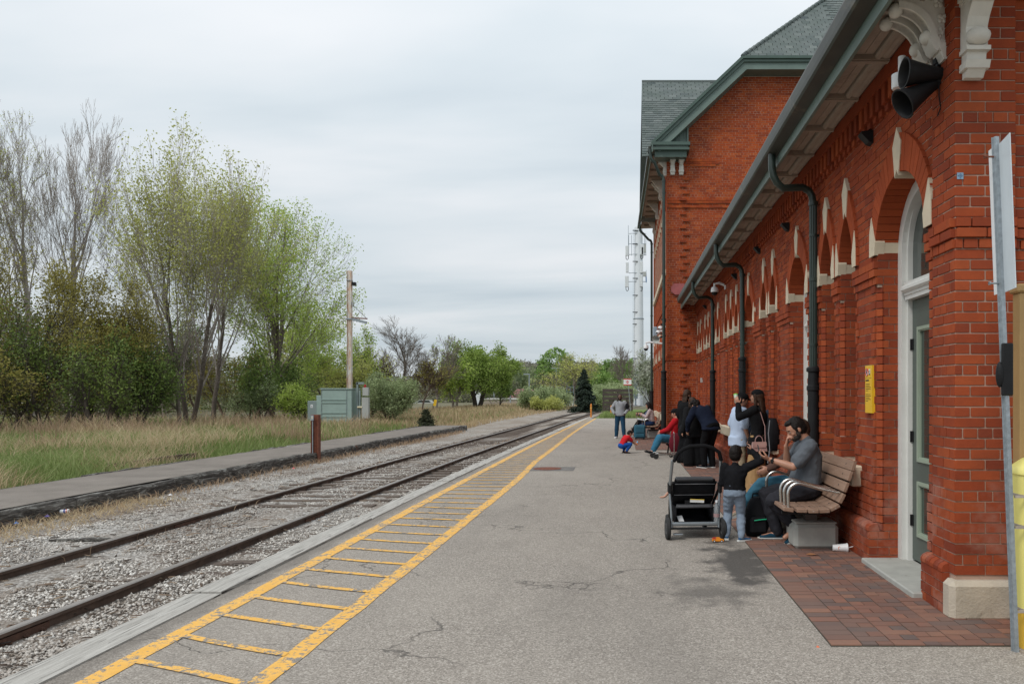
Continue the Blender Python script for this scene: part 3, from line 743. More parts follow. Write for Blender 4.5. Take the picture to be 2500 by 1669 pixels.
wb = sorted(OUT, key=near)
for b in wb[:120]: place_brick(b, wing_wall)
mb = MB(); emit(wb[120:], mb); mb.build('more_bricks', M_BRICK, wing_wall, rec=False)['kind'] = 'stuff'
arch_trim(WX, WING, SPR, .215, st)
# plinth with rounded capping course
def plinth(y0, y1, X=WX):
    o_ = []; brick_face(o_, (X-.085, 0, 0), (0,1,0), (-1,0,0), y0, y1, 0, .30)
    for s, yy_ in ((-1, y0), (1, y1)): brick_face(o_, (X-.085, yy_, 0), (1,0,0), (0, s, 0), 0, .09, 0, .30)
    m1 = MB(); m1.box(X-.077, X+.02, y0+.007, y1-.007, 0, .31); bk = m1.build('plinth', M_MORT, st)
    m2 = MB(); emit(o_, m2)
    y = y0
    while y < y1-.02:                                 # bullnose bricks on edge
        b = min(y+.075, y1); pr = [(X-.09, .30), (X-.09, .325), (X-.075, .35), (X-.04, .367), (X+.0, .372), (X+.02, .30)]
        m2.prism(pr, lambda u, v, d: (u, d, v), y+.004, b-.004, 0, random.random()); y += .075
    m2.build('plinth_bricks', M_BRICK, bk, rec=True)['kind'] = 'stuff'
for a, b in ((5.50, 5.90), (7.15, 9.88), (10.92, 13.88), (14.93, 24.7)): plinth(a, b)
# corner stone
m1 = MB(); m1.bbox(2.305, 2.79, 5.335, 5.50, -.02, .27, .035); o = m1.build('corner_stone', M_STONED, st); 
# sills
for (a, b) in ((7.62, 9.40), (11.65, 13.3), (15.5, 17.98), (18.62, 20.28), (20.8, 22.42), (22.95, 24.6)):
    m1 = MB(); m1.bbox(WX-.10, WX+.2, a, b, .66, .87, .015); m1.build('window_sill', M_STONE, st)
# door threshold
for (a, b) in ((5.99, 7.14), (9.91, 10.89), (13.92, 14.9)):
    m1 = MB(); m1.bbox(WX-.16 if a < 6 else WX-.08, WX+.30, a-(.12 if a<6 else 0), b, -.02, .055, .01); m1.build('threshold', M_CONC, st)
# windows and doors
fnx = lambda u, v, d: (d, u, v)
def arch_poly(yc, a, r, z0, spr, n=8, k=0):
    q = arch_pts(a, r, n); return [(yc-a, z0)]+[(yc-x, spr+z) for x, z in q]+[(yc+x, spr+z) for x, z in q[::-1][1:]]+[(yc+a, z0)]
def arch_frame(mb, yc, a, z0, x0, x1, w=.06, n=8):
    o_, i_ = arch_pts(a, RISE, n), arch_pts(a-w, RISE-w*1.1, n)
    for s in (-1, 1):
        mb.prism([(yc+s*a, z0), (yc+s*(a-w), z0), (yc+s*(a-w), SPR), (yc+s*a, SPR)], fnx, x0, x1)
        for j in range(n): mb.prism([(yc+s*o_[j][0], SPR+o_[j][1]), (yc+s*i_[j][0], SPR+i_[j][1]), (yc+s*i_[j+1][0], SPR+i_[j+1][1]), (yc+s*o_[j+1][0], SPR+o_[j+1][1])], fnx, x0, x1)
for (k, yc, a, sill) in WING:
    x = WX+.19 if k == 'big' else WX+.22
    if k == 'sm':
        m1 = MB(); arch_frame(m1, yc, a, sill, x-.03, x+.05, .05); m1.box(x-.03, x+.05, yc-a+.05, yc+a-.05, sill, sill+.06); m1.box(x-.02, x+.03, yc-a+.05, yc+a-.05, 1.95, 2.0)
        fr = m1.build('window', M_DGREEN2, st)
        for z0, z1 in ((sill+.06, 1.95), (2.0, None)):
            m2 = MB(); 
            if z1: m2.box(x+.005, x+.015, yc-a+.04, yc+a-.04, z0, z1)
            else: m2.prism(arch_poly(yc, a-.045, RISE-.05, z0, SPR), fnx, x+.005, x+.015)
            m2.build('pane', M_GLASS, fr)
    else:
        m1 = MB(); arch_frame(m1, yc, a, .055, x, x+.14, .10); arch_frame(m1, yc, a-.10, .055, x+.045, x+.14, .035)
        m1.box(x+.01, x+.13, yc-a+.13, yc+a-.13, 2.50, 2.62); m1.tube([(x+.01, yc-a+.13, 2.56), (x+.01, yc+a-.13, 2.56)], .035, 8)
        m1.box(x+.02, x+.13, yc-a+.13, yc+a-.13, 2.46, 2.50)
        fr = m1.build('door_frame', M_WHITEP, st)
        m2 = MB(); m2.prism(arch_poly(yc, a-.13, RISE-.14, 2.62, SPR), fnx, x+.09, x+.10); m2.build('pane', M_GLASS, fr)
        dl = MB(); d0, d1 = x+.085, x+.13; ya, yb = yc-a+.14, yc+a-.14
        dl.box(d0, d1, ya, ya+.13, .075, 2.45); dl.box(d0, d1, yb-.13, yb, .075, 2.45)
        for z0, z1 in ((.075, .30), (.80, .98), (2.20, 2.45)): dl.box(d0, d1, ya+.13, yb-.13, z0, z1)
        dr = dl.build('door', M_DGREEN2, st)
        for z0, z1 in ((.30, .80), (.98, 2.20)):
            m3 = MB(); y0, y1 = ya+.13, yb-.13
            for kk, q in ((0, .0), (1, .022)):
                w = .03-.01*kk; dd_ = -.014+.01*kk
                m3.box(d0+dd_, d0+.03, y0+q, y0+q+w, z0+q, z1-q); m3.box(d0+dd_, d0+.03, y1-q-w, y1-q, z0+q, z1-q)
                m3.box(d0+dd_, d0+.03, y0+q+w, y1-q-w, z0+q, z0+q+w); m3.box(d0+dd_, d0+.03, y0+q+w, y1-q-w, z1-q-w, z1-q)
            m3.build('panel_moulding', M_DGREEN, dr)
            m4 = MB(); m4.box(d0+.015, d0+.022, y0+.04, y1-.04, z0+.04, z1-.04); m4.build('pane', M_GLASS, dr)
        for z0 in (.38, 1.15, 2.0):
            m5 = MB(); m5.tube([(d0-.012, yb+.004, z0), (d0-.012, yb+.004, z0+.10)], .011, 8); m5.box(d0-.008, d0+.001, yb-.03, yb+.035, z0, z0+.10); m5.build('hinge', M_BLACK, dr)
m1 = MB(); m1.box(WX+.40, WX+.45, 5.9, 24.7, 0, 4.4); m1.build('interior_wall', mat('dark_interior', (.02,.02,.018), .9), st)

# dentil corbel band
m1 = MB(); m1.box(WX-.075, WX+.2, 5.92, 24.7, 4.38, 4.51); m1.box(WX-.012, WX+.007, 5.98, 24.7, 4.2, 4.38)
y = 5.95
while y < 24.6:
    m1.box(WX-.065, WX, y, y+.085, 4.20, 4.378, r=random.random()); m1.box(WX-.035, WX, y, y+.085, 4.14, 4.197, r=random.random())
    y += .165
m1.build('corbel_course', M_BRICK, st)['kind'] = 'stuff'
# soffit, fascia, gutter
SO0, SO1 = 1.90, 2.38
def soz(x): return 4.515
m1 = MB(); m1.add([(1.90, 5.0, soz(1.9)+.02), (2.40, 5.0, soz(2.4)+.02), (2.40, 24.7, soz(2.4)+.02), (1.90, 24.7, soz(1.9)+.02)], [(0,1,2,3)]); m1.build('soffit_board', M_SOFF, st, rec=False)
y = 4.85; k = 0
sf = MB(); 
while y < 24.5:
    m1 = MB(); a, b = y+.05, min(y+.80, 24.65)
    for j in range(3):
        x0 = 1.925+.075*j; m1.box(x0, x0+.070, a, b, soz(x0)-.004, soz(x0)+.018)
    m1.build('soffit_panel', M_SOFF, st)
    m1 = MB(); m1.box(1.90, 2.30, y-.035, y+.045, 4.475, 4.535); m1.box(1.90, 2.30, y-.02, y+.03, 4.462, 4.475); m1.build('soffit_batten', M_SOFF, st)
    y += .86
m1 = MB(); prof = [(2.165, 4.50), (2.18, 4.478), (2.21, 4.474), (2.225, 4.492), (2.26, 4.482), (2.29, 4.482), (2.315, 4.50), (2.315, 4.56), (2.165, 4.56)]
m1.prism(prof, lambda u, v, d: (u, d, v), 5.0, 24.69); m1.build('soffit_moulding', M_SOFF, st)
m1 = MB(); m1.box(1.865, 1.897, 4.7, 24.68, 4.36, 4.60); m1.build('fascia', M_GREENL, st)
gp = [(1.745, 4.50), (1.86, 4.47), (1.86, 4.64), (1.852, 4.64), (1.852, 4.49), (1.757, 4.515), (1.738, 4.55), (1.725, 4.64), (1.715, 4.65), (1.712, 4.63), (1.722, 4.56), (1.730, 4.52)]
m1 = MB(); m1.prism(gp, lambda u, v, d: (u, d, v), 4.4, 24.2); M_GUT = mat('weathered_gutter', (.040,.043,.034), .45, .3, 2, metal=.2, bump=.1, bscale=20, dirt=((.16,.13,.09), .60)); m1.build('gutter', M_GUT, st)
# low wing roof in slate
def slates(parent, P00, du_dir, up_dir, nrm, clip, W0, W1, H, sw=.25, shh=.17, indiv=0, me=None, m=None):
    """slate courses on a plane: P00 + du*u + up*v ; clip(v)->(u0,u1)"""
    out = []; v = 0; r_ = 0
    while v < H:
        u0, u1 = clip(v)
        u = W0-(r_ % 2)*sw/2
        while u < W1:
            a, b = max(u+.010, u0), min(u+sw-.010, u1)
            if b-a > .04:
                out.append((P00+du_dir*a+up_dir*v, du_dir, up_dir, nrm, b-a, min(shh*1.12, H-v+.01)))
            u += sw
        v += shh; r_ += 1
    return out
def emit_sl(lst, mb):
    for (p, u, up, n, w, h) in lst:
        a = p+n*.022+n*random.uniform(-.002, .004); b = p+up*h+n*.004; U = u*w
        mb.add([a, a+U, b+U, b, p-n*.003, p-n*.003+U], [(0,1,2,3), (4,5,1,0), (4,0,3), (5,2,1)], 0, random.random())
import itertools
m1 = MB(); A = Vector((1.80, 4.4, 4.63)); up = Vector((1, 0, .78)).normalized(); nn_ = Vector((-.78, 0, 1)).normalized()
m1.add([A, (1.80, 24.7, 4.63), (1.80+5*up.x, 24.7, 4.63+5*up.z), A+up*5], [(0,1,2,3)]); wr = m1.build('wing_roof', M_SLATE, st, rec=False)
m1 = MB(); emit_sl(slates(wr, A, Vector((0,1,0)), up, nn_, lambda v: (0, 20.3), 0, 20.3, 4.9), m1); m1.build('slates', M_SLATE, wr, rec=False)['kind'] = 'stuff'

# eaves brackets
def scroll_bracket(y0, y1):
    m1 = MB(); f = lambda u, v, d: (u, d, v); cx_, cz_, r0 = 2.02, 4.185, .235
    arc = [(cx_+r0*math.sin(t_), cz_+r0*math.cos(t_)) for t_ in [math.pi/2*i/10 for i in range(11)]]
    web = arc+[(2.30, 4.13), (2.34, 4.06), (2.38, 4.04), (2.38, 4.60), (2.02, 4.60)]
    ym = (y0+y1)/2; 
    for i in range(10):                                             # web in slices so it stays convex
        a, b = arc[i], arc[i+1]; m1.prism([a, b, (2.38, b[1]), (2.38, a[1]) if i else (2.38, 4.60), ] if i else [a, b, (2.38, b[1]), (2.38, 4.60), (2.02, 4.60)], f, y0+.02, y1-.02)
    m1.prism([(2.255, 4.185), (2.30, 4.13), (2.34, 4.05), (2.38, 4.03), (2.38, 4.185)], f, y0, y1)
    ar2 = [(cx_+(r0+.05)*math.sin(t_), cz_+(r0+.05)*math.cos(t_)) for t_ in [math.pi/2*i/10 for i in range(11)]]
    for i in range(10): m1.prism([arc[i], arc[i+1], ar2[i+1], ar2[i]], f, y0, y1)
    bd = [(cx_+(r0+.11)*math.sin(t_), cz_+(r0+.11)*math.cos(t_)) for t_ in [math.pi/2*i/10 for i in range(11)]]
    m1.prism([(2.30,4.16), (2.38, 4.16), (2.38, 4.04), (2.345, 4.04)], f, y0-.012, y1+.012)
    for (x, z, r) in ((2.015, 4.425, .052), (2.245, 4.225, .052)): m1.ell((x, ym, z), r, r*1.05, r, 14, 10)
    m1.prism([(2.235, 4.20), (2.29, 4.235), (2.335, 4.14), (2.30, 4.10), (2.27, 4.12)], f, y0-.01, y1+.01)
    for (x, z) in ((2.315, 4.46), (2.34, 4.345)):                   # carved four-leaf flowers
        for s_ in (y0+.012, y1-.012):
            for q in range(4):
                t_ = q*math.pi/2+.785; m1.ell((x+.022*math.cos(t_), s_, z+.022*math.sin(t_)), .02, .012, .02, 8, 6)
            m1.ell((x, s_, z), .012, .016, .012, 8, 6)
    for s_ in (y0+.015, y1-.015):
        for q in range(5):
            t_ = q/5; m1.ell((2.33+.012*math.sin(q*2), s_, 4.27-.03*q), .016, .012, .022, 6, 5)
    o_ = m1.build('eaves_bracket', M_BRACK, st); autosmooth(o_, 45); return o_
scroll_bracket(5.55, 5.67); scroll_bracket(5.75, 5.87)
def front_bracket(xc, zt, wall_y, w=.17, h=.78, d=.42, name='eaves_bracket'):
    m1 = MB(); f = lambda u, v, q: (xc+q, wall_y-u, v); k = w/2
    zb = zt-h
    def seg(z0, z1, d0, d1, kk, c=.02): m1.prism([(0, z0), (d0, z0), (d1, z1), (0, z1)], f, -kk, kk)
    seg(zb, zb+.05*h/.78, .05, .09, k*.75); seg(zb+.05*h/.78, zb+.10*h/.78, .10, .12, k); seg(zb+.10*h/.78, zb+.17*h/.78, .08, .09, k*.8); seg(zb+.17*h/.78, zb+.20*h/.78, .12, .12, k)
    m1.ell((xc, wall_y-.11, zb+.265*h/.78), k*1.0, .07, .062*h/.78, 12, 8)
    seg(zb+.20*h/.78, zb+.34*h/.78, .09, .09, k*.9)
    zs = [.34, .40, .47, .52, .545]; ds = [.09, .12, .18, .25, .29]
    for i in range(4): seg(zb+zs[i]*h/.78, zb+zs[i+1]*h/.78, ds[i], ds[i+1], k*(.88 if i < 3 else 1))
    seg(zb+.545*h/.78, zb+.60*h/.78, .33, .33, k*1.15); seg(zb+.60*h/.78, zb+.64*h/.78, .33, .30, k*1.05)
    seg(zb+.64*h/.78, zb+h, .30, d, k*.78)
    o_ = m1.build(name, M_BRACK, st); autosmooth(o_, 40); return o_
front_bracket(2.475, 4.60, 5.395)
# corbelled brick shelf at the head of the end wall and verge soffit
m1 = MB()
for i in range(4): m1.box(2.33-.05*i, 3.6, 5.36-.03*i, 5.5, 4.42+.075*i, 4.49+.075*i, r=random.random())
m1.build('corbel_course', M_BRICK, st)['kind'] = 'stuff'
m1 = MB(); m1.box(1.9, 3.6, 4.75, 5.30, 4.62, 4.66); m1.build('soffit_board', M_SOFF, st)

# downpipes
def downpipe(X, Y, Xg, Yg, zg, zj, zb=0.02, r=.045, rb=.068, z_el=None, flute=True):
    ze = z_el
    pts = [(Xg, Yg, zg), (Xg, Yg, zg-.18)]; c = (Xg+.10, Yg, zg-.36)
    pts += [(Xg+.02, Yg, zg-.27), (Xg+.06, Yg, zg-.35), (Xg+.14, Yg+(Y-Yg)*.2, zg-.41), (X-.14, Yg+(Y-Yg)*.8, ze+.10), (X-.05, Y, ze+.06), (X-.015, Y, ze), (X, Y, ze-.10)]
    m1 = MB(); m1.tube(pts+[(X, Y, zj-.05)], r, 12)
    if flute:
        vs = []; n = 24
        for z in (ze-.08, zj): vs += [(X+(r+.004*(1 if j % 2 else -1))*math.cos(2*math.pi*j/n), Y+(r+.004*(1 if j % 2 else -1))*math.sin(2*math.pi*j/n), z) for j in range(n)]
        m1.add(vs, [(j, (j+1)%n, n+(j+1)%n, n+j) for j in range(n)])
    m1.lathe([(r+.012, 0), (r+.012, .05)], 16, (X, Y, ze-.12)); m1.lathe([(r+.01, 0), (r+.01, .04)], 16, (X, Y, (ze+zj)/2))
    o1 = autosmooth(m1.build('downpipe', M_PIPE, st), 35)
    m2 = MB(); z0 = zb
    m2.lathe([(rb-.01, 0), (rb-.01, .12), (rb, .13), (rb, zj-.30-z0), (rb+.012, zj-.29-z0), (rb+.012, zj-.24-z0), (rb, zj-.23-z0), (rb-.004, zj-.07-z0), (rb+.016, zj-.06-z0), (rb+.016, zj-.02-z0), (rb-.01, zj-z0)], 18, (X, Y, z0))
    autosmooth(m2.build('boot_pipe', M_BLACK, o1), 35)
    for z in (ze-.5, zj+.25):
        m3 = MB(); m3.lathe([(r+.008, 0), (r+.008, .03)], 16, (X, Y, z)); m3.box(X, X+.08, Y-.012, Y+.012, z, z+.03); m3.build('clip', M_PIPE, o1)
downpipe(2.33, 9.30, 1.80, 9.18, 4.50, 1.93, z_el=4.02)
downpipe(2.33, 14.85, 1.80, 14.7, 4.50, 2.32, z_el=4.02, flute=False)
downpipe(2.33, 19.8, 1.80, 19.6, 4.50, 2.22, z_el=4.02, flute=False)

# wall lamps (dark wedge up-lights)
for (px, py) in ((2110, 340), (1914, 556), (1846, 612), (1790, 676), (1719, 750)):
    Y = 2.33*F/(px-VX); z = CAMH-(py-VY)*Y/F; m1 = MB()
    m1.prism([(WX, z+.07), (WX-.11, z+.06), (WX-.115, z+.04), (WX-.04, z-.04), (WX, z-.055)], lambda u, v, d: (u, d, v), Y-.055, Y+.055)
    wl_ = m1.build('wall_light', M_BLACK, None); 
    q = Vector((WX-.05, Y, z)); wl_.data.transform(Matrix.Translation(-q)); wl_.location = q
    i = [2110, 1914, 1846, 1790, 1719].index(px)
    tag(wl_, ['black wedge wall light nearest the horn speakers, above the white door', 'black wedge wall light between the first two downpipes, nearer the first', 'black wedge wall light just before the second downpipe',
              'small dark wedge light behind the second downpipe on the brick wall', 'farthest black wedge wall light, at the inner corner by the third downpipe'][i], 'wall light', 'wedge lights on the station wall')

# ------------------------------------------------------------------ tall block
BX, BY0, BY1 = 1.415, 24.7, 35.4
SL = .945
def roofz(x): return min(9.57+(x-.9)*SL, 12.30)
m1 = MB(); topx = 3.79
m1.prism([(BX+.009, 0), (8.2, 0), (8.2, 11.95), (3.79, 11.95), (BX+.009, roofz(BX)-.35)], lambda u, v, d: (u, d, v), BY0+.007, BY0+.3); gw = m1.build('gable_wall', mat('mortar_far', (.52,.36,.28), .95, .2, 3, bump=.2), st)
g_out = []
def gholes(z):
    h = [(7.0, 99)]
    if z > 9.7:
        xl = .9+(z+.36-9.57)/SL; h.append((-9, xl)) 
    if z < 4.3: h.append((2.395, 99))
    elif z < 6.6: h.append((99, 99))
    return sorted(h)
def gpush(x, z):
    p = 0.0
    if 7.62 < z < 7.70 or 7.80 < z < 7.92: p = .035
    if 2.68 < z < 2.9: p = .03
    if abs(x-1.97) < .12 and int(z/CO) % 3 == 0: p += .055
    if 8.95 < z < 9.25 and 2.0 < x < 3.1 and z > 9.02: p = .03
    if x > 2.05 and z < 7.55: p -= .0
    return p
brick_face(g_out, (0, BY0, 0), (1,0,0), (0,-1,0), BX, 7.0, 0, 11.92, gholes, gpush, gap=.009)
mb = MB(); emit(g_out, mb); mb.build('bricks', M_BRICKF, gw, rec=False)['kind'] = 'stuff'
# track-side wall of the block with two storeys of lancets
SIDE1 = [('sm', y_, .26, .9) for y_ in (26.2, 27.0, 28.9, 29.7, 31.6, 32.4, 34.2)]
s_out = []
m1 = MB(); wall_back(m1, BX+.007, SIDE1, SPR, BY0+.012, BY1, 4.6, .24); sw_ = m1.build('side_wall', M_MORT, st)
SIDE2 = [('sm', y_, .26, 5.75) for y_ in (25.7, 26.6, 27.5, 28.4, 29.3, 30.2, 31.1, 32.0, 32.9, 33.8)]
def sholes(z): return holes_for(SIDE1, SPR)(z) if z < 4.6 else holes_for(SIDE2, 7.7)(z)
brick_face(s_out, (BX, 0, 0), (0,1,0), (-1,0,0), BY0, BY1, 0, 9.3, sholes, lambda y, z: .03 if (2.7<z<2.86 or 4.5<z<4.65) else 0)
mb = MB(); emit(s_out, mb); mb.build('bricks', M_BRICKF, sw_, rec=False)['kind'] = 'stuff'
m1 = MB()
ys_ = sorted({BY0+.012, BY1} | {y_+s*.26 for _, y_, _, _ in SIDE2 for s in (-1, 1)})
for a, b in zip(ys_, ys_[1:]):
    mid = (a+b)/2; hit = any(abs(mid-q[1]) < .26 for q in SIDE2)
    if hit: m1.box(BX+.007, BX+.25, a, b, 4.6, 5.73); m1.box(BX+.007, BX+.25, a, b, 8.2, 9.5)
    else: m1.box(BX+.007, BX+.25, a, b, 4.6, 9.5)
m1.build('upper_side_wall', M_MORT, st)
arch_trim(BX, SIDE1, SPR, .2, st); arch_trim(BX, SIDE2, 7.7, .2, st)
for ops, spr in ((SIDE1, SPR), (SIDE2, 7.7)):
    for (k, yc, a, sill) in ops:
        m1 = MB(); m1.box(BX+.15, BX+.2, yc-a, yc-a+.05, sill, spr+.5); m1.box(BX+.15, BX+.2, yc+a-.05, yc+a, sill, spr+.4); m1.box(BX+.15, BX+.2, yc-a, yc+a, sill, sill+.06); fr = m1.build('window', M_WHITEP, st)
        m1 = MB(); m1.box(BX+.18, BX+.19, yc-a+.05, yc+a-.05, sill+.05, spr+.55); m1.build('pane', M_GLASS, fr)
for (a, b) in ((25.2, 26.05), (26.15, 27.0), (27.05, 27.9), (27.95, 28.8), (28.85, 29.7), (29.75, 30.6), (30.65, 31.5), (31.55, 32.4), (32.45, 33.3), (33.35, 34.2)):
    m1 = MB(); m1.box(BX-.08, BX+.1, a, b, 5.55, 5.74); m1.build('window_sill', M_STONE, st)
for (a, b) in ((25.8, 27.4), (28.5, 30.1), (31.2, 32.8)):
    m1 = MB(); m1.box(BX-.10, BX+.1, a, b, .68, .88); m1.build('window_sill', M_STONE, st)
m1 = MB(); m1.prism([(BX-.09, 0), (BX-.09, .33), (BX-.02, .38), (BX, .38), (BX, 0)], lambda u, v, d: (u, d, v), BY0-.08, BY1); m1.prism([(BY0-.09, 0), (BY0-.09, .33), (BY0, .38), (BY0+.01, 0)], lambda u, v, d: (d, u, v), BX-.09, 2.3); m1.build('plinth', M_BRICK, st)
m1 = MB(); m1.box(BX+.3, 8, BY0+.35, BY1, 0, 9.5); m1.build('inner_block', mat('dark_interior', (.02,.02,.018), .9), st)
m1 = MB(); m1.box(BX, 8.2, BY1-.02, BY1+.3, 0, 9.5); m1.build('end_wall', M_BRICKF, st)
# roofs: west slope, clipped gable end, cross gable facing the track
RY0 = 24.1
roof = MB()
w0, w1 = Vector((.9, RY0, 9.57)), Vector((3.79, RY0, 12.30))
hk = .75; T = 7
hipe = Vector((3.79+T, RY0+hk*T, 12.30+SL*T))
roof.add([w0, (.9, 36, 9.57), (3.79+T, 36, 12.30+SL*T), hipe, w1], [(0,1,2,3,4)])
roof.add([w1, hipe, (25, hipe.y, hipe.z), (25, RY0, 12.30)], [(0,1,2,3)])
RR = Vector((.70, 28.8, 13.43)); c0 = Vector((.60, 24.45, 9.25))
roof.add([c0, RR, (5.2, 28.8, 13.43), (5.2, 24.76, 9.55), (.95, 24.76, 9.55), (.95, 24.45, 9.25)], [(0,1,2,3,4,5)])
roof.add([RR, (.7, 33.5, 9.2), (5.2, 33.5, 9.2), (5.2, 28.8, 13.43)], [(0,1,2,3)])
rf = roof.build('roof', M_SLATE, st, rec=False)
sl = []
# clipped hip face: slopes back from the horizontal eave
upd = Vector((0, hk, SL)).normalized(); nrm = Vector((0, -SL, hk)).normalized()
kx = 1/math.hypot(hk, SL)
sA = slates(rf, w1.copy(), Vector((1,0,0)), upd, nrm, lambda v: (v*kx, 9), 0, 9, 5.0, sw=.26, shh=.165)
# cross gable slope facing the camera
ph = RR-c0; ph.x = 0; Hc = ph.length; upc = ph.normalized(); nc = Vector((0, -upc.z, upc.y))
sB = slates(rf, Vector((.60, 24.45, 9.25)), Vector((1,0,0)), upc, nc, lambda v: (.1*v/Hc, 4.4), 0, 4.4, Hc, sw=.30, shh=.17)
uw = Vector((1,0,SL)).normalized(); nw = Vector((-SL,0,1)).normalized()
sC = slates(rf, w0.copy(), Vector((0,1,0)), uw, nw, lambda v: (0, 11.8), 0, 11.8, 4.1, sw=.26, shh=.17)
sB = [q for q in sB if q[0].y > 24.76 or q[0].x < .7]
usl = None
sm_ = MB(); sm_.add([(0,0,.0), (1,0,0), (1,1,0), (0,1,0), (0,0,-.025), (1,0,-.025)], [(0,1,2,3), (4,5,1,0), (4,0,3), (5,2,1)]); slm = sm_.mesh('slate_mesh'); slm.materials.append(M_SLATE)
def place_slate(rec):
    p, u, up_, n, w, h = rec; o_ = bpy.data.objects.new('slate', slm); COL.objects.link(o_); o_.parent = rf
    o_.matrix_local = Matrix(((u.x, up_.x, n.x, 0), (u.y, up_.y, n.y, 0), (u.z, up_.z, n.z, 0), (0,0,0,1)))
    o_.location = p+n*(.024+random.uniform(-.002, .004)); o_.scale = (w, h, 1); o_.rotation_euler.rotate_axis('X', .02)
visA = [q for q in sA if q[0].x < 6.8 and q[0].z < 15.1]; visA.sort(key=lambda q: q[0].z)
for q in visA[:200]: place_slate(q)
visB = [q for q in sB if q[0].x < 3.2 and q[0].z > roofz(q[0].x)-.2]; visB.sort(key=lambda q: -q[0].z)
for q in visB[:98]: place_slate(q)
mb = MB(); emit_sl(visA[200:]+visB[98:]+[q for q in sA if q not in visA]+[q for q in sB if q not in visB]+sC, mb); mb.build('slates', M_SLATE, rf, rec=False)['kind'] = 'stuff'
# hip and ridge caps
m1 = MB(); n_ = 34
for i in range(n_):
    m1 = MB(); a = w1+(hipe-w1)*(i/n_*.75); b = w1+(hipe-w1)*((i+.93)/n_*.75); m1.tube([a+Vector((0,-.01,.02)), b+Vector((0,-.01,.06))], [.075, .06], 6, r=random.random()); m1.build('hip_tile', M_SLATE, rf)
m1 = MB(); m1.tube([RR+Vector((0,0,.03)), Vector((5.1, 28.8, 13.46))], .06, 6); m1.build('ridge_cap', M_SLATE, rf)
# verge boards (stepped green mouldings)
def verge(p, q, np_=None, nq_=None, name='verge_board'):
    d = (q-p); nn2 = Vector((-d.z, 0, d.x)).normalized(); np_ = np_ or nn2; nq_ = nq_ or nn2
    m1 = MB()
    for (a, b, y0, m_) in ((-.36, -.14, .06, 1), (-.14, -.05, .0, 0), (-.05, .035, -.05, 0)):
        vs = [p+np_*a, q+nq_*a, q+nq_*b, p+np_*b]
        m1.add([v+Vector((0, y0, 0)) for v in vs]+[v+Vector((0, .7, 0)) for v in vs], [(0,1,2,3), (7,6,5,4), (0,4,5,1), (1,5,6,2), (2,6,7,3), (3,7,4,0)], m_)
    return m1.build(name, [M_GREEN, M_GREENL], st)
n1_, n2_ = Vector((-SL, 0, 1)).normalized(), Vector((0,0,1)); mt_ = (n1_+n2_).normalized(); mt_ = mt_/mt_.dot(n2_)
verge(w0, w1, None, mt_); verge(w1, Vector((9, RY0, 12.30)), mt_, None)
m1 = MB(); m1.add([(2.08, 24.5, 9.6), (2.08, 24.5, roofz(2.08)-.2), (.95, 24.5, 9.6)], [(0,1,2)]); m1.box(2.05, 2.10, 24.42, 24.7, 9.55, roofz(2.08)-.3)
for i in range(9): m1.box(1.1+i*.12, 1.105+i*.12, 24.485, 24.5, 9.6, roofz(1.1+i*.12)-.25)
m1.build('gable_return_panel', M_GREENL, st)
m1 = MB(); 
for (x0, x1, y0, z0, z1, m_) in ((.87, 2.12, 24.05, 9.50, 9.60, 0), (.92, 2.07, 24.12, 9.43, 9.50, 1), (.90, 2.10, 24.08, 9.36, 9.43, 0), (1.0, 2.02, 24.2, 9.16, 9.36, 0)): m1.box(x0, x1, y0, 24.70, z0, z1, m_)
m1.build('gable_return', [M_GREEN, M_GREENL], st)
def small_bracket(x, y, zt, axis):
    m1 = MB(); f = (lambda u, v, q: (x+q, y-u, v)) if axis == 'y' else (lambda u, v, q: (x-u, y+q, v))
    for (a, b, d0, d1, k) in ((0,.08,.08,.10,.07), (.08,.14,.12,.12,.085), (.14,.30,.12,.10,.07), (.30,.40,.12,.22,.06), (.40,.45,.26,.26,.09), (.45,.62,.24,.4,.065)):
        m1.prism([(0, zt-.62+a), (d0, zt-.62+a), (d1, zt-.62+b), (0, zt-.62+b)], f, -k, k)
    return autosmooth(m1.build('eaves_bracket', M_BRACK, st), 40)
for x in (1.60, 1.88): small_bracket(x, 24.7, 9.34, 'y')
for y in (24.85, 27.6, 28.0, 31.0, 33.9): small_bracket(BX, y, 9.36, 'x')
# side eaves of the block
m1 = MB(); f = lambda u, v, d: (u, d, v)
m1.add([(.93, 24.2, 9.40), (BX, 24.2, 9.42), (BX, 35.8, 9.42), (.80, 35.8, 9.40)], [(0,1,2,3)]); m1.build('soffit_board', M_SOFF, st, rec=False)
for i in range(13):
    m1 = MB(); y = 24.6+i*.86; m1.box(.95, 1.35, y, y+.07, 9.33, 9.40); m1.build('soffit_batten', M_SOFF, st)
def slantbox(xa, xb, ya, yb, w, z0, z1, m_, nm):
    m1 = MB(); m1.add([(xa, ya, z0), (xa+w, ya, z0), (xb+w, yb, z0), (xb, yb, z0), (xa, ya, z1), (xa+w, ya, z1), (xb+w, yb, z1), (xb, yb, z1)], [(0,3,2,1), (4,5,6,7), (0,1,5,4), (1,2,6,5), (2,3,7,6), (3,0,4,7)]); return m1.build(nm, m_, st)
slantbox(.90, .74, 24.05, 35.8, .03, 9.28, 9.50, M_GREENL, 'fascia'); slantbox(.80, .66, 24.3, 35.8, .10, 9.40, 9.54, M_GUT, 'gutter')
downpipe(1.30, 24.42, .86, 24.2, 9.40, 2.35, z_el=8.55, r=.05, rb=.085, flute=False)
downpipe(1.30, 34.9, .76, 34.9, 9.40, 1.75, z_el=8.6, r=.055, rb=.085, flute=False)
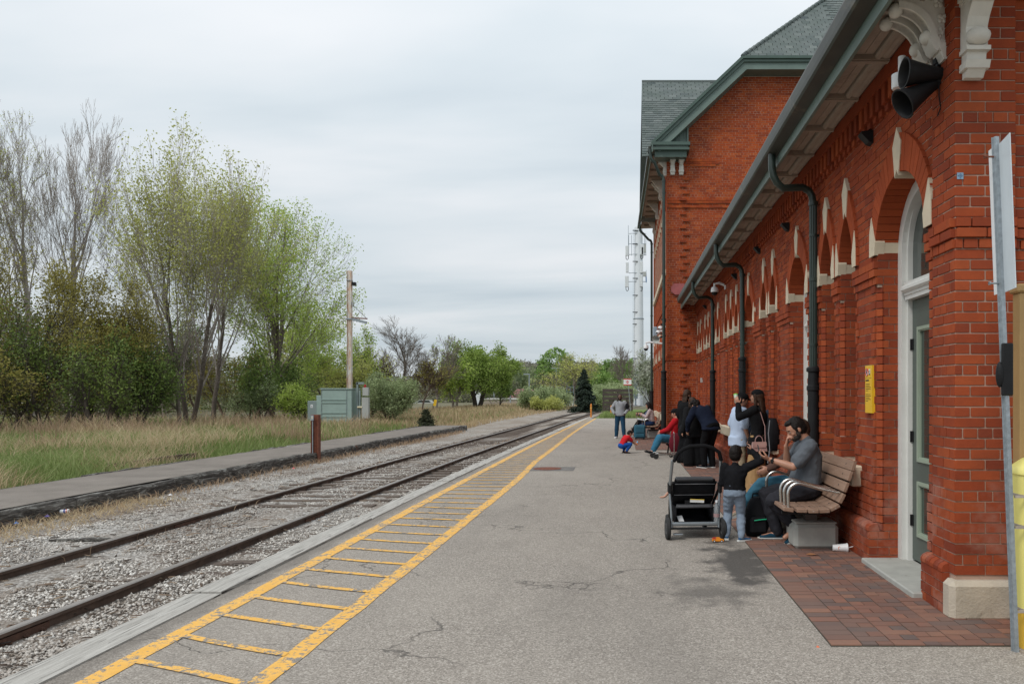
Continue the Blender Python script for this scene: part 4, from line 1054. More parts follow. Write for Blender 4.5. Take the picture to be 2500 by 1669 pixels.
# ================================================================== VEGETATION
def leaf_mat(name, c0, c1, c2, trans=.25):
    t = NT(name); r = t.attr(); c = t.ramp(r, [(0, c0), (.5, c1), (1, c2)]); t.set(c, .75)
    t.b.inputs['Subsurface Weight'].default_value = 0
    tr_ = t.n.new('ShaderNodeBsdfTranslucent'); t.l.new(c, tr_.inputs[0]); ms = t.n.new('ShaderNodeMixShader'); ms.inputs[0].default_value = trans
    t.l.new(t.b.outputs[0], ms.inputs[1]); t.l.new(tr_.outputs[0], ms.inputs[2]); t.l.new(ms.outputs[0], t.n['Material Output'].inputs[0]); return t.m
L_YG = leaf_mat('leaf_yellow_green', (.32,.33,.08), (.48,.50,.14), (.62,.63,.24), .5)
L_BR = leaf_mat('leaf_bright_green', (.25,.35,.055), (.42,.54,.10), (.56,.66,.20), .5)
L_OL = leaf_mat('leaf_olive', (.19,.16,.04), (.29,.26,.06), (.42,.38,.11), .5)
L_GR = leaf_mat('leaf_mid_green', (.08,.13,.03), (.17,.25,.055), (.29,.39,.10), .45)
L_SH = leaf_mat('leaf_deep_green', (.08,.12,.028), (.15,.21,.045), (.26,.33,.08), .45)
L_MP = leaf_mat('leaf_maple', (.13,.20,.035), (.25,.35,.065), (.40,.50,.13), .5)
L_SG = leaf_mat('leaf_grey_green', (.19,.24,.11), (.33,.40,.19), (.47,.54,.30), .4)
L_DK = leaf_mat('needle_dark', (.012,.022,.014), (.022,.040,.024), (.042,.065,.040), .1)
L_WH = leaf_mat('blossom', (.20,.26,.12), (.42,.44,.34), (.68,.68,.60), .3)
def bark(name, c, v=.3):
    t = NT(name); t.set(t.ramp(t.noise(5, 6, .7, t.mapv((6,6,1.2))), [(.3, tuple(q*(1-v) for q in c)), (.7, tuple(q*(1+v) for q in c))]), .95); return t.m
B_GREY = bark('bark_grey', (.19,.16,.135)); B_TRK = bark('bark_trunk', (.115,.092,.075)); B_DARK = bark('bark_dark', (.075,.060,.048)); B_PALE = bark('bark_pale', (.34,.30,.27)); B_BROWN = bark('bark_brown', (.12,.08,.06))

def grow(rg, base, d0, L0, r0, levels, kids, spread, up=.25, taper=.6, lenk=.62, wob=.10, start=.3, rmin=.006, nseg=5, vase=0.0):
    """returns segments p0,p1,r0,r1,level and twig points"""
    segs = []; tips = []
    stack = [(np.array(base, float), np.array(d0, float)/np.linalg.norm(d0), L0, r0, 0)]
    while stack:
        p, d, L, r, lv = stack.pop()
        n = nseg if lv < 2 else (3 if lv < levels-1 else 1)
        cur = p; pts = [(p, d, r)]
        for i in range(n):
            d = d+rg.normal(0, wob, 3)+np.array([0, 0, up*(.25 if lv else .08)]); d /= np.linalg.norm(d)
            q = cur+d*(L/n); rr = r*(1-(1-taper)*(i+1)/n) if lv == 0 else r*(1-.75*(i+1)/n)
            segs.append((cur, q, pts[-1][2], max(rr, rmin), lv)); cur = q; pts.append((q, d, max(rr, rmin)))
        if lv >= levels-1:
            tips.append(cur); tips.append((pts[1][0]+pts[2][0])/2 if n > 1 else cur); continue
        k = kids[min(lv, len(kids)-1)]
        for j in range(k):
            t_ = start+(1-start)*(j+rg.random()*.8)/k if lv == 0 else .25+.75*(j+rg.random()*.8)/k
            x = min(t_, .999)*n; i = int(x); f = x-i
            pos = pts[i][0]*(1-f)+pts[i+1][0]*f; dd = pts[i+1][1]; ra = pts[i+1][2]
            perp = np.cross(dd, rg.normal(0, 1, 3)); perp /= np.linalg.norm(perp)+1e-9
            a = spread*(1-.25*t_)*rg.uniform(.75, 1.2); nd = dd*math.cos(a)+perp*math.sin(a)
            stack.append((pos, nd, L*lenk*rg.uniform(.75, 1.12)*(1.15-(.45-vase)*t_ if lv == 0 else 1), max(ra*rg.uniform(.4, .6), rmin), lv+1))
        stack.append((cur, d, L*lenk*.8, pts[-1][2]*.8, lv+1))
    return segs, np.array(tips)
def seg_mesh(name, segs, m, parent, nside=4):
    if not segs: return None
    p0 = np.array([s[0] for s in segs]); p1 = np.array([s[1] for s in segs]); r0 = np.array([s[2] for s in segs]); r1 = np.array([s[3] for s in segs])
    d = p1-p0; d /= np.linalg.norm(d, axis=1, keepdims=True)+1e-9
    ref = np.where(np.abs(d[:, 2:3]) > .9, np.array([[1., 0, 0]]), np.array([[0., 0, 1]])); a = np.cross(d, ref); a /= np.linalg.norm(a, axis=1, keepdims=True); b = np.cross(d, a)
    n = nside; ang = 2*np.pi*np.arange(n)/n; ca, sa = np.cos(ang), np.sin(ang)
    ra = a[:, None]*ca[None, :, None]+b[:, None]*sa[None, :, None]
    V = np.concatenate([p0[:, None]+ra*r0[:, None, None], p1[:, None]+ra*r1[:, None, None]], 1)
    f = np.array([(j, (j+1) % n, n+(j+1) % n, n+j) for j in range(n)]); Fc = (np.arange(len(segs))*2*n)[:, None, None]+f[None]
    return np_mesh(name, V.reshape(-1, 3), Fc.reshape(-1, 4), m, parent, smooth=True)
def leaf_mesh(name, pts, size, m, parent, rg, tri=False, tone=None):
    n = len(pts); s = size*rg.uniform(.6, 1.35, n)
    a = rg.normal(0, 1, (n, 3)); a /= np.linalg.norm(a, axis=1, keepdims=True); c = rg.normal(0, 1, (n, 3)); b = np.cross(a, c); b /= np.linalg.norm(b, axis=1, keepdims=True)
    V = np.stack([pts-a*s[:, None], pts+b*s[:, None]*.55, pts+a*s[:, None], pts-b*s[:, None]*.55], 1)
    if not tri: Fc = np.arange(n*4).reshape(n, 4)
    else: V = V[:, :3].copy(); V[:, 1] += (pts-V[:, 1])*-.5; Fc = np.arange(n*3).reshape(n, 3)
    rn = np.clip((tone if tone is not None else .5)+rg.normal(0, .2, n), 0, 1)
    return np_mesh(name, V.reshape(-1, 3), Fc, m, parent, rnd=rn)
def clump_tone(pts, seed, sc=1.2):
    return np.array([.5+.55*mnoise.noise(Vector((p[0]*sc, p[1]*sc, p[2]*sc+seed))) for p in pts])
def tree(name, x, y, H, r0, label, cat='tree', group=None, seed=1, levels=5, kids=(9,5,4,3), spread=.62, lean=(0,0), nleaf=0, leafsize=.07, lm=None, bm_=B_GREY, L0=.62, lenk=.55, rmin=.008, cluster=.22, start=.28, up=.3, side=3, stems=1, zb=None, wob=.10, fit=None, vase=0.0, bare=0.0):
    rg = np.random.default_rng(seed); z = gz(x, y) if zb is None else zb
    if fit: H *= (y-.55*fit)/y; fit *= .88
    rmin *= .62
    root = empty(name, (x, y, z), label=label, cat=cat, group=group)
    S, T = [], []
    for k in range(stems):
        a = 2*math.pi*k/max(1, stems)+seed; q = .0 if stems == 1 else .28
        d = (lean[0]+q*math.cos(a), lean[1]+q*math.sin(a), 1.0)
        s_, t_ = grow(rg, (0+.15*math.cos(a)*(stems > 1), .15*math.sin(a)*(stems > 1), -.1), d, H*L0, r0, levels, kids, spread, up=up, lenk=lenk, rmin=rmin, start=start, wob=wob, vase=vase)
        S += s_; T.append(t_)
    T = np.concatenate(T)
    top = max(s[1][2] for s in S); k = H/top      # scale to the measured height
    if fit:                                          # fit = wanted half width
        xs_ = np.percentile(np.abs(np.array([s[1][0] for s in S])), 97); kx_ = fit/max(xs_, .1)
    else: kx_ = k
    sc3 = np.array([kx_, kx_, k])
    S = [(a*sc3, b*sc3, c, d, l) for a, b, c, d, l in S]; T = T*sc3
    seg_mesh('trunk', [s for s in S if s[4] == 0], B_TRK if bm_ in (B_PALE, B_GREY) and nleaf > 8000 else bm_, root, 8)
    seg_mesh('branches', [s for s in S if s[4] in (1, 2)], bm_, root, 5)
    tw = [s for s in S if s[4] > 2]
    if nleaf:
        cr_ = empty('crown', (0,0,0), parent=root)
        seg_mesh('twigs', tw, bm_, cr_, side)
        idx = rg.integers(0, len(T), nleaf); pts = T[idx]+rg.uniform(-1, 1, (nleaf, 3))*cluster*1.15; pts = pts[pts[:, 2] > bare*H]
        o_ = leaf_mesh('leaves', pts, leafsize, lm, cr_, rg, tone=clump_tone(pts, seed)); o_['kind'] = 'stuff'
    else: seg_mesh('twigs', tw, bm_, root, side)
    return root
def Tx(px, Y): return (px-VX)*Y/F
def Hh(py, Y, z): return CAMH-(py-VY)*Y/F-z
# the tall trees left of the track
g1 = 'trees beyond the old platform'
y = 39; tree('cottonwood_tree', Tx(462, y), y, Hh(308, y, -.1)*1.05, .13, 'tallest spreading tree coming into yellow green leaf, rising from the grass left of the cabinet', 'tree', g1, 3, 5, (10,6,4), .50, (.03,0), 20000, .062, L_YG, B_PALE, .50, .62, .009, .30, .22, .30, 3, 2, wob=.06, fit=3.9, vase=.40)
y = 41; tree('cottonwood_tree', Tx(520, y), y, Hh(322, y, -.1)*1.02, .13, 'grey trunked tree in sparse yellow green leaf, just right of the tallest tree', 'tree', g1, 12, 5, (9,5,4), .50, (.02,0), 11000, .062, L_YG, B_PALE, .50, .62, .009, .30, .3, .30, 3, wob=.06, fit=4.0, vase=.40)
y = 50; tree('cottonwood_tree', Tx(660, y), y, Hh(440, y, -.1), .22, 'broad dark stemmed tree in fresh bright green leaf, nearest the rusty pole on its left', 'tree', g1, 21, 5, (8,6,4), .66, (.05,0), 24000, .072, L_BR, B_GREY, .44, .64, .012, .36, .2, .18, 3, 2, wob=.08, fit=4.7, vase=.30)
y = 55; tree('bare_tree', Tx(178, y), y, Hh(298, y, -.1)*1.13, .22, 'tall pale bare tree with upswept twigs, right one of the leafless pair', 'tree', g1, 31, 6, (9,5,4,3), .58, (.0,0), 0, bm_=B_PALE, L0=.5, lenk=.58, rmin=.013, start=.35, up=.35, wob=.07, fit=4.2, vase=.3)
y = 54; tree('bare_tree', Tx(82, y), y, Hh(285, y, -.1)*1.06, .20, 'tall pale tree with a few leaf buds, between the bare pair and the frame edge', 'tree', g1, 33, 6, (8,5,4,3), .50, (-.02,0), 2600, .06, L_YG, B_PALE, .5, .56, .012, .15, .32, .4, 3, wob=.07, fit=3.6, vase=.25)
y = 52; tree('bare_tree', Tx(-5, y), y, Hh(262, y, -.1)*1.0, .20, 'tall budding tree cut by the left edge of the frame', 'tree', g1, 37, 6, (8,5,4,3), .42, (.0,0), 2200, .07, L_YG, B_PALE, .6, .50, .012, .15, .32, .45, 3, wob=.07, fit=3.0)
y = 46; tree('small_tree', Tx(405, y), y, Hh(560, y, -.1), .10, 'slim bare grey tree standing before the tallest trunks', 'tree', g1, 41, 5, (9,5,4), .6, (-.1,0), 600, .06, L_YG, B_GREY, .6, .55, .010, .2, .2, .2, 3, fit=3.0)
y = 36; tree('leaning_tree', Tx(432, y), y, Hh(760, y, -.1), .11, 'small bare tree with broken leaning trunk in the tall grass', 'tree', g1, 43, 5, (8,5,4), .8, (.1,0), 0, bm_=B_GREY, L0=.6, lenk=.6, rmin=.009, start=.3, up=.12, wob=.16, fit=2.3)
# dark thicket at the far left
tg = 'thicket of bushy young trees at the far left'
for i, (px, py, Y, f_, lm, nl, lab) in enumerate([
    (60, 560, 33, 2.6, L_OL, 15000, 'bronze leaved bushy tree at the left edge below the bare trees'),
    (215, 640, 34, 2.7, L_OL, 14000, 'olive bushy tree right of the bronze one'),
    (-30, 700, 31, 2.0, L_SH, 4500, 'dark green bush at the extreme left edge'),
    (125, 780, 31, 2.2, L_SH, 5500, 'dark green bush under the olive trees'),
    (300, 745, 35, 1.9, L_GR, 7500, 'dense green bush at the right end of the dark thicket'),
    (345, 860, 34, 1.4, L_GR, 5000, 'low green bush beside the tall grass right of the thicket'),
    (240, 850, 30.5, 1.4, L_SH, 3000, 'low dark bush behind the brown grass'),
    (20, 850, 30, 1.6, L_OL, 5000, 'twiggy low bush at the left edge above the grass')]):
    tree('bushy_tree', Tx(px, Y), Y, Hh(py, Y, -.1), .09, lab, 'bush', tg, 51+i, 5, (8,5,3), .75, (0,0), nl, .055, lm, B_DARK, .55, .60, .009, .30, .06, .2, 3, 2, fit=f_)
# middle thicket
tg = 'young trees and shrubs between the tall trees and the cabinet'
for i, (px, py, Y, f_, lm, nl, ls, bm_, lab) in enumerate([
    (395, 800, 47, 2.6, L_OL, 3500, .07, B_BROWN, 'brown twiggy shrub left of the tall tree trunks'),
    (480, 760, 48, 2.8, L_GR, 4500, .07, B_BROWN, 'dusky green shrub behind the tall grey trunks'),
    (560, 830, 45, 2.4, L_OL, 3500, .07, B_BROWN, 'brown shrub right of the tall grey trunks'),
    (640, 860, 44, 2.2, L_GR, 4500, .07, B_DARK, 'green shrub under the bright green tree'),
    (735, 720, 60, 3.2, L_BR, 5000, .085, B_GREY, 'slim pale stemmed tree with strings of yellow green leaves behind the cabinet'),
    (690, 770, 62, 3.0, L_YG, 4500, .09, B_GREY, 'thin yellow green tree left of the rusty pole'),
    (790, 830, 58, 2.2, L_BR, 4500, .085, B_GREY, 'bright low shrub behind the green cabinet'),
    (885, 790, 62, 2.2, L_BR, 3500, .085, B_GREY, 'narrow vine clad tree just right of the rusty pole'),
    (860, 870, 56, 2.4, L_YG, 4500, .085, B_GREY, 'yellow green scrub right of the rusty pole'),
    (735, 935, 41.5, .95, L_BR, 5500, .05, B_DARK, 'bright lime bush hugging the left side of the cabinet'),
    (615, 930, 42, 1.3, L_SG, 6000, .05, B_BROWN, 'soft grey green willow bush in the grass left of the cabinet'),
    (680, 905, 46, 1.4, L_GR, 4500, .06, B_BROWN, 'bluish green bush between willow bush and cabinet')]):
    tree('shrub', Tx(px, Y), Y, Hh(py, Y, -.1), .07, lab, 'shrub', tg, 71+i, 5, (7,5,3), .6, (0,0), nl, ls, lm, bm_, .58, .58, .010, .30, .1, .3, 3, 2 if f_ < 2.5 else 1, fit=f_)
tree('willow_bush', Tx(950, 42), 42, Hh(922, 42, -.1), .04, 'large feathery grey green willow bush right of the cabinet', 'bush', None, 90, 4, (9,7,5), .65, (0,0), 14000, .050, L_SG, B_BROWN, .6, .6, .008, .20, .05, .45, 3, 3, fit=1.55)
tree('willow_bush', Tx(905, 43), 43, Hh(905, 43, -.1), .04, 'taller willow shoots against the right side of the cabinet', 'bush', None, 93, 4, (9,7,5), .5, (0,0), 7000, .050, L_SG, B_BROWN, .6, .6, .008, .18, .05, .5, 3, 2, fit=.9)
# trees further back
for (px, py, Y, f_, nl, lm, bm_, r_, seed, lab, nm) in [
    (985, 775, 75, 3.6, 0, None, B_GREY, .17, 101, 'leafless spreading tree beyond the willow bush', 'bare_tree'),
    (1065, 812, 80, 2.6, 500, L_BR, B_GREY, .12, 102, 'smaller leafless tree right of the spreading bare tree', 'bare_tree'),
    (925, 850, 70, 2.4, 1200, L_YG, B_BROWN, .10, 103, 'low brown twiggy tree left of the spreading bare tree', 'bare_tree'),
    (1030, 880, 72, 2.6, 1800, L_OL, B_BROWN, .08, 104, 'brown scrub tree below the smaller leafless tree', 'scrub_tree')]:
    tree(nm, Tx(px, Y), Y, Hh(py, Y, -.4), r_, lab, 'tree', 'far trees along the track', seed, 5, (10,6,5), .62, (0,0), nl, .09, lm, bm_, .55, .58, .016, .3, .2, .25, 3, fit=f_)
tree('maple_tree', Tx(1165, 90), 90, Hh(835, 90, -.4), .30, 'broad rounded green tree with a limb leaning right beside the track', 'tree', None, 111, 5, (8,5,4), .85, (.10,0), 24000, .12, L_MP, B_DARK, .42, .62, .014, .45, .15, .1, 3, 2, fit=4.1, bare=.10)
tree('maple_tree', Tx(1110, 84), 84, Hh(880, 84, -.4), .16, 'smaller green tree left of the broad rounded one', 'tree', None, 113, 5, (7,5,3), .8, (0,0), 3500, .12, L_BR, B_GREY, .45, .6, .014, .38, .2, .15, 3, 2, fit=1.8, bare=.15)
tree('maple_tree', Tx(1222, 96), 96, Hh(915, 96, -.4), .12, 'low green tree at the right foot of the broad rounded one', 'tree', None, 114, 5, (7,5,3), .8, (0,0), 2500, .12, L_GR, B_DARK, .45, .6, .014, .42, .1, .15, 3, 1, fit=1.6, bare=.35)
for i, (px, py, Y, f_, lm, nl, lab) in enumerate([
    (1300, 948, 82, 1.8, L_SG, 6500, 'pale green bush between the beige shed and the spruce'),
    (1350, 946, 86, 1.9, L_SG, 6500, 'rounder olive bush left of the spruce'),
    (1335, 970, 80, 1.6, L_YG, 4500, 'low bush in front of the pale ones by the track'),
    (1480, 938, 84, 2.0, L_SG, 7500, 'soft green bush between the spruce and the brown screen'),
    (1510, 925, 92, 2.6, L_SG, 8000, 'tall soft green bush behind the brown screen'),
    (1455, 960, 78, .9, L_SG, 3500, 'small bush at the right foot of the spruce')]):
    tree('bush', Tx(px, Y), Y, Hh(py, Y, -.4), .05, lab, 'bush', 'bushes at the end of the platform', 121+i, 4, (7,5,4), .75, (0,0), nl, .09, lm, B_BROWN, .55, .6, .012, .32, .05, .3, 3, 3, fit=f_)
tree('blossom_tree', Tx(1592, 75), 75, Hh(850, 75, -.1), .12, 'white flowering tree right of the phone mast, against the station', 'tree', None, 131, 5, (9,6,4), .6, (.02,0), 11000, .075, L_WH, B_DARK, .55, .55, .012, .35, .12, .3, 3, 2, fit=1.7)
tree('bare_tree', Tx(1538, 110), 110, Hh(830, 110, -.1), .14, 'slim leafless tree just left of the phone mast', 'tree', None, 133, 5, (9,6,4), .6, (0,0), 0, bm_=B_GREY, L0=.6, lenk=.55, rmin=.02, start=.25, up=.25, fit=3.0)
tree('budding_tree', Tx(1405, 170), 170, Hh(858, 170, -.1), .40, 'tall pale budding tree on the rise left of the spruce', 'tree', None, 135, 5, (8,5,4), .75, (0,0), 4500, .17, L_YG, B_GREY, .5, .58, .045, .8, .3, .1, 3, fit=8.5)

def conifer(name, x, y, H, w, n, label, seed, z=None, ls=.10, m=L_DK):
    rg = np.random.default_rng(seed); z = gz(x, y) if z is None else z
    root = empty(name, (x, y, z), label=label, cat='conifer')
    mb = MB(); mb.tube([(0,0,-.1), (0,0,H*.97)], [w*.05+.02, .02], 7); mb.build('trunk', B_DARK, root)
    cr_ = empty('crown', (0,0,0), parent=root)
    nb = int(60+H*14); segs = []; P_ = []
    for i in range(nb):
        t_ = (i+rg.random())/nb; zc = H*(.05+.93*t_); R = w*(1-t_)**.85*rg.uniform(.75, 1.12)+.04; a = rg.uniform(0, 6.28)
        p0 = np.array([0,0,zc]); p1 = np.array([R*math.cos(a), R*math.sin(a), zc-R*.28+rg.uniform(-.05,.12)*R]); segs.append((p0, p1, .02, .006, 3))
        k = int(n/nb*(R/w*1.7+.25)); u = rg.random(k)**.65; q = p0+(p1-p0)*u[:, None]
        q += rg.normal(0, 1, (k, 3))*np.array([1, 1, .45])*(.05+.12*R*.6)*(.5+u[:, None]*.7); P_.append(q)
    seg_mesh('boughs', segs, B_DARK, cr_, 3)
    P_ = np.concatenate(P_); o_ = leaf_mesh('needles', P_, ls, m, cr_, rg, tone=clump_tone(P_, seed, 2.0)); o_['kind'] = 'stuff'; return root
conifer('spruce_tree', Tx(1425, 74), 74, Hh(897, 74, -.4)*.98, 1.55, 20000, 'dark blue green spruce standing beside the far end of the track', 141, ls=.085)
conifer('juniper_bush', Tx(1040, 38.2), 38.2, Hh(998, 38.2, -.15), .42, 5000, 'small dark cone shaped evergreen beside the end of the old platform', 143, z=-.15, ls=.045, m=leaf_mat('needle_olive', (.02,.026,.012), (.045,.052,.022), (.09,.10,.04), .1))
conifer('pine_tree', Tx(1318, 260), 260, Hh(868, 260, 5), 4.6, 5000, 'pointed dark conifer standing out on the distant hill', 145, ls=.45)

# far woods on the rise: individual crowns too many to count
def mass(name, pts_fn, n, size, m, label, seed, twig=None):
    rg = np.random.default_rng(seed); P_ = pts_fn(rg, n); o_ = leaf_mesh(name, P_, size, m, None, rg, True, tone=clump_tone(P_, seed, .35)); tag(o_, label, 'woods', kind='stuff'); return o_
def crowns(lst):
    def f_(rg, n):
        w = np.array([c[3]*c[4] for c in lst]); w = w/w.sum(); out = []
        for c, k in zip(lst, (w*n).astype(int)):
            x, y, z0, rx, h = c; v = rg.normal(0, 1, (k, 3)); v /= np.linalg.norm(v, axis=1, keepdims=True); v *= rg.uniform(.55, 1.0, (k, 1))**.5
            v[:, 2] = v[:, 2]*.5+.5
            q = v*np.array([rx, rx*.8, h])+np.array([x, y, z0])
            q += np.array([mnoise.noise_vector(Vector(p*.6))[:] for p in q])*rx*.3; out.append(q)
        return np.concatenate(out)
    return f_
rgc = np.random.default_rng(77)
def belt(px0, px1, Y0, Y1, ytop0, ytop1, n, r0, r1, seed):
    rg = np.random.default_rng(seed); L = []
    for i in range(n):
        px = px0+(px1-px0)*(i+rg.random())/n; Y = rg.uniform(Y0, Y1); z = gz(Tx(px, Y), Y); f_ = (px-px0)/(px1-px0)
        top = CAMH-((ytop0+(ytop1-ytop0)*f_+rg.uniform(-6, 12))-VY)*Y/F; L.append((Tx(px, Y), Y, z-1, rg.uniform(r0, r1), max(2, top-z+1)))
    return L
M_FW1 = leaf_mat('far_wood_green', (.12,.16,.08), (.20,.25,.12), (.30,.34,.17), .3)
M_FW2 = leaf_mat('far_wood_brown', (.17,.165,.13), (.25,.245,.18), (.33,.32,.24), .3)
M_FW3 = leaf_mat('far_wood_bright', (.12,.20,.05), (.20,.33,.07), (.30,.43,.13), .3)
mass('distant_woods', crowns(belt(1180, 1640, 300, 420, 886, 893, 60, 6, 11, 5)), 38000, .8, M_FW2, 'hazy brown green woods along the skyline of the distant rise', 201)
mass('distant_woods', crowns(belt(1190, 1600, 190, 280, 900, 905, 38, 4, 8, 6)), 32000, .55, M_FW1, 'greener woods on the slope below the skyline', 202)
mass('roadside_trees', crowns([(Tx(1358, 200), 200, 2.5, 5.2, 11), (Tx(1545, 190), 190, 2, 6, 8), (Tx(1500, 205), 205, 3.4, 5.5, 7.6), (Tx(1475, 195), 195, 1, 4.5, 6.5)]), 15000, .34, M_FW3, 'bright green round treetops among the distant woods', 203)
# woods behind the thickets on the left
def backrow(px0, px1, Y, t0, t1, n, seed): return belt(px0, px1, Y, Y+14, t0, t1, n, 2.2, 4.2, seed)
mass('background_woods', crowns(backrow(-60, 420, 58, 730, 790, 16, 11)), 26000, .15, leaf_mat('wood_olive', (.05,.05,.022), (.10,.10,.042), (.16,.16,.07), .3), 'dark olive undergrowth filling the gaps at the far left', 204)
mass('background_woods', crowns(backrow(380, 920, 72, 850, 885, 20, 12)), 28000, .16, leaf_mat('wood_grey', (.13,.15,.07), (.22,.25,.11), (.32,.35,.17), .3), 'grey green scrub between the tall trunks and behind the cabinet', 205)
mass('background_woods', crowns(backrow(880, 1260, 150, 905, 915, 16, 13)), 14000, .25, leaf_mat('wood_brown', (.11,.11,.075), (.17,.175,.11), (.25,.25,.15), .3), 'brownish tree belt behind the beige shed and bare trees', 206)

# ------------------------------------------------------------------ grass
G_GRN = leaf_mat('grass_green', (.13,.18,.05), (.22,.29,.085), (.36,.41,.17), .4)
G_DRY = leaf_mat('grass_dry', (.30,.20,.11), (.50,.38,.22), (.68,.56,.37), .4)
G_BRN = leaf_mat('grass_brown', (.22,.13,.075), (.36,.24,.15), (.50,.37,.25), .4)
def blades(name, X, Y, Z, h, w, lean, m, rg, label, tone=None):
    n = len(X); a = rg.uniform(0, 6.28, n); ca, sa = np.cos(a), np.sin(a); la = rg.uniform(0, 6.28, n); l1 = lean*h*rg.uniform(.2, 1.2, n)
    b0 = np.stack([X-ca*w, Y-sa*w, Z], -1); b1 = np.stack([X+ca*w, Y+sa*w, Z], -1)
    mx_ = X+np.cos(la)*l1*.35; my_ = Y+np.sin(la)*l1*.35; m0 = np.stack([mx_-ca*w*.8, my_-sa*w*.8, Z+h*.6], -1); m1 = np.stack([mx_+ca*w*.8, my_+sa*w*.8, Z+h*.6], -1)
    t_ = np.stack([X+np.cos(la)*l1, Y+np.sin(la)*l1, Z+h*(1-.12*lean)], -1)
    t2 = t_+np.stack([ca*w*.2, sa*w*.2, 0*X], -1)
    V = np.stack([b0, b1, m1, m0, t_, t2], 1).reshape(-1, 3); k = (np.arange(n)*6)[:, None]
    Fc = np.concatenate([k+np.array([[0,1,2,3]]), k+np.array([[3,2,5,4]])])
    rn = np.clip((tone if tone is not None else .5)+rg.normal(0, .18, n), 0, 1)
    o_ = np_mesh(name, V, Fc, m, rnd=np.concatenate([rn, rn])); return tag(o_, label, 'grass', kind='stuff')
def field(n, px0, px1, y0, y1, rg, xmax=None):
    u = rg.random(n); Y = 1/((1/y0)*(1-u)+(1/y1)*u); px = rg.uniform(px0, px1, n); X = (px-VX)*Y/F
    lim = np.array([-10.55+off(q)*.9 for q in Y]); k = X < lim; return X[k], Y[k]
def zs(X, Y): return np.array([gz(a, b) for a, b in zip(X, Y)])
def nval(X, Y, s, seed): return np.array([mnoise.noise(Vector((a*s, b*s, seed))) for a, b in zip(X, Y)])
rg = np.random.default_rng(301)
X, Y = field(95000, -80, 1060, 11.5, 46, rg); Z = zs(X, Y); nv = nval(X, Y, .30, 1); k = nv > -.5
blades('green_grass', X[k], Y[k], Z[k], rg.uniform(.16, .46, k.sum())*(1+.5*np.clip(nv[k], 0, 1)), .006+Y[k]*.0003, .5, G_GRN, rg, 'fresh green grass growing low between the dry stalks', tone=.5+nv[k]*.5)
X, Y = field(56000, -80, 1060, 11.5, 44, rg); Z = zs(X, Y); nv = nval(X, Y, .42, 5); k = nv > .03+.75*(rg.random(len(X))-.5)
blades('dry_grass', X[k], Y[k], Z[k], rg.uniform(.25, .75, k.sum())*(.7+.9*np.clip(nv[k]+.2, 0, 1)), .0028+Y[k]*.00018, .85, G_DRY, rg, 'tall straw coloured dry grass left of the old platform', tone=.55+nv[k]*.4)
X, Y = field(26000, -80, 900, 20, 38, rg); Z = zs(X, Y); nv = nval(X, Y, .30, 9); k = nv > .34+.4*(rg.random(len(X))-.5)
blades('brown_grass', X[k], Y[k], Z[k], rg.uniform(.35, 1.15, k.sum()), .003+Y[k]*.00022, .6, G_BRN, rg, 'tall reddish brown seed stalks before the thicket', tone=.5+nv[k]*.5)
# dry grass verge further along the track, weeds along the old platform and between the rails
n = 18000; Y = 1/((1/38)*(1-rg.random(n))+(1/110)*0+0) if False else 38+(rg.random(n)**1.6)*75; X = np.array([-9.0+off(q) for q in Y])-rg.random(n)**1.4*14
k = (Y > 39.5) | (X < -10.4); X, Y = X[k], Y[k]; blades('verge_grass', X, Y, zs(X, Y), rg.uniform(.15, .55, len(X)), .012+Y*.0004, .4, G_DRY, rg, 'faded dry grass verge beyond the end of the old platform', tone=.45)
n = 9000; Y = 40+(rg.random(n)**1.3)*60; X = np.array([-9.4+off(q) for q in Y])-rg.random(n)*10; blades('verge_weeds', X, Y, zs(X, Y), rg.uniform(.1, .35, n), .012+Y*.0004, .4, G_GRN, rg, 'patches of green weeds in the faded verge', tone=.5)
n = 2200; Y = 6+rg.random(n)**1.2*31; X = np.array([-8.42+off(q)*.8 for q in Y])+np.abs(rg.normal(0, .22, n)); Z = np.full(n, -.27)
blades('straw_litter', X, Y, Z, rg.uniform(.04, .22, n), .0035+Y*.0002, 1.3, G_BRN, rg, 'broken straw and dead weeds along the foot of the old platform', tone=.75)
n = 2300; Y = rg.uniform(7, 13, n); X = rg.normal(-7.9, .30, n)-(Y-9)*.02; blades('straw_litter', X, Y, np.full(n, -.21), rg.uniform(.03, .14, n), .0035, 2.2, G_DRY, rg, 'mat of flattened straw on the ballast at the left', tone=.6)
n = 420; Y = rg.uniform(5, 30, n); X = np.where(rg.random(n) < .5, -5.98, -4.5)+rg.normal(0, .06, n)+np.array([off(q) for q in Y]); blades('track_weeds', X, Y, np.full(n, -.2), rg.uniform(.05, .22, n), .0025+Y*.0002, .8, G_BRN, rg, 'thin dead weed stalks poking up beside the rails', tone=.7)
n = 9000; Y = rg.uniform(50.6, 62, n); X = rg.uniform(-1.6, 3.2, n)
k = (np.abs(Y-52) < 1.6) | (rg.random(n) < .45); X, Y = X[k], Y[k]; blades('platform_end_grass', X, Y, zs(X, Y), rg.uniform(.12, .42, len(X)), .022, .5, G_GRN, rg, 'lush green grass clump at the end of the asphalt platform', tone=.55)
t = NT('lawn'); t.set(t.ramp(t.noise(2, 5, .6), [(.35, (.09,.16,.03)), (.7, (.17,.25,.05))]), 1.0); M_LAWN = t.m
mb = MB(); xs_ = [-1.9+.5*i for i in range(14)]; ys_ = [50.25, 51, 52.5, 55, 58, 62, 70, 80]
vs = [(x, y, gz(x, y)+.02) for y in ys_ for x in xs_]; n_ = len(xs_); mb.add(vs, [(j*n_+i, j*n_+i+1, (j+1)*n_+i+1, (j+1)*n_+i) for j in range(len(ys_)-1) for i in range(n_-1)])
o = mb.build('lawn', M_LAWN, rec=False); o['kind'] = 'structure'
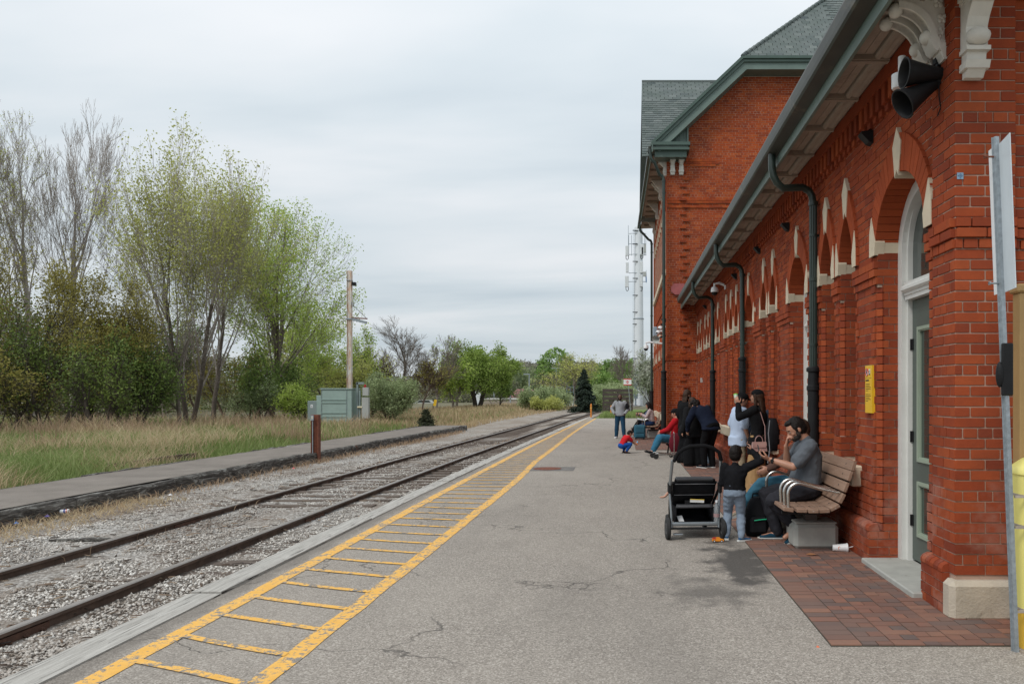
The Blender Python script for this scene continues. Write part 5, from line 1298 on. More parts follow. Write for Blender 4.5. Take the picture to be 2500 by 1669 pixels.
# ================================================================== LINESIDE THINGS
t = NT('rusty_white_paint'); g = t.noise(2.0, 7, .75, t.mapv((6,6,.8)), .8); xx = t.pos()
c = t.ramp(t.noise(3, 4), [(.3, (.60,.60,.56)), (.7, (.74,.73,.68))]); c = t.mix(t.ramp(g, [(.45, 0.0), (.56, .85)]), c, (.55,.30,.16)); c = t.mix(t.ramp(g, [(.60, 0.0), (.68, .7)]), c, (.25,.085,.035))
t.bump(t.noise(40, 4), .3, .004); M_RW = t.set(c, .75)
M_CAB = mat('cabinet_green', (.28,.37,.34), .5, .08, 2, bump=.1, dirt=((.26,.29,.26), .60)); M_CABD = mat('cabinet_grey', (.21,.26,.255), .5, .08, 2, bump=.1); M_GREYB = mat('grey_box', (.38,.39,.37), .5, .08, 3, bump=.1)
def root_at(name, loc, **k): return empty(name, loc, **k)
# transformer cabinet
Yc = 39.5; s_ = F/Yc; zg = gz(Tx(830, Yc), Yc)
cb_ = root_at('transformer_cabinet', (Tx(831, Yc), Yc, zg), label='large pale green metal electrical cabinet with ribs beside the rusty pole', cat='electrical cabinet')
w = 1.58; Hc = CAMH-(948-VY)/s_-zg; m1 = MB(); m1.bbox(-w/2, w/2, -.55, .55, 0, Hc-.05, .02); m1.build('body', M_CAB, cb_)
m1 = MB(); m1.bbox(-w/2-.04, w/2+.04, -.60, .60, Hc-.05, Hc+.01, .012); m1.build('lid', M_CAB, cb_)
for z in (.62*Hc, .70*Hc, .26*Hc, .36*Hc): 
    m1 = MB(); m1.box(-w/2, w/2-.28, -.585, -.55, z, z+.03); m1.build('rib', M_CAB, cb_)
m1 = MB(); m1.box(w/2-.28, w/2-.25, -.575, -.55, .02, Hc-.06); m1.box(-w/2+.01, -w/2+.04, -.575, -.55, .02, Hc-.06); m1.build('seam', M_CABD, cb_)
m1 = MB(); m1.bbox(-w/2-.30, -w/2-.01, -.4, .4, 0, Hc*.82, .015); m1.build('side_box', M_CAB, cb_)
m1 = MB(); m1.bbox(-w/2-.78, -w/2-.31, -.35, .35, .12, Hc*.68, .015); a = m1.build('side_box', M_CABD, cb_); a['label'] = 'darker low side box with a small white notice'
m1 = MB(); m1.box(-w/2-.62, -w/2-.50, -.356, -.351, Hc*.50, Hc*.58); m1.build('notice', M_WHITE, a)
m1 = MB(); m1.box(-w/2-.585, -w/2-.56, -.36, -.357, Hc*.52, Hc*.55); m1.box(-w/2-.54, -w/2-.53, -.36, -.357, Hc*.51, Hc*.55); m1.build('print', M_BLACK, a)
# meter boxes on a frame right of it
mf = root_at('meter_boxes', (Tx(886, 39.3), 39.3, zg), label='grey meter boxes with a red lamp on top, right of the green cabinet', cat='meter box')
m1 = MB(); m1.box(-.02, .32, -.12, .1, .45, 1.55-.02); m1.build('lower_box', M_GREYB, mf); m1 = MB(); m1.box(.02, .30, -.12, .1, 1.62, 2.05); m1.build('upper_box', M_GREYB, mf)
m1 = MB(); m1.box(-.32, -.24, -.05, .05, 0, 2.3); m1.box(-.34, .05, -.05, .05, 2.2, 2.32); m1.box(-.24, 0, -.03, .03, 1.0, 1.08); m1.box(-.2,-.12,-.04,.04,0,1.9); m1.build('frame', M_CABD, mf)
m1 = MB(); m1.lathe([(.06, 0), (.06, .10), (.04, .14), (0, .15)], 12, (.12, -.02, 2.05)); m1.build('lamp', mat('red_lens', (.35,.01,.012), .2), mf)
m1 = MB(); m1.tube([(-.25, -.08, 1.02), (.0, -.1, 1.02)], .05, 8); m1.build('pipe', mat('pale_pipe', (.62,.55,.38), .5), mf)
# rusty H pole
Yp = 41; s_ = F/Yp; zp = gz(Tx(854, Yp), Yp); Hp = CAMH-(661-VY)/s_-zp
po = root_at('signal_pole', (Tx(853.5, Yp), Yp, zp), label='tall rusty white painted steel pole with a short bracket arm', cat='pole')
m1 = MB(); a = .118; 
for q in (-1, 1): m1.box(-a+(0 if q<0 else 2*a-.02), -a+.02+(0 if q<0 else 2*a-.02), -.12, .12, 0, Hp)
m1.box(-a+.02, a-.02, -.06, -.04, 0, Hp); m1.build('shaft', M_RW, po)
def zz(py): return CAMH-(py-VY)/s_-zp
m1 = MB(); m1.box(-.17, .17, -.14, .14, zz(780), zz(777)); m1.box(-.15,.15,-.13,.13, zz(685), zz(684)); m1.build('collar', M_GALV, po)
m1 = MB(); m1.tube([(.14, -.05, zz(776)), (.98, -.05, zz(778))], .045, 4); m1.build('arm', M_RUST, po)
m1 = MB(); m1.tube([(.2, -.1, zz(779)), (1.02, -.3, zz(789))], .06, 4, sq=1.6); 
for i in range(5): m1.box(.28+i*.16, .31+i*.16, -.2, -.16, zz(786+i), zz(782+i))
m1.build('arm', M_GALV, po)
m1 = MB(); m1.tube([(.2, -.05, zz(745)), (.92, -.1, zz(776))], .014, 5); m1.build('stay_wire', M_BLACK, po)
m1 = MB(); m1.box(.13, .22, -.06, .06, zz(748), zz(737)); m1.lathe([(.05,0),(.05,.12)], 8, (.2,0,zz(744))); m1.build('insulator', M_GREYB, po)
m1 = MB(); m1.tube([(.13, 0, zz(688)), (.2, 0, zz(690))], .03, 6); m1.box(.16, .34, -.1, .1, zz(697), zz(689), M=Matrix.Identity(4)); m1.build('floodlight', M_BLACK, po)
# rusty post in the ballast
q = G(771, 1125, -.235); ps = root_at('rusty_post', (q.x, q.y, -.25), label='short rust red steel post with a thin conduit, standing by the old platform edge', cat='post')
s_ = F/q.y; h = (1125-1012)/s_+.02
m1 = MB(); m1.box(-.10, -.085, -.09, .09, 0, h); m1.box(.085, .10, -.09, .09, 0, h); m1.box(-.085, .085, -.008, .008, 0, h); m1.build('post', M_RUST, ps)
m1 = MB(); m1.tube([(-.045, -.10, 0), (-.045, -.10, h-.12)], .014, 8); m1.build('conduit', M_GALV, ps)
m1 = MB(); m1.bbox(-.085, -.01, -.13, -.09, h-.16, h-.02, .006); o1 = m1.build('socket_box', M_GALV, ps); m1 = MB(); m1.box(-.062, -.03, -.134, -.131, h-.11, h-.05); m1.build('plate', mat('cream_plate', (.6,.55,.4), .5), o1)
# buried old rail in the grass and by the ballast
def old_rail(x0, y0, x1, y1, z, lab):
    r_ = root_at('old_rail', (x0, y0, z), label=lab, cat='rail'); m1 = MB(); n_ = 8; fr = []
    for i in range(n_):
        t_ = i/(n_-1); X_, Y_ = (x1-x0)*t_, (y1-y0)*t_; fr.append([(X_+a, Y_, c+.02*mnoise.noise(Vector((t_*3, x0, 0)))) for a, c in [(-.05,-.05),(.05,-.05),(.03,.0),(.035,.05),(-.035,.05),(-.03,.0)]])
    for A, B in zip(fr, fr[1:]): m1.add(A+B, [(i, (i+1)%6, 6+(i+1)%6, 6+i) for i in range(6)])
    m1.build('rail', M_RAIL, r_)
old_rail(*[v for v in G(905, 1033, -.35)[:2]], *[v for v in G(1212, 1015, -.35)[:2]], -.28, 'disused rusty rail lying in dry grass beyond the old platform end')
old_rail(-13.4, 12.5, -13.0, 19, .03, 'old brown rail half buried in the grass at the left edge')
old_rail(-11.25, 16.5, -11.0, 19.5, .03, 'short rusty rail end in the green grass behind the old platform')
# scrap wood and litter
def litter(name, p, lab, cat, fn, m, grp=None):
    m1 = MB(); fn(m1); o_ = m1.build(name, m, None); o_.location = p; return tag(o_, lab, cat, grp)
p_ = G(213, 1322, -.19); litter('wood_plank', p_, 'dark rotten strip of wood on the ballast beside the far rail', 'plank', lambda m: m.add([(-.45,-.02,.01), (.3,-.05,.02), (.55,.02,.01), (.1,.05,.02), (-.4,.04,.01), (-.45,-.02,.03), (.3,-.05,.05), (.55,.02,.03), (.1,.05,.05), (-.4,.04,.03)], [(5,6,7,8,9), (0,1,6,5), (1,2,7,6), (2,3,8,7), (3,4,9,8), (4,0,5,9)]), M_ROT)
for i, (px, py, l_) in enumerate([(330, 1420, .5), (640, 1327, .35), (735, 1262, .5), (610, 1255, .4), (830, 1225, .5), (980, 1165, .5)]):
    p_ = G(px, py, -.19); litter('wood_splinter', p_, 'weathered sleeper splinter on the ballast, %s' % ['nearest the rail joint at lower left', 'left of the middle of the track', 'lying near the platform side rail', 'short one between the rails left of centre', 'between the rails near the rusty post', 'farthest one, between the rails'][i], 'wood', lambda m, l_=l_: m.tube([(-l_/2, 0, 0), (0, .02, .012), (l_/2, -.01, 0)], [.012, .03, .008], 5, sq=.5), M_TIE, 'wood splinters on the ballast')
def can(m): m.lathe([(.026,-.06), (.033,-.05), (.033,.05), (.027,.06)], 14, axis=(1,.35,.05))
p_ = G(158, 1253, -.20); c_ = litter('drink_can', p_+Vector((0,0,.033)), 'crushed white drink can with blue and red print lying on the ballast', 'can', lambda m: (m.lathe([(.026,-.06), (.033,-.052), (.031,-.01)], 14, axis=(1,.35,.05)), m.lathe([(.031,-.01), (.029,.012)], 14, axis=(1,.35,.05), mi=1), m.lathe([(.029,.012), (.031,.02)], 14, axis=(1,.35,.05), mi=0), m.lathe([(.031,.02), (.033,.034)], 14, axis=(1,.35,.05), mi=2), m.lathe([(.033,.034), (.033,.052), (.026,.06)], 14, axis=(1,.35,.05))), [M_WHITE, mat('can_blue', (.02,.05,.30), .3), mat('can_red', (.5,.03,.03), .3)])
def crumple(m, s=.05): 
    rg_ = random.Random(int(s*1e4)); m.add([(s*math.cos(i*1.05)*rg_.uniform(.6,1.1), s*math.sin(i*1.05)*rg_.uniform(.5,1.0), 0) for i in range(6)]+[(0,0,s*.7)], [(i, (i+1)%6, 6) for i in range(6)]+[(5,4,3,2,1,0)])
for px, py, c_, lab in [(40, 1277, (.06,.20,.55), 'flattened blue wrapper in the straw at far left'), (416, 1208, (.65,.65,.66), 'scrap of white paper below the old platform'), (717, 1143, (.6,.08,.08), 'small red wrapper near the rusty post'), (115, 1260, (.12,.10,.45), 'tiny purple wrapper left of the drink can'), (248, 1470, (.55,.65,.75), 'pale crumpled plastic by the near rail')]:
    litter('litter_scrap', G(px, py, -.19), lab, 'litter', lambda m: crumple(m, .045), mat('litter_%d' % px, c_, .5), 'scraps of litter on the ballast')
for px, py, lab in [(1103, 1022, 'crumpled white bag in the dry verge beside the disused rail'), (1245, 1012, 'small white scrap farthest along the verge'), (1175, 1006, 'white scrap on the dirt beyond the disused rail')]:
    litter('litter_scrap', G(px, py, -.35), lab, 'litter', lambda m: crumple(m, .16), M_WHITE, 'white scraps in the verge')
rgs = random.Random(5)
# leaf and small bits on the paving
p_ = G(1984, 1358); litter('dead_leaf', p_+Vector((0,0,.02)), 'curled brown dead leaf on the brick paving before the bench', 'leaf', lambda m: m.add([(-.07,0,0), (-.02,.03,.012), (.03,.02,.0), (.07,0,.015), (.03,-.025,.01), (-.02,-.02,.0)], [(0,1,5), (1,2,4,5), (2,3,4)]), mat('dead_leaf', (.28,.12,.05), .8))
p_ = G(1996, 1578); litter('orange_scrap', p_, 'tiny orange scrap on the asphalt by the paving corner', 'litter', lambda m: crumple(m, .014), mat('orange_scrap', (.7,.16,.06), .5))
# ------------------------------------------------------------------ things at the far end
zl = -.1
sc_ = root_at('slatted_screen', (Tx(1508, 65), 65, zl), label='dark brown horizontal plank screen at the end of the platform', cat='fence')
s_ = F/65; hw = (1546-1472)/2/s_; zt = CAMH-(949-VY)/s_-zl; M_BRW = mat('brown_plank', (.065,.048,.042), .8, .2, 2, bump=.3)
for i in range(6):
    z1 = zt-i*(zt/6.25); m1 = MB(); m1.box(-hw, hw, -.03, 0, z1-.27, z1); m1.build('plank', M_BRW, sc_)
for x in (-hw+.06, 0, hw-.06): m1 = MB(); m1.box(x-.05, x+.05, .002, .1, 0, zt-.02); m1.build('post', M_BRW, sc_)
sg = root_at('no_entry_sign', (Tx(1540, 62), 62, -.1), label='small white and red rectangular sign with a round no entry symbol, above the brown screen', cat='sign')
s_ = F/62; z0, z1 = CAMH-(940-VY)/s_+.1, CAMH-(924-VY)/s_+.1; hx = 9.5/s_; cxx = -8/s_
m1 = MB(); m1.box(cxx-hx, cxx+hx, -.02, 0, z0, z1); m1.build('panel', mat('sign_white', (.75,.75,.76), .4), sg)
MR = mat('sign_red', (.62,.03,.04), .4); m1 = MB(); m1.box(cxx-hx, cxx+hx, -.026, -.022, z1-.07, z1-.0); m1.box(cxx-hx, cxx+hx, -.026, -.022, z0, z0+.07); m1.build('band', MR, sg)
m1 = MB(); zc_ = (z0+z1)/2; m1.lathe([(.105, 0), (.105, .006)], 20, (cxx, -.028, zc_), (0,1,0)); o1 = m1.build('symbol', MR, sg); m1 = MB(); m1.box(cxx-.07, cxx+.07, -.032, -.030, zc_-.02, zc_+.02); m1.build('bar', M_WHITE, o1)
m1 = MB(); m1.tube([(.03, .02, -.1), (cxx+.02, .02, z1)], .025, 6); m1.build('pole', M_GALV, sg)
M_ORG = mat('orange_post_paint', (.75,.25,.04), .5, .1, 3)
for i, (px, y0, y1, lab) in enumerate([(1443, 985, 1018, 'orange flexible post at the left corner of the asphalt end'), (1492, 984, 1012, 'orange flexible post in the grass before the brown screen')]):
    Y = 2941/(y1-VY) if i == 0 else 57; z_ = 0 if i == 0 else -.1; h = (y1-y0)/F*Y
    r_ = root_at('marker_post', (Tx(px, Y), Y, z_), label=lab, cat='post', group='orange posts at the platform end'); m1 = MB(); m1.lathe([(.055, 0), (.055, h*.45), (.06, h*.46), (.06, h*.5), (.055, h*.51), (.055, h*.9), (.03, h), (0, h)], 12); m1.build('tube', M_ORG, r_)
    m1 = MB(); m1.lathe([(.062, h*.62), (.062, h*.74)], 12); m1.build('reflective_band', mat('reflect_yellow', (.8,.45,.1), .4), r_)
# phone mast
Ym = 120; s_ = F/Ym; zb_ = -.4
def mz(py): return CAMH-(py-VY)/s_-zb_
ms_ = root_at('phone_mast', (Tx(1559, Ym), Ym, zb_), label='tall white tubular phone mast with antenna panels near its top', cat='mast')
M_MAST = mat('mast_white', (.66,.69,.72), .5, .03, 2)
m1 = MB(); m1.lathe([(.80, -.6), (.78, mz(778)), (.74, mz(777)), (.62, mz(555)), (0, mz(555))], 20); m1.build('shaft', M_MAST, ms_)
m1 = MB(); m1.lathe([(.86, mz(779)), (.86, mz(777))], 20); m1.lathe([(.66, mz(566)), (.66, mz(564))], 20); m1.build('flange', M_GALV, ms_)
m1 = MB(); 
for x in (-.95, -.72): m1.tube([(x, -.4, 0), (x+.12, -.4, mz(560))], .02, 4)
for i in range(90): z = i*.31+.3; m1.tube([(-.95+.12*z/28, -.4, z), (-.72+.12*z/28, -.4, z)], .012, 4)
m1.build('ladder', M_GALV, ms_)
for py in (565, 598, 640, 681, 722, 763, 792, 833, 875, 915): m1 = MB(); m1.box(-.95, -.15, -.72, -.66, mz(py)-.06, mz(py)+.06); m1.build('clamp', M_BLACK, ms_)
m1 = MB()
for py in (571, 596, 622, 667, 688):
    m1.tube([(-1.55, -.2, mz(py)), (-.3, -.6, mz(py)), (1.2, -.2, mz(py))], .05, 5)
for x in (-1.55, -1.1, .45, .95, 1.15): m1.tube([(x, -.3, mz(575)), (x, -.3, mz(625))], .04, 5)
m1.tube([(-1.62, -.2, mz(551)), (-1.62, -.2, mz(625))], .035, 5); m1.tube([(1.2, -.3, mz(660)), (1.2, -.3, mz(692))], .035, 5); m1.build('mount_frame', M_GALV, ms_)
for (x, y0, y1, w_, lab) in ((-1.82, 602, 626, .26, 0), (-1.80, 642, 667, .22, 0), (-1.86, 675, 702, .29, 0), (.50, 598, 624, .24, 0), (.45, 640, 668, .24, 0), (.38, 672, 701, .26, 0), (.62, 605, 625, .2, 0)):
    m1 = MB(); m1.bbox(x-w_, x+w_, -.75, -.45, mz(y1), mz(y0), .05); m1.build('antenna_panel', mat('antenna_grey', (.62,.64,.65), .5), ms_)
for x, py in ((-1.8, 628), (-1.8, 704), (.5, 626), (.38, 704)):
    m1 = MB(); m1.tube([(x-.2, -.6, mz(py-2)), (x-.18, -.6, mz(py+5)), (x, -.6, mz(py+8)), (x+.18, -.6, mz(py+5)), (x+.2, -.6, mz(py-2))], .05, 5); m1.build('cable_loop', M_BLACK, ms_)
m1 = MB(); m1.box(.8, 1.15, -.7, -.3, mz(618), mz(598)); m1.box(.7, 1.2, -.7, -.3, mz(676), mz(665)); m1.build('radio_unit', M_GREYB, ms_)
m1 = MB(); m1.tube([(1.15, -.6, mz(668)), (1.2, -.6, mz(690))], .09, 5); m1.build('cable', mat('cable_blue', (.05,.13,.3), .5), ms_)
cq = root_at('mast_cabinet', (Tx(1577, 118), 118, -.3), label='pale grey equipment cabinet at the foot of the phone mast', cat='cabinet'); m1 = MB(); m1.bbox(-.6, .6, -.5, .5, 0, 4.2, .04); m1.build('body', M_MAST, cq); m1 = MB(); m1.box(-.55, .55, -.52, -.505, .2, 2.2); m1.build('door', M_GREYB, cq)
cq = root_at('mast_cabinet', (Tx(1552, 116), 116, -.3), label='tall dark grey box attached beside the base of the phone mast', cat='cabinet'); m1 = MB(); m1.bbox(-.32, .32, -.3, .3, 1.2, 5.6, .03); m1.box(-.1, .1, -.1, .1, 0, 1.2); m1.build('body', mat('slate_grey', (.13,.17,.20), .5), cq)
def mesh_fence(name, x0, x1, Y, z, h, nr, npost, lab, m=None, step=.5):
    r_ = root_at(name, ((x0+x1)/2, Y, z), label=lab, cat='fence'); hw_ = (x1-x0)/2
    for i in range(npost): x = -hw_+2*hw_*i/(npost-1); m1 = MB(); m1.tube([(x, 0, 0), (x, 0, h)], .04, 6); m1.build('post', m or M_GALV, r_)
    m1 = MB(); 
    for i in range(nr): m1.tube([(-hw_, 0, .1+(h-.12)*i/(nr-1)), (hw_, 0, .1+(h-.12)*i/(nr-1))], .022, 4)
    x = -hw_
    while x < hw_: m1.tube([(x, 0, .1), (x, 0, h)], .010, 3); x += step
    m1.build('wire_mesh', m or M_GALV, r_); return r_
mesh_fence('wire_fence', Tx(1548, 100), Tx(1582, 100), 100, -.3, 2.6, 3, 3, 'galvanised wire fence in front of the phone mast base', step=.16)
mesh_fence('rail_fence', Tx(1366, 105), Tx(1398, 105), 105, -.4, 1.0, 2, 5, 'low white rail fence left of the spruce', M_WHITEP, .28)
sf_ = root_at('steel_frame', (Tx(1392, 100), 100, -.4), label='blue grey steel lattice frame half hidden behind the spruce', cat='frame'); m1 = MB(); 
for x in (-.45, 0, .45): m1.tube([(x, 0, 0), (x, 0, 3.0)], .03, 4)
for z in (.5, 1.1, 1.7, 2.3, 3.0): m1.tube([(-.45, 0, z), (.45, 0, z)], .025, 4)
m1.build('lattice', mat('frame_blue', (.18,.26,.30), .5), sf_)
# beige shed, maroon roofed house, far buildings
def simple_house(name, px0, px1, pyt, pyb, Y, dep, mwall, lab, wins=(), mroof=None, ridge=0, cat='building'):
    s_ = F/Y; x0, x1 = Tx(px0, Y), Tx(px1, Y); zb_ = CAMH-(pyb-VY)/s_; zt_ = CAMH-(pyt-VY)/s_
    r_ = root_at(name, ((x0+x1)/2, Y, zb_), label=lab, cat=cat); hw_ = (x1-x0)/2; h_ = zt_-zb_
    m1 = MB(); m1.box(-hw_, hw_, 0, dep, -3, h_); m1.build('wall', mwall, r_)
    if ridge:
        m1 = MB(); m1.add([(-hw_-.3, -.4, h_), (hw_+.3, -.4, h_), (hw_+.3, dep+.4, h_), (-hw_-.3, dep+.4, h_), (-hw_*.45, dep/2, h_+ridge), (hw_*.45, dep/2, h_+ridge)], [(0,1,5,4), (1,2,5), (2,3,4,5), (3,0,4)]); m1.build('roof', mroof, r_)
    else: m1 = MB(); m1.box(-hw_-.1, hw_+.1, -.1, dep+.1, h_, h_+.18); m1.build('roof', mroof or mwall, r_)
    for (fx0, fx1, fz0, fz1) in wins:
        m1 = MB(); m1.box(-hw_+2*hw_*fx0, -hw_+2*hw_*fx1, -.05, -.005, h_*fz0, h_*fz1); f_ = m1.build('window', M_WHITEP, r_)
        m1 = MB(); m1.box(-hw_+2*hw_*fx0+.08, -hw_+2*hw_*fx1-.08, -.06, -.052, h_*fz0+.08, h_*fz1-.08); m1.build('pane', M_GLASS, f_)
    return r_
M_BEI = mat('beige_block', (.33,.28,.22), .9, .1, .5, bump=.2); M_TANR = mat('tan_wall', (.42,.36,.28), .9, .08, .5)
sh_ = simple_house('block_shed', 1167, 1266, 975, 1003, 125, 10, M_BEI, 'long low beige blockwork shed beyond the bare trees', ((.60,.74,.05,.45), (.86,.99,.05,.5)), mat('shed_roof', (.55,.54,.50), .7))
for i in range(1, 5): m1 = MB(); m1.box(-3.3, 3.3, -.02, 0, i*.42, i*.42+.03); m1.build('course_joint', mat('joint_dark', (.2,.17,.14), .9), sh_)
simple_house('maroon_roof_house', 1232, 1312, 975, 1002, 160, 12, mat('maroon_wall', (.22,.12,.10), .9), 'house with broad maroon hipped roof behind the beige shed', ((.1,.2,.3,.7), (.5,.6,.3,.7)), mat('maroon_roof', (.20,.10,.085), .9), 2.3)
simple_house('tower_building', 1495, 1506, 906, 936, 230, 4, M_TANR, 'narrow tan stair tower of the building on the far slope', ((.2,.5,.5,.6),)); simple_house('office_building', 1504, 1549, 915, 940, 235, 10, M_TANR, 'flat roofed tan building on the far slope behind the trees', ((.1,.2,.3,.6), (.3,.4,.3,.6), (.55,.65,.3,.6), (.75,.85,.3,.6)))
simple_house('yellow_sign_board', 1521, 1535, 914, 923, 215, .3, mat('yellow_sign', (.75,.42,.06), .5), 'yellow shop sign board above the no entry sign', cat='sign')
ub_ = root_at('utility_box', (Tx(1170, 108), 108, -.4), label='pale grey utility box at the left end of the beige shed', cat='utility box'); m1 = MB(); m1.bbox(-.5, .5, -.4, .4, 0, 2.3, .04); m1.build('body', M_MAST, ub_); m1 = MB(); m1.box(-.55, .55, -.45, .45, 2.3, 2.38); m1.build('lid', M_GREYB, ub_)
yh = root_at('yellow_marker', (Tx(1055, 66), 66, -.4), label='small yellow marker plate tilted in front of the bare trees', cat='marker'); m1 = MB(); m1.box(-.12, .12, -.02, .02, 1.0, 1.55, M=Matrix.Rotation(.2, 4, 'Y')); m1.build('plate', mat('marker_yellow', (.8,.5,.03), .5), yh); m1 = MB(); m1.tube([(0,0.03,-.1),(.1,.03,1.2)], .03, 6); m1.build('post', M_BLACK, yh)
# parked car glimpsed through the scrub
cr2 = root_at('parked_car', (Tx(1040, 140), 140, -.9), label='pale grey parked car half hidden behind the bare trees', cat='car')
m1 = MB(); f = lambda u, v, d: (u, d, v); m1.prism([(-2.1,.35), (2.1,.35), (2.15,.8), (1.3,.95), (.8,1.42), (-1.0,1.45), (-1.8,.98), (-2.15,.9)], f, -.8, .8); m1.build('body', M_GREYB, cr2)
m1 = MB(); m1.prism([(-1.55,.98), (1.1,.98), (.75,1.36), (-.95,1.38)], f, -.81, .81); m1.build('side_window', M_GLASS, cr2)
for x in (-1.3, 1.35):
    for y in (-.82, .62): m1 = MB(); m1.lathe([(.33, 0), (.33, .2)], 16, (x, y, .33), (0,1,0)); wh = m1.build('wheel', M_BLACK, cr2)
# street lamps and poles
for i, (px, y0, Y, lab) in enumerate([(1292, 912, 135, 'slim grey street lamp right of the beige shed'), (1358, 905, 180, 'thin utility pole between shed and spruce'), (1206, 905, 150, 'grey lamp post seen through the green tree'), (1246, 960, 118, 'short thick post at the right end of the beige shed')]):
    h_ = CAMH-(y0-VY)*Y/F+.4; r_ = root_at('lamp_post' if i != 1 else 'utility_pole', (Tx(px, Y), Y, -.4 if Y < 170 else .3), label=lab, cat='lamp post' if i != 1 else 'pole')
    m1 = MB(); m1.tube([(0,0,-1), (0,0,h_)], [.13, .08], 6); m1.build('pole', M_GALV, r_)
    if i != 3: m1 = MB(); m1.box(-1.0 if i != 1 else -1.2, .1 if i != 1 else 1.2, -.1, .1, h_-.15, h_); m1.build('arm', M_GALV, r_)
wl2 = root_at('overhead_wire', (Tx(1300, 170), 170, 5), label='thin wires crossing above the far trees between the poles', cat='wire'); m1 = MB()
for k_ in range(2): m1.tube([(-12, 0, 3.2+k_*.8), (0, 2, 2.7+k_*.8), (14, 6, 3.3+k_*.8)], .035, 4)
m1.build('wire', M_BLACK, wl2)

# ================================================================== THINGS ON THE STATION WALL
# horn speakers
def horn(loc, axis, L, R, lab):
    r_ = root_at('horn_speaker', loc, label=lab, cat='loudspeaker', group='black horn speakers on the station corner')
    ax = Vector(axis).normalized(); m1 = MB(); n_ = 9; prof = []
    for i in range(n_+1): q = i/n_; prof.append((.045+(R-.045)*q**1.35, L*q))
    ins = [(max(.03, a-.008), b) for a, b in prof[::-1]]
    m1.lathe(prof+[(R+.008, L), (R+.008, L+.006), (R-.002, L+.008)]+ins[:]+[(0, .06)], 28, axis=ax); a_ = m1.build('horn', M_BLACK, r_); autosmooth(a_, 50)
    m1 = MB(); m1.lathe([(0, -.13), (.040, -.13), (.052, -.11), (.055, -.02), (.042, .0), (.046, .01)], 18, axis=ax); autosmooth(m1.build('driver', M_BLACK, r_), 40)
    m1 = MB(); m1.lathe([(.022, .08), (.026, L*.62), (.018, L*.75), (0, L*.78)], 12, axis=ax); autosmooth(m1.build('inner_horn', mat('dark_grey_plastic', (.05,.052,.055), .35), r_), 50)
    return r_
h1 = P(2296, 180, 5.63); horn(h1, (-1, -.04, .0), .27, .104, 'upper black horn speaker hanging below the scroll bracket')
h2 = P(2283, 204, 5.68); horn(h2, (-.80, -.08, -.52), .30, .110, 'lower black horn speaker pointing down and left below the other')
hb = P(2290, 168, 5.66); br_ = root_at('speaker_mount', hb, label='black steel mount carrying the horn speakers under the bracket', cat='mount'); m1 = MB()
m1.tube([(0,0,.10), (0,0,-.06)], .016, 8); m1.tube([(-.02,-.02,.02), (.10,.02,.02)], .014, 8); m1.box(-.03,.03,-.03,.03,.03,.08); m1.tube([(0.02,0,-.02), (0.0,.02,-.14)], .014, 8); m1.build('arm', M_BLACK, br_)
m1 = MB(); m1.tube([(.0,-.02,-.10), (-.005,-.03,-.22), (.012,-.02,-.30), (-.012,-.02,-.36)], .005, 6); m1.build('cable', M_BLACK, br_)
cm = P(2196, 192, 5.95); cr3 = root_at('security_camera', cm, label='white cylindrical security camera tucked behind the black horn speakers', cat='security camera')
m1 = MB(); m1.lathe([(0,-.06),(.055,-.06),(.06,-.05),(.06,.05),(.05,.055),(0,.055)], 18, (0,0,-.02)); m1.lathe([(0,0),(.03,0),(.03,.14),(0,.14)], 14, (.02,0,.03)); autosmooth(m1.build('housing', M_WHITE, cr3), 40)
m1 = MB(); m1.tube([(.03,0,.12), (.25,.0,.13)], .018, 8); m1.build('arm', M_WHITE, cr3)
# PTZ camera on the wing wall and one on the block, more devices on the block
def ptz(loc, L, lab, s=1.0):
    r_ = root_at('dome_camera', loc, label=lab, cat='security camera', group='white dome cameras on bracket arms'); m1 = MB()
    m1.box(L-.02, L, -.08*s, .08*s, .02, .16*s); m1.tube([(L, 0, .10*s), (.10*s, 0, .15*s), (0, 0, .13*s), (0, 0, .05)], .028*s, 10); m1.build('bracket', M_WHITE, r_)
    m1 = MB(); m1.lathe([(0,.06*s), (.06*s,.06*s), (.075*s,.02*s), (.08*s,-.04*s), (.078*s,-.045*s)], 16); autosmooth(m1.build('housing', M_WHITE, r_), 40)
    m1 = MB(); m1.lathe([(.068*s,-.045*s), (.062*s,-.08*s), (.04*s,-.105*s), (0,-.115*s)], 16); autosmooth(m1.build('dome', M_BLACK, r_), 60); return r_
Y = 17.8; ptz(P(1744.5, 708, Y), 2.40-P(1744.5, 708, Y).x, 'white dome camera on a short arm on the low wing wall beyond the second downpipe', 1.1)
Y = 26.2; ptz(P(1577, 847, Y), 1.415-P(1577, 847, Y).x, 'white and black dome camera on an arm at the left edge of the tall block', 1.15)
Y = 26.5; p0 = P(1599, 816, Y); dsp = root_at('display_screen', p0, label='grey blue information screen case projecting from the tall block wall', cat='screen'); m1 = MB(); m1.bbox(-.07, .07, -.35, .35, -.22, .24, .02); m1.build('case', mat('screen_blue', (.26,.32,.38), .35), dsp); m1 = MB(); m1.box(.02, 1.415-p0.x, -.03, .03, .0, .05); m1.build('arm', M_BLACK, dsp)
for i, (px, py, Y, lab) in enumerate([(1612, 801, 25.3, 'upper round white camera between the two downpipes of the tall block'), (1607, 811, 25.8, 'lower round white camera beside the grey screen')]):
    p0 = P(px, py, Y); r_ = root_at('turret_camera', p0, label=lab, cat='security camera'); m1 = MB(); m1.ell((0,0,0), .085, .085, .075, 14, 10); m1.build('housing', M_WHITE, r_, smooth=True); m1 = MB(); m1.tube([(0,0,.03), (1.415-p0.x, 0, .05)], .03, 8); m1.build('arm', M_WHITE, r_)
    m1 = MB(); m1.ell((-.05,-.06,-.02), .03, .03, .03, 10, 8); m1.build('lens', M_BLACK, r_, smooth=True)
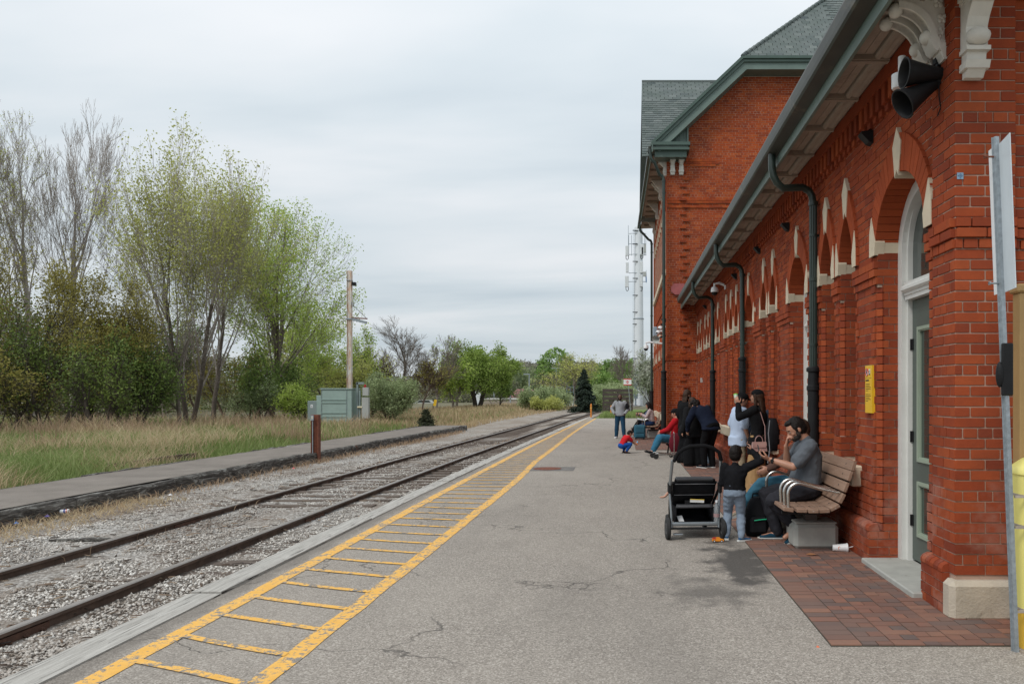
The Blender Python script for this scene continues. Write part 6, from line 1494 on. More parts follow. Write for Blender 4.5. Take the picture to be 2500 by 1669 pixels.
p0 = P(1611, 823, 25.2); r_ = root_at('wall_horn', p0, label='small grey horn speaker below the cameras on the tall block', cat='loudspeaker'); m1 = MB(); m1.lathe([(.03,0),(.05,.1),(.13,.26),(.14,.27),(.12,.26),(.03,.1)], 16, axis=(-.5,-.75,-.3)); autosmooth(m1.build('horn', M_GREYB, r_), 50); m1 = MB(); m1.tube([(0,0,0),(1.415-p0.x,0,0.05)], .03, 8); m1.build('arm', M_BLACK, r_)
for px, py, Y, lab in ((1617, 783, 25.2, 'small dark wedge light above the white cameras'), (1609, 795, 25.6, 'second dark wedge light just below and left on the tall block')):
    p0 = P(px, py, Y); m1 = MB(); m1.prism([(.0,.07), (-.16,.06), (-.16,.03), (0,-.05)], lambda u, v, d: (u, d, v), -.08, .08); o_ = m1.build('wall_light', M_BLACK, None); o_.location = (1.415, Y, p0.z); tag(o_, lab, 'wall light', 'wedge lights on the tall block')
# intercom box on gable wall, pink patch sign and blue sticker
p0 = P(1709, 930, 24.66); m1 = MB(); m1.bbox(-.035, .035, -.03, .0, -.07, .07, .006); o_ = m1.build('intercom_box', M_GREYB, None); o_.location = (P(1709,930,24.66).x, 24.3, p0.z) ; o_.location = (2.40-.03, P(1709,930,1).x*0+23.0, p0.z); tag(o_, 'small grey intercom plate on the brick in the inner corner', 'intercom')
p0 = P(1655, 702, 24.6); m1 = MB(); m1.prism([(-.22,-.12),(-.10,-.22),(.22,-.22),(.22,.14),(.06,.14),(-.12,.14),(-.22,.04)], lambda u, v, d: (u, d, v), -.03, 0); o_ = m1.build('pink_panel', mat('pink_patch', (.33,.09,.09), .8), None); o_.location = (p0.x, 24.66, p0.z); tag(o_, 'faded pink patch panel on the gable wall at the end of the gutter', 'panel')
p0 = P(2345, 429, 5.39); m1 = MB(); m1.box(-.023, .023, -.002, 0, -.023, .023); o_ = m1.build('blue_sticker', mat('sticker_blue', (.22,.35,.48), .5), None); o_.location = (p0.x, 5.396, p0.z); tag(o_, 'small square pale blue survey target sticker on the corner pier', 'sticker')
m1 = MB(); m1.box(-.001, .001, -.0035, -.0022, -.019, .019); m1.box(-.019, .019, -.0035, -.0022, -.001, .001)
for i in range(16):
    a, b = 2*math.pi*i/16, 2*math.pi*(i+1)/16; m1.tube([(.012*math.cos(a), -.003, .012*math.sin(a)), (.012*math.cos(b), -.003, .012*math.sin(b))], .0009, 4)
m1.build('target_print', mat('sticker_ink', (.05,.10,.22), .5), o_)
# yellow notice
Y0n = 2.40*F/(2134-VX); Y1n = 2.32*F/(2117-VX); z1n, z0n = CAMH-(891-VY)*2.36/(2125-VX), CAMH-(1008-VY)*2.36/(2125-VX)
yn = root_at('yellow_notice', (2.39, 7.02+.18, z0n), label='narrow tall yellow warning notice box on the brick pier left of the white door', cat='notice')
hN = z1n-z0n
YA, YB = 7.222, 7.425     # near and far edge along the wall
yn.location = (2.404, YA, z0n); M_NY = mat('notice_yellow', (.78,.46,.02), .4, .03)
m1 = MB(); m1.box(-.035, .004, 0, YB-YA, 0, hN); m1.build('box', M_NY, yn)
m1 = MB(); m1.box(-.0365, -.0355, .012, YB-YA-.012, hN*.735, hN*.74)
rr = random.Random(3); wN = YB-YA
for (z_, l_) in ((.70, .45),): m1.box(-.0365, -.0355, wN-.02-wN*l_, wN-.02, hN*(z_-.03), hN*z_)
for blk in ((.62, .585, .55, .515, .48), (.40, .365, .33, .295, .26)):
    for i, z_ in enumerate(blk):
        l_ = rr.uniform(.5, .78) if i < len(blk)-1 else .34; y_ = wN-.02
        end = wN-.02-wN*l_
        while y_ > end: w_ = rr.uniform(.008, .018); m1.box(-.0365, -.0355, max(end, y_-w_), y_, hN*(z_-.014), hN*z_-.002); y_ -= w_+.0035
m1.build('print', M_BLACK, yn)
m1 = MB(); 
for i in range(20):
    a, b = 2*math.pi*i/20, 2*math.pi*(i+1)/20; cy_, cz_, r_ = wN-.055, hN*.86, .036; m1.tube([(-.037, cy_+r_*math.cos(a), cz_+r_*math.sin(a)), (-.037, cy_+r_*math.cos(b), cz_+r_*math.sin(b))], .0045, 4)
m1.tube([(-.038, wN-.08, hN*.86+.025), (-.038, wN-.03, hN*.86-.025)], .004, 4); m1.build('prohibition_ring', mat('ring_red', (.6,.04,.04), .5), yn)
m1 = MB(); m1.lathe([(.034,0),(.034,.001)], 20, (-.0362, wN-.055, hN*.86), (-1,0,0)); m1.prism([(wN-.15, hN*.80), (wN-.105, hN*.80), (wN-.105, hN*.92), (wN-.15, hN*.92)], lambda u, v, d: (d, u, v), -.0368, -.0356); m1.build('pictogram_ground', M_WHITE, yn)
m1 = MB(); m1.tube([(-.038, wN-.055, hN*.83), (-.038, wN-.055, hN*.885)], .006, 5); m1.ell((-.038, wN-.055, hN*.90), .003, .008, .008, 8, 6); m1.prism([(wN-.15, hN*.80), (wN-.108, hN*.80), (wN-.125, hN*.83), (wN-.15, hN*.83)], lambda u, v, d: (d, u, v), -.0375, -.0369); m1.tube([(-.038, wN-.128, hN*.84), (-.038, wN-.128, hN*.90)], .004, 5); m1.build('pictogram', M_BLACK, yn)

# ================================================================== RIGHT EDGE: sign, bollard, timber post
b0 = G(2479, 1588); Yb = b0.y
sgn = root_at('parking_sign', (b0.x, Yb, 0), label='edge on white metal sign pair on a leaning galvanised post at the right edge', cat='sign')
top = P(2430, 336, Yb); m1 = MB(); d_ = Vector((top.x-b0.x, 0, top.z)); k_ = Vector((0,1,0)); fwd = Vector((1,0,0))
W_ = .03
def upost(m1, p, q, w=.024, d=.020):
    a = Vector((1,0,0)); b = Vector((0,1,0)); prof = [(-w,-d*.2), (-w*.62,-d*.2), (-w*.45, d), (w*.45, d), (w*.62,-d*.2), (w,-d*.2), (w,-d*.2+.004), (w*.68,-d*.2+.004), (w*.5, d+.004), (-w*.5, d+.004), (-w*.68,-d*.2+.004), (-w,-d*.2+.004)]
    n_ = len(prof); m1.add([Vector(p)+a*u-b*v for u, v in prof]+[Vector(q)+a*u-b*v for u, v in prof], [(i, (i+1)%n_, n_+(i+1)%n_, n_+i) for i in range(n_)]+[tuple(range(n_)), tuple(range(2*n_-1, n_-1, -1))])
upost(m1, (0,0,-.02), d_+Vector((0,0,.0))); m1.build('post', M_GALV, sgn)
# two plates back to back in a V, seen nearly edge on
m_sg = mat('sign_back', (.60,.66,.70), .35, .05, 3, metal=.0)
t_lean = (top.x-b0.x)/top.z
def vplate(sx, th0, th1, z0, z1, y0, y1, m_, nm):
    m1 = MB(); c0_ = Vector((t_lean*z0, 0, z0)); c1_ = Vector((t_lean*z1, 0, z1)); e = .0025
    vs = []
    for c_ in (c0_, c1_):
        vs += [c_+Vector((th0, y0, 0)), c_+Vector((th1, y1, 0)), c_+Vector((th1+e*2, y1, 0)), c_+Vector((th0+e*2, y0, 0))]
    m1.add(vs, [(3,2,1,0), (4,5,6,7), (0,1,5,4), (1,2,6,5), (2,3,7,6), (3,0,4,7)]); return m1.build(nm, m_, sgn)
z1s, z0s = CAMH-(375-VY)*Yb/F, CAMH-(715-VY)*Yb/F
vplate(0, .010, -.033, 2.218, 3.13, -.01, -.235, m_sg, 'sign_panel')
vplate(0, -.004, .006, 2.218, 3.13, .02, .105, M_WHITE, 'sign_panel')
for z_ in (z1s-.02, z0s+.06):
    m1 = MB(); c_ = Vector((t_lean*z_, 0, z_)); m1.tube([c_+Vector((-.075,.0,0)), c_+Vector((.06,.0,0))], .006, 6); m1.lathe([(.012,0),(.012,.01)], 6, c_+Vector((-.075,0,0)), (1,0,0)); m1.build('bolt', M_RUST if z_ > 2.5 else M_GALV, sgn)
zq0, zq1 = CAMH-(965-VY)*Yb/F, CAMH-(838-VY)*Yb/F; m1 = MB(); c_ = lambda z: Vector((t_lean*z, 0, z))
m1.bbox(-.028, .040, -.035, -.01, zq0, zq1, .006, M=Matrix.Translation((t_lean*(zq0+zq1)/2, 0, 0))); m1.ell(c_((zq0*.6+zq1*.4))+Vector((-.035,-.01,0)), .022, .03, .08, 10, 10); m1.build('clamp_box', M_BLACK, sgn)
# bollard
bc = root_at('bollard', (2.755, 4.80, 0), label='yellow plastic sleeved bollard cut by the right edge of the frame', cat='bollard')
rb_ = (2.755-(2478-VX)*4.80/F)
hb_ = CAMH-(1150-VY)*4.80/F; M_BY = mat('bollard_yellow', (.80,.72,.22), .45, .04, 5, bump=.2, dirt=((.55,.45,.15), .64))
m1 = MB(); m1.lathe([(rb_, .24), (rb_, hb_-.02), (rb_*1.03, hb_-.015), (rb_*1.03, hb_), (rb_*.97, hb_+.03), (rb_*.75, hb_+.075), (rb_*.4, hb_+.10), (0, hb_+.108)], 32); autosmooth(m1.build('sleeve', M_BY, bc), 30)
m1 = MB(); m1.lathe([(rb_*.97, -.02), (rb_*.97, .24)], 32); m1.build('tube', mat('bollard_deep', (.75,.46,.05), .6, .1, 5, bump=.3, dirt=((.25,.15,.06), .60)), bc)
for z_ in (.33*0+.24, .66+.10, 1.05-.10):
    m1 = MB(); m1.lathe([(rb_+.004, z_), (rb_+.004, z_+.014)], 32); m1.box(-rb_-.06, -rb_+.02, -.12, -.105, z_, z_+.014); m1.build('strap', mat('strap_grey', (.35,.30,.26), .6), bc)
# timber post at the far right
pz = P(2474, 705, 5.15); tp = root_at('timber_post', (2.755, 5.16, 0), label='tan wooden post with a small cap at the right edge behind the bollard', cat='post')
M_PINE = mat('treated_pine', (.38,.24,.10), .7, .15, 2, bump=.3, dirt=((.25,.17,.08), .58)); x0_ = P(2481, 800, 5.16).x-2.755
m1 = MB(); m1.bbox(x0_, x0_+.10, -.05, .05, 0, pz.z-.03, .006); m1.build('post', M_PINE, tp); m1 = MB(); m1.bbox(x0_-.02, x0_+.12, -.065, .065, pz.z-.03, pz.z+.03, .012); m1.build('cap', M_PINE, tp)

# ================================================================== BENCHES
t = NT('slat_composite'); c = t.ramp(t.noise(2.5, 6, .7, t.mapv((14,1.2,14))), [(.3, (.21,.125,.085)), (.7, (.31,.195,.135))]); c = t.mix(t.ramp(t.noise(40, 3), [(.66, 0.0), (.7, .5)]), c, (.5,.45,.4)); t.bump(t.noise(2.5, 5, .7, t.mapv((30,2,30))), .25, .003); M_SLAT = t.set(c, .75)
def bench(x0, y0, L, label, grp, narm=4):
    """x0 = front edge, y0 = near end; faces -X"""
    r_ = root_at('bench', (x0, y0, 0), label=label, cat='bench', group=grp); mb_ = []
    seat = [(0.0, .455, -8), (.13, .445, -2), (.245, .440, 0), (.355, .442, 3), (.455, .475, 28)]
    back = [(.525, .565, 62), (.565, .675, 68), (.605, .785, 70), (.64, .89-.005, 72)]
    for i, (x, z, a) in enumerate(seat+back):
        w_ = .102; m1 = MB(); m1.bbox(-w_/2, w_/2, 0, L, -.019, .019, .006); 
        bolts = MB()
        for yb_ in (.20, L/2, L-.20): bolts.lathe([(.010,.019),(.010,.023),(0,.025)], 8, (0, yb_, 0))
        Mx = Matrix.Translation((x+.05, 0, z)) @ Matrix.Rotation(-R_(a), 4, 'Y')
        o_ = m1.build('slat', M_SLAT, r_); o_.matrix_local = Mx
        ob = bolts.build('bolt', M_STEEL, o_)
    for yb_ in (.20, L-.20) if L < 1.6 else (.20, L/2, L-.20):
        m1 = MB(); pts = [(.02,yb_,.405), (.30,yb_,.400), (.50,yb_,.41), (.61,yb_,.54), (.735,yb_,.86)]; m1.tube(pts, .022, 6); m1.build('frame_bar', M_BLACK, r_)
    for yb_ in ((.28, L-.67) if L > 1.2 else (.1,)):
        m1 = MB(); b = .04; m1.bbox(.17, .63, yb_+.02, yb_+.42, 0, .265, b); m1.bbox(.185, .615, yb_+.035, yb_+.405, .262, .28, .008); autosmooth(m1.build('concrete_block', M_CONC, r_), 30)
        m1 = MB(); m1.box(.32, .44, yb_+.16, yb_+.26, .27, .425); m1.build('leg', M_BROWNM, r_)
    ys_ = [.07, .25, .43, L*.60][:narm]
    for k_, ya_ in enumerate(ys_):
        m1 = MB(); R0 = .11; pts = [(.06, ya_, .47), (.055, ya_, .60)]; 
        for j in range(7): t_ = math.pi*(1-j/6*.55); pts.append((.055+R0+R0*math.cos(t_), ya_, .60+R0*math.sin(t_)))
        pts += [(.40, ya_, .645), (.585, ya_, .61)]
        m1.tube(pts, .0155, 12); m1.lathe([(.028,0),(.028,.006)], 12, (.06, ya_, .472)); autosmooth(m1.build('armrest', M_STEEL, r_), 60)
    return r_
M_BROWNM = mat('brown_metal', (.085,.06,.05), .5, .1, 5)
bench(1.575, 7.44, 2.0, 'brown slatted bench with steel arm hoops, under the man in the grey shirt', 'slatted benches along the station wall')
bench(.70, 26.9, 1.9, 'slatted bench far along the tall block, three people sit on it', 'slatted benches along the station wall', 2)

# paper cup on its side
cp = G(2050, 1347); cu = root_at('paper_cup', (cp.x, cp.y, .044), label='white paper cup with an orange mark lying on its side by the concrete block', cat='cup')
ax = Vector((1, -.12, .03)).normalized(); m1 = MB(); m1.lathe([(0,0), (.030,0), (.032,.002), (.043,.135)], 22, (-.07,0,0), ax); autosmooth(m1.build('cup', M_WHITE, cu), 40)
m1 = MB(); m1.lathe([(.045,.133), (.047,.136), (.046,.146), (.040,.150), (0,.152)], 22, (-.07,0,0), ax); autosmooth(m1.build('lid', M_WHITE, cu), 40)
m1 = MB(); m1.tube([Vector((-.07,0,0))+ax*.15, Vector((-.07,0,0))+ax*.20+Vector((0,0,.012))], .004, 8); m1.build('straw', M_WHITE, cu)
m1 = MB(); sd_ = Vector((0,-1,.12)).normalized(); c_ = Vector((-.012,0,0))+sd_*.0375; 
for i in range(12):
    a, b = 2*math.pi*i/14, 2*math.pi*(i+1)/14; m1.tube([c_+Vector((.013*math.cos(a), -.002, .013*math.sin(a))), c_+Vector((.013*math.cos(b), -.002, .013*math.sin(b)))], .004, 5)
m1.build('printed_mark', mat('print_orange', (.75,.18,.06), .5), cu)
# toy car
tc2 = G(1752, 1322); ty = root_at('toy_car', (tc2.x, tc2.y, 0), rz=.05, label='tiny orange toy truck with white wheels on the ground by the boy', cat='toy car')
M_TOY = mat('toy_orange', (.85,.28,.02), .35); m1 = MB(); f = lambda u, v, d: (u, d, v)
m1.prism([(-.06,.012),(.062,.012),(.064,.028),(.035,.032),(.022,.048),(-.012,.048),(-.018,.032),(-.06,.034)], f, -.026, .026); m1.build('body', M_TOY, ty); m1 = MB(); m1.prism([(-.055,.034),(-.02,.034),(-.025,.05),(-.055,.042)], f, -.022, .022); m1.build('load', mat('toy_red', (.5,.05,.03), .4), ty)
for x in (-.04, .04):
    for y in (-.028, .02): m1 = MB(); m1.lathe([(.013,0),(.013,.008)], 12, (x, y, .013), (0,1,0)); w3 = m1.build('wheel', M_BLACK, ty); m1 = MB(); m1.lathe([(.007,-.001),(.007,.009)], 8, (x, y, .013), (0,1,0)); m1.build('hub', M_WHITE, w3)

# ================================================================== PUSHCHAIR
M_ALU = mat('pram_aluminium', (.33,.36,.38), .35, .06, 5, metal=.8, bump=0); M_FAB = mat('black_fabric', (.012,.012,.014), .9, .25, 12, bump=.4, bscale=120, spec=.12); M_RUB = mat('rubber', (.02,.02,.02), .8); M_GRIP = mat('foam_grip', (.012,.012,.013), .9, spec=.1)
sx, sy = Tx(1690, 8.55), 8.55
pr = root_at('pushchair', (sx, sy, 0), rz=R_(4), label='black and silver pushchair seen from behind, parked on the asphalt by the little boy', cat='pushchair')
def tb(name, pts, r, m, par=pr, n=10, sq=1.0): m1 = MB(); m1.tube(pts, r, n, sq=sq); return autosmooth(m1.build(name, m, par), 50)
hw_ = .27
# handle: black foam bar on two silver arms leaning back to the camera
hp = [(-hw_+.02, -.30, .86), (-hw_+.06, -.335, .95), (-hw_+.12, -.355, 1.0), (-.08, -.37, 1.03), (.08, -.37, 1.035), (hw_-.10, -.355, 1.01), (hw_-.03, -.335, .96), (hw_, -.30, .87)]
tb('handle_grip', hp, .021, M_GRIP)
for s in (-1, 1):
    tb('handle_arm', [(s*(hw_-.005), -.30, .87), (s*(hw_+.005), -.24, .70), (s*(hw_+.01), -.18, .56)], .017, M_ALU)
    m1 = MB(); m1.bbox(s*(hw_+.01)-.02, s*(hw_+.01)+.02, -.21, -.13, .50, .62, .01); m1.build('hinge', M_BLACK, pr)
    tb('rear_leg', [(s*(hw_+.01), -.16, .54), (s*(hw_-.005), -.19, .30), (s*(hw_-.01), -.21, .11)], .015, M_ALU)
    tb('front_leg', [(s*(hw_+.0), -.16, .54), (s*(hw_-.03), .12, .30), (s*(hw_-.07), .42, .10)], .016, M_BLACK)
    tb('seat_strut', [(s*(hw_-.03), -.16, .62), (s*(hw_-.05), .0, .50), (s*(hw_-.05), .28, .40)], .013, M_BLACK)
    m1 = MB(); m1.lathe([(.055,-.018),(.105,-.024),(.118,-.014),(.118,.014),(.105,.024),(.055,.018)], 26, (s*(hw_+.035), -.215, .118), (1,0,0)); wh = autosmooth(m1.build('wheel', M_RUB, pr), 50)
    m1 = MB(); m1.lathe([(0,-.014),(.04,-.014),(.045,-.02),(.062,-.02),(.062,.02),(.045,.02),(.04,.014),(0,.014)], 20, (s*(hw_+.035), -.215, .118), (1,0,0)); m1.build('rim', mat('rim_grey', (.09,.09,.095), .5), wh)
    m1 = MB(); m1.lathe([(.04,-.016),(.078,-.02),(.085,-.012),(.085,.012),(.078,.02),(.04,.016)], 22, (s*(hw_-.05), .45, .085), (1,0,0)); wh = autosmooth(m1.build('wheel', M_RUB, pr), 50); m1 = MB(); m1.lathe([(0,-.01),(.05,-.014),(.05,.014),(0,.01)], 14, (s*(hw_-.05), .45, .085), (1,0,0)); m1.build('rim', M_BLACK, wh)
tb('rear_axle', [(-hw_+.0, -.215, .118), (hw_, -.215, .118)], .012, M_BLACK)
m1 = MB(); m1.bbox(-hw_+.005, hw_-.01, -.225, -.185, .145, .185, .01); m1.build('cross_bar', M_ALU, pr)
m1 = MB(); m1.bbox(-hw_+.02, -hw_+.13, -.27, -.20, .05, .068, .006, M=Matrix.Translation((0,0,.0))); m1.build('brake_pedal', M_ALU, pr)
# seat back (reclined) , hood folded, basket
def sheet(name, rows, m, par=pr, th=.012, smooth=True):
    n_ = len(rows[0]); m1 = MB(); vs = [Vector(p) for r_ in rows for p in r_]; k_ = len(rows)
    m1.add(vs, [(j*n_+i, j*n_+i+1, (j+1)*n_+i+1, (j+1)*n_+i) for j in range(k_-1) for i in range(n_-1)])
    o_ = m1.build(name, m, par, smooth=smooth); md = o_.modifiers.new('thick', 'SOLIDIFY'); md.thickness = th; return o_
def arc_row(y, z, w, bow, n_=9): return [(-w+2*w*i/(n_-1), y+bow*math.cos(math.pi*(i/(n_-1)-.5)), z) for i in range(n_)]
sheet('seat_back', [arc_row(-.18, .665, .20, -.015), arc_row(-.19, .655, .225, -.03), arc_row(-.17, .60, .235, -.035), arc_row(-.12, .50, .235, -.03), arc_row(-.05, .42, .23, -.02), arc_row(.02, .36, .22, 0)], M_FAB)
m1 = MB(); m1.bbox(-.215, .205, -.235, -.10, .635, .675, .015); m1.build('folded_hood', mat('hood_grey', (.035,.036,.04), .7, .2, 8, bump=.3), pr)
for z_, y_ in ((.60,-.215), (.47,-.13)): tb('seam_piping', [(-.22, y_+.03, z_), (0, y_, z_+.004), (.22, y_+.03, z_)], .004, mat('piping_grey', (.16,.16,.17), .6))
sheet('seat', [arc_row(.02, .36, .22, 0), arc_row(.15, .36, .22, 0), arc_row(.32, .39, .21, 0), arc_row(.40, .30, .19, 0), arc_row(.46, .22, .17, 0)], M_FAB)
for s in (-1, 1): sheet('side_panel', [[(s*.225, -.15, .62), (s*.235, .05, .58), (s*.22, .30, .50)], [(s*.235, -.05, .44), (s*.24, .10, .42), (s*.22, .32, .40)]], M_FAB)
sheet('basket_back', [arc_row(-.15, .375, .20, -.03), arc_row(-.18, .345, .215, -.02)], mat('basket_rim', (.05,.05,.055), .6), th=.02)
sheet('basket', [arc_row(.30, .33, .20, .0), arc_row(.26, .18, .205, .0), arc_row(.10, .155, .21, 0), arc_row(-.16, .155, .215, 0), arc_row(-.185, .18, .215, 0)], M_FAB)
for s in (-1, 1): sheet('basket_side', [[(s*.215, -.17, .33), (s*.21, .08, .35), (s*.20, .30, .34)], [(s*.215, -.18, .17), (s*.21, .08, .16), (s*.205, .26, .18)]], M_FAB)
m1 = MB(); m1.box(-.07, .085, -.165, -.155, .395, .43, M=Matrix.Rotation(.05,4,'Y')); a_ = m1.build('care_label', mat('label_white', (.7,.7,.68), .6), pr); m1 = MB(); m1.box(-.07, .085, -.168, -.166, .424, .432, M=Matrix.Rotation(.05,4,'Y')); m1.build('label_stripe', mat('label_yellow', (.75,.5,.05), .6), a_)
m1 = MB(); m1.box(-.10, .10, -.14, -.08, .34, .41); m1.build('tilt_frame', M_BLACK, pr)
m1 = MB(); m1.add([(-.17,-.15,.175), (-.11,-.13,.178), (-.13,-.08,.24), (-.19,-.10,.235)], [(0,1,2,3)]); o_ = m1.build('folded_paper', M_WHITE, None, rec=False); o_.location = (sx, sy, 0); o_.rotation_euler = (0,0,R_(4)); tag(o_, 'folded white paper in the basket of the pushchair', 'paper')
# things in the basket and bottle
bt = root_at('water_bottle', (sx+.255, sy-.17, .175), label='clear plastic water bottle standing at the right of the pushchair basket', cat='bottle'); t = NT('clear_plastic'); t.set((.5,.55,.58), .1); t.b.inputs['Transmission Weight'].default_value = .7; M_CLR = t.m
m1 = MB(); m1.lathe([(0,0),(.032,0),(.034,.02),(.031,.04),(.034,.06),(.031,.08),(.034,.10),(.034,.15),(.025,.19),(.014,.21),(.014,.225)], 16); autosmooth(m1.build('bottle', M_CLR, bt), 60); m1 = MB(); m1.lathe([(.016,.222),(.016,.245),(0,.245)], 14); m1.build('cap', M_WHITE, bt); m1 = MB(); m1.lathe([(.0350,.062),(.0350,.10)], 16); m1.build('label', mat('bottle_label', (.35,.22,.22), .5), bt)

# ================================================================== BAGS
def pillow_bag(name, loc, sx_, sy_, sz_, m, label, cat, rz=0, tilt=0, mods=True):
    r_ = root_at(name, loc, rz=rz, label=label, cat=cat); m1 = MB(); n_ = 20; L = 10
    prof = []
    vs = []; 
    for j in range(L+1):
        t_ = j/L; w = (math.sin(math.pi*min(1, .12+t_*.80)))**.45; z = sz_*t_
        for i in range(n_):
            a = 2*math.pi*i/n_; ca, sa = math.cos(a), math.sin(a); p = 3.2; k_ = (abs(ca)**p+abs(sa)**p)**(-1/p)
            vs.append((sx_/2*w*k_*ca*(1-.12*t_)+tilt*t_, sy_/2*w*k_*sa, z))
    m1.add(vs, [(j*n_+i, j*n_+(i+1)%n_, (j+1)*n_+(i+1)%n_, (j+1)*n_+i) for j in range(L) for i in range(n_)]+[tuple(range(n_-1,-1,-1)), tuple(range(L*n_, L*n_+n_))])
    autosmooth(m1.build('body', m, r_), 60); return r_
bpk = G(1848, 1312); bp = pillow_bag('backpack', (bpk.x, bpk.y+.08, 0), .30, .22, .44, M_FAB, 'black backpack with a green zip standing on the paving under the man\'s knees', 'backpack', rz=.1, tilt=.03)
m1 = MB(); m1.bbox(-.10, .10, -.155, -.09, .05, .24, .03); pk = m1.build('pocket', M_FAB, bp); m1 = MB(); m1.tube([(-.06, -.162, .205), (0, -.166, .213), (.075, -.162, .218)], .006, 6); m1.build('zip_pull', mat('zip_green', (.02,.45,.22), .4), pk)
m1 = MB(); m1.tube([(-.04,0,.43), (-.03,0,.48), (.04,0,.48), (.05,0,.43)], .010, 8); m1.build('handle', M_FAB, bp)
def suitcase(loc, w, d, h, m, label, rz=0, hh=.45, lean=0):
    r_ = root_at('suitcase', loc, rz=rz, label=label, cat='suitcase'); m1 = MB(); m1.bbox(-w/2, w/2, -d/2, d/2, .05, h, .04); autosmooth(m1.build('shell', m, r_), 30)
    m1 = MB(); m1.bbox(-w/2+.05, w/2-.05, -d/2-.02, -d/2+.01, .10, h*.42, .012); m1.build('pocket', m, r_); m1 = MB(); m1.bbox(-w/2+.05, w/2-.05, -d/2-.018, -d/2+.01, h*.48, h-.06, .012); m1.build('pocket', m, r_)
    for x in (-w/2+.06, w/2-.06):
        for y in (-d/2+.05, d/2-.05): m1 = MB(); m1.lathe([(.026,-.012),(.026,.012)], 12, (x, y, .026), (1,0,0)); m1.build('wheel', M_BLACK, r_)
    if hh:
        for x in (-.09, .09): m1 = MB(); m1.tube([(x, d/2-.04, h), (x+lean, d/2-.04, h+hh)], .009, 8); m1.build('handle_rod', M_STEEL, r_)
        m1 = MB(); m1.bbox(-.11+lean, .11+lean, d/2-.055, d/2-.025, h+hh, h+hh+.03, .008); m1.build('handle', M_BLACK, r_)
    return r_
M_TEAL = mat('teal_fabric', (.012,.085,.13), .7, .12, 6, bump=.2); q = G(1562, 1073)
suitcase((q.x, q.y, 0), .40, .26, .52, M_TEAL, 'teal suitcase with extended handle standing before the seated group', rz=.05, hh=.42)
q = G(1702, 1110); suitcase((Tx(1703, 18.3), 18.3, 0), .30, .24, .50, M_TEAL, 'teal bag behind the legs of the bending adult', hh=0)
# ================================================================== PEOPLE
def skin_mat(name, c):
    t = NT(name); cc = t.ramp(t.noise(9, 5, .6, t.t.outputs['Object']), [(.3, tuple(q*.86 for q in c)), (.7, tuple(min(1, q*1.08) for q in c))])
    t.set(cc, .5); t.b.inputs['Subsurface Weight'].default_value = .08; t.b.inputs['Subsurface Radius'].default_value = (.02,.008,.004); t.bump(t.noise(120, 3), .12, .002); return t.m
def cloth(name, c, var=.14, rough=.9): return mat(name, c, rough, var, 7, bump=.35, bscale=160, dist=.003, spec=.1)
SK_L = skin_mat('skin_light', (.50,.26,.18)); SK_M = skin_mat('skin_medium', (.43,.215,.14)); SK_D = skin_mat('skin_dark', (.12,.055,.035))
HAIR = mat('dark_hair', (.009,.006,.005), .6, .5, 40, bump=.9, bscale=140, spec=.2); HAIRB = mat('brown_hair', (.040,.020,.012), .55, .5, 40, bump=.9, bscale=140, spec=.2)
def vv(p): return Vector(p)
def ik(A, B, l1, l2, pole):
    A, B, pole = vv(A), vv(B), vv(pole); d = B-A; L = d.length; Lm = (l1+l2)*.999
    if L > Lm: B = A+d*(Lm/L); d = B-A; L = Lm
    L = max(L, abs(l1-l2)+.01); x = (l1*l1-l2*l2+L*L)/(2*L); h = math.sqrt(max(0, l1*l1-x*x)); dn = d.normalized()
    pp = pole-dn*pole.dot(dn); pp = pp.normalized() if pp.length > 1e-4 else basis(dn)[0]
    return A+dn*x+pp*h, B
def loftE(mb, secs, n=16):
    """secs: (centre, a-vector, b-vector) elliptic rings, rounded caps"""
    vs = []
    for c, a, b in secs:
        for j in range(n): t = 2*math.pi*j/n; vs.append(vv(c)+vv(a)*math.cos(t)+vv(b)*math.sin(t))
    k = len(secs); vs += [vv(secs[0][0])-(vv(secs[1][0])-vv(secs[0][0])).normalized()*vv(secs[0][2]).length*.35, vv(secs[-1][0])+(vv(secs[-1][0])-vv(secs[-2][0])).normalized()*vv(secs[-1][2]).length*.35]
    fs = [(i*n+j, i*n+(j+1)%n, (i+1)*n+(j+1)%n, (i+1)*n+j) for i in range(k-1) for j in range(n)]
    fs += [((j+1)%n, j, k*n) for j in range(n)]+[((k-1)*n+j, (k-1)*n+(j+1)%n, k*n+1) for j in range(n)]
    mb.add(vs, fs)
def limb(mb, P_, Rr, n=12):
    """round limb through points with radii, ball ends"""
    P_ = [vv(p) for p in P_]; pts, rr = [], []
    for i in range(len(P_)-1):
        m = 4
        for q in range(m): t = q/m; pts.append(P_[i].lerp(P_[i+1], t)); rr.append(Rr[i]+(Rr[i+1]-Rr[i])*t)
    pts.append(P_[-1]); rr.append(Rr[-1]); mb.tube(pts, rr, n)
    for p, r in zip(P_, Rr): mb.ell(p, r, r, r, n, 8)
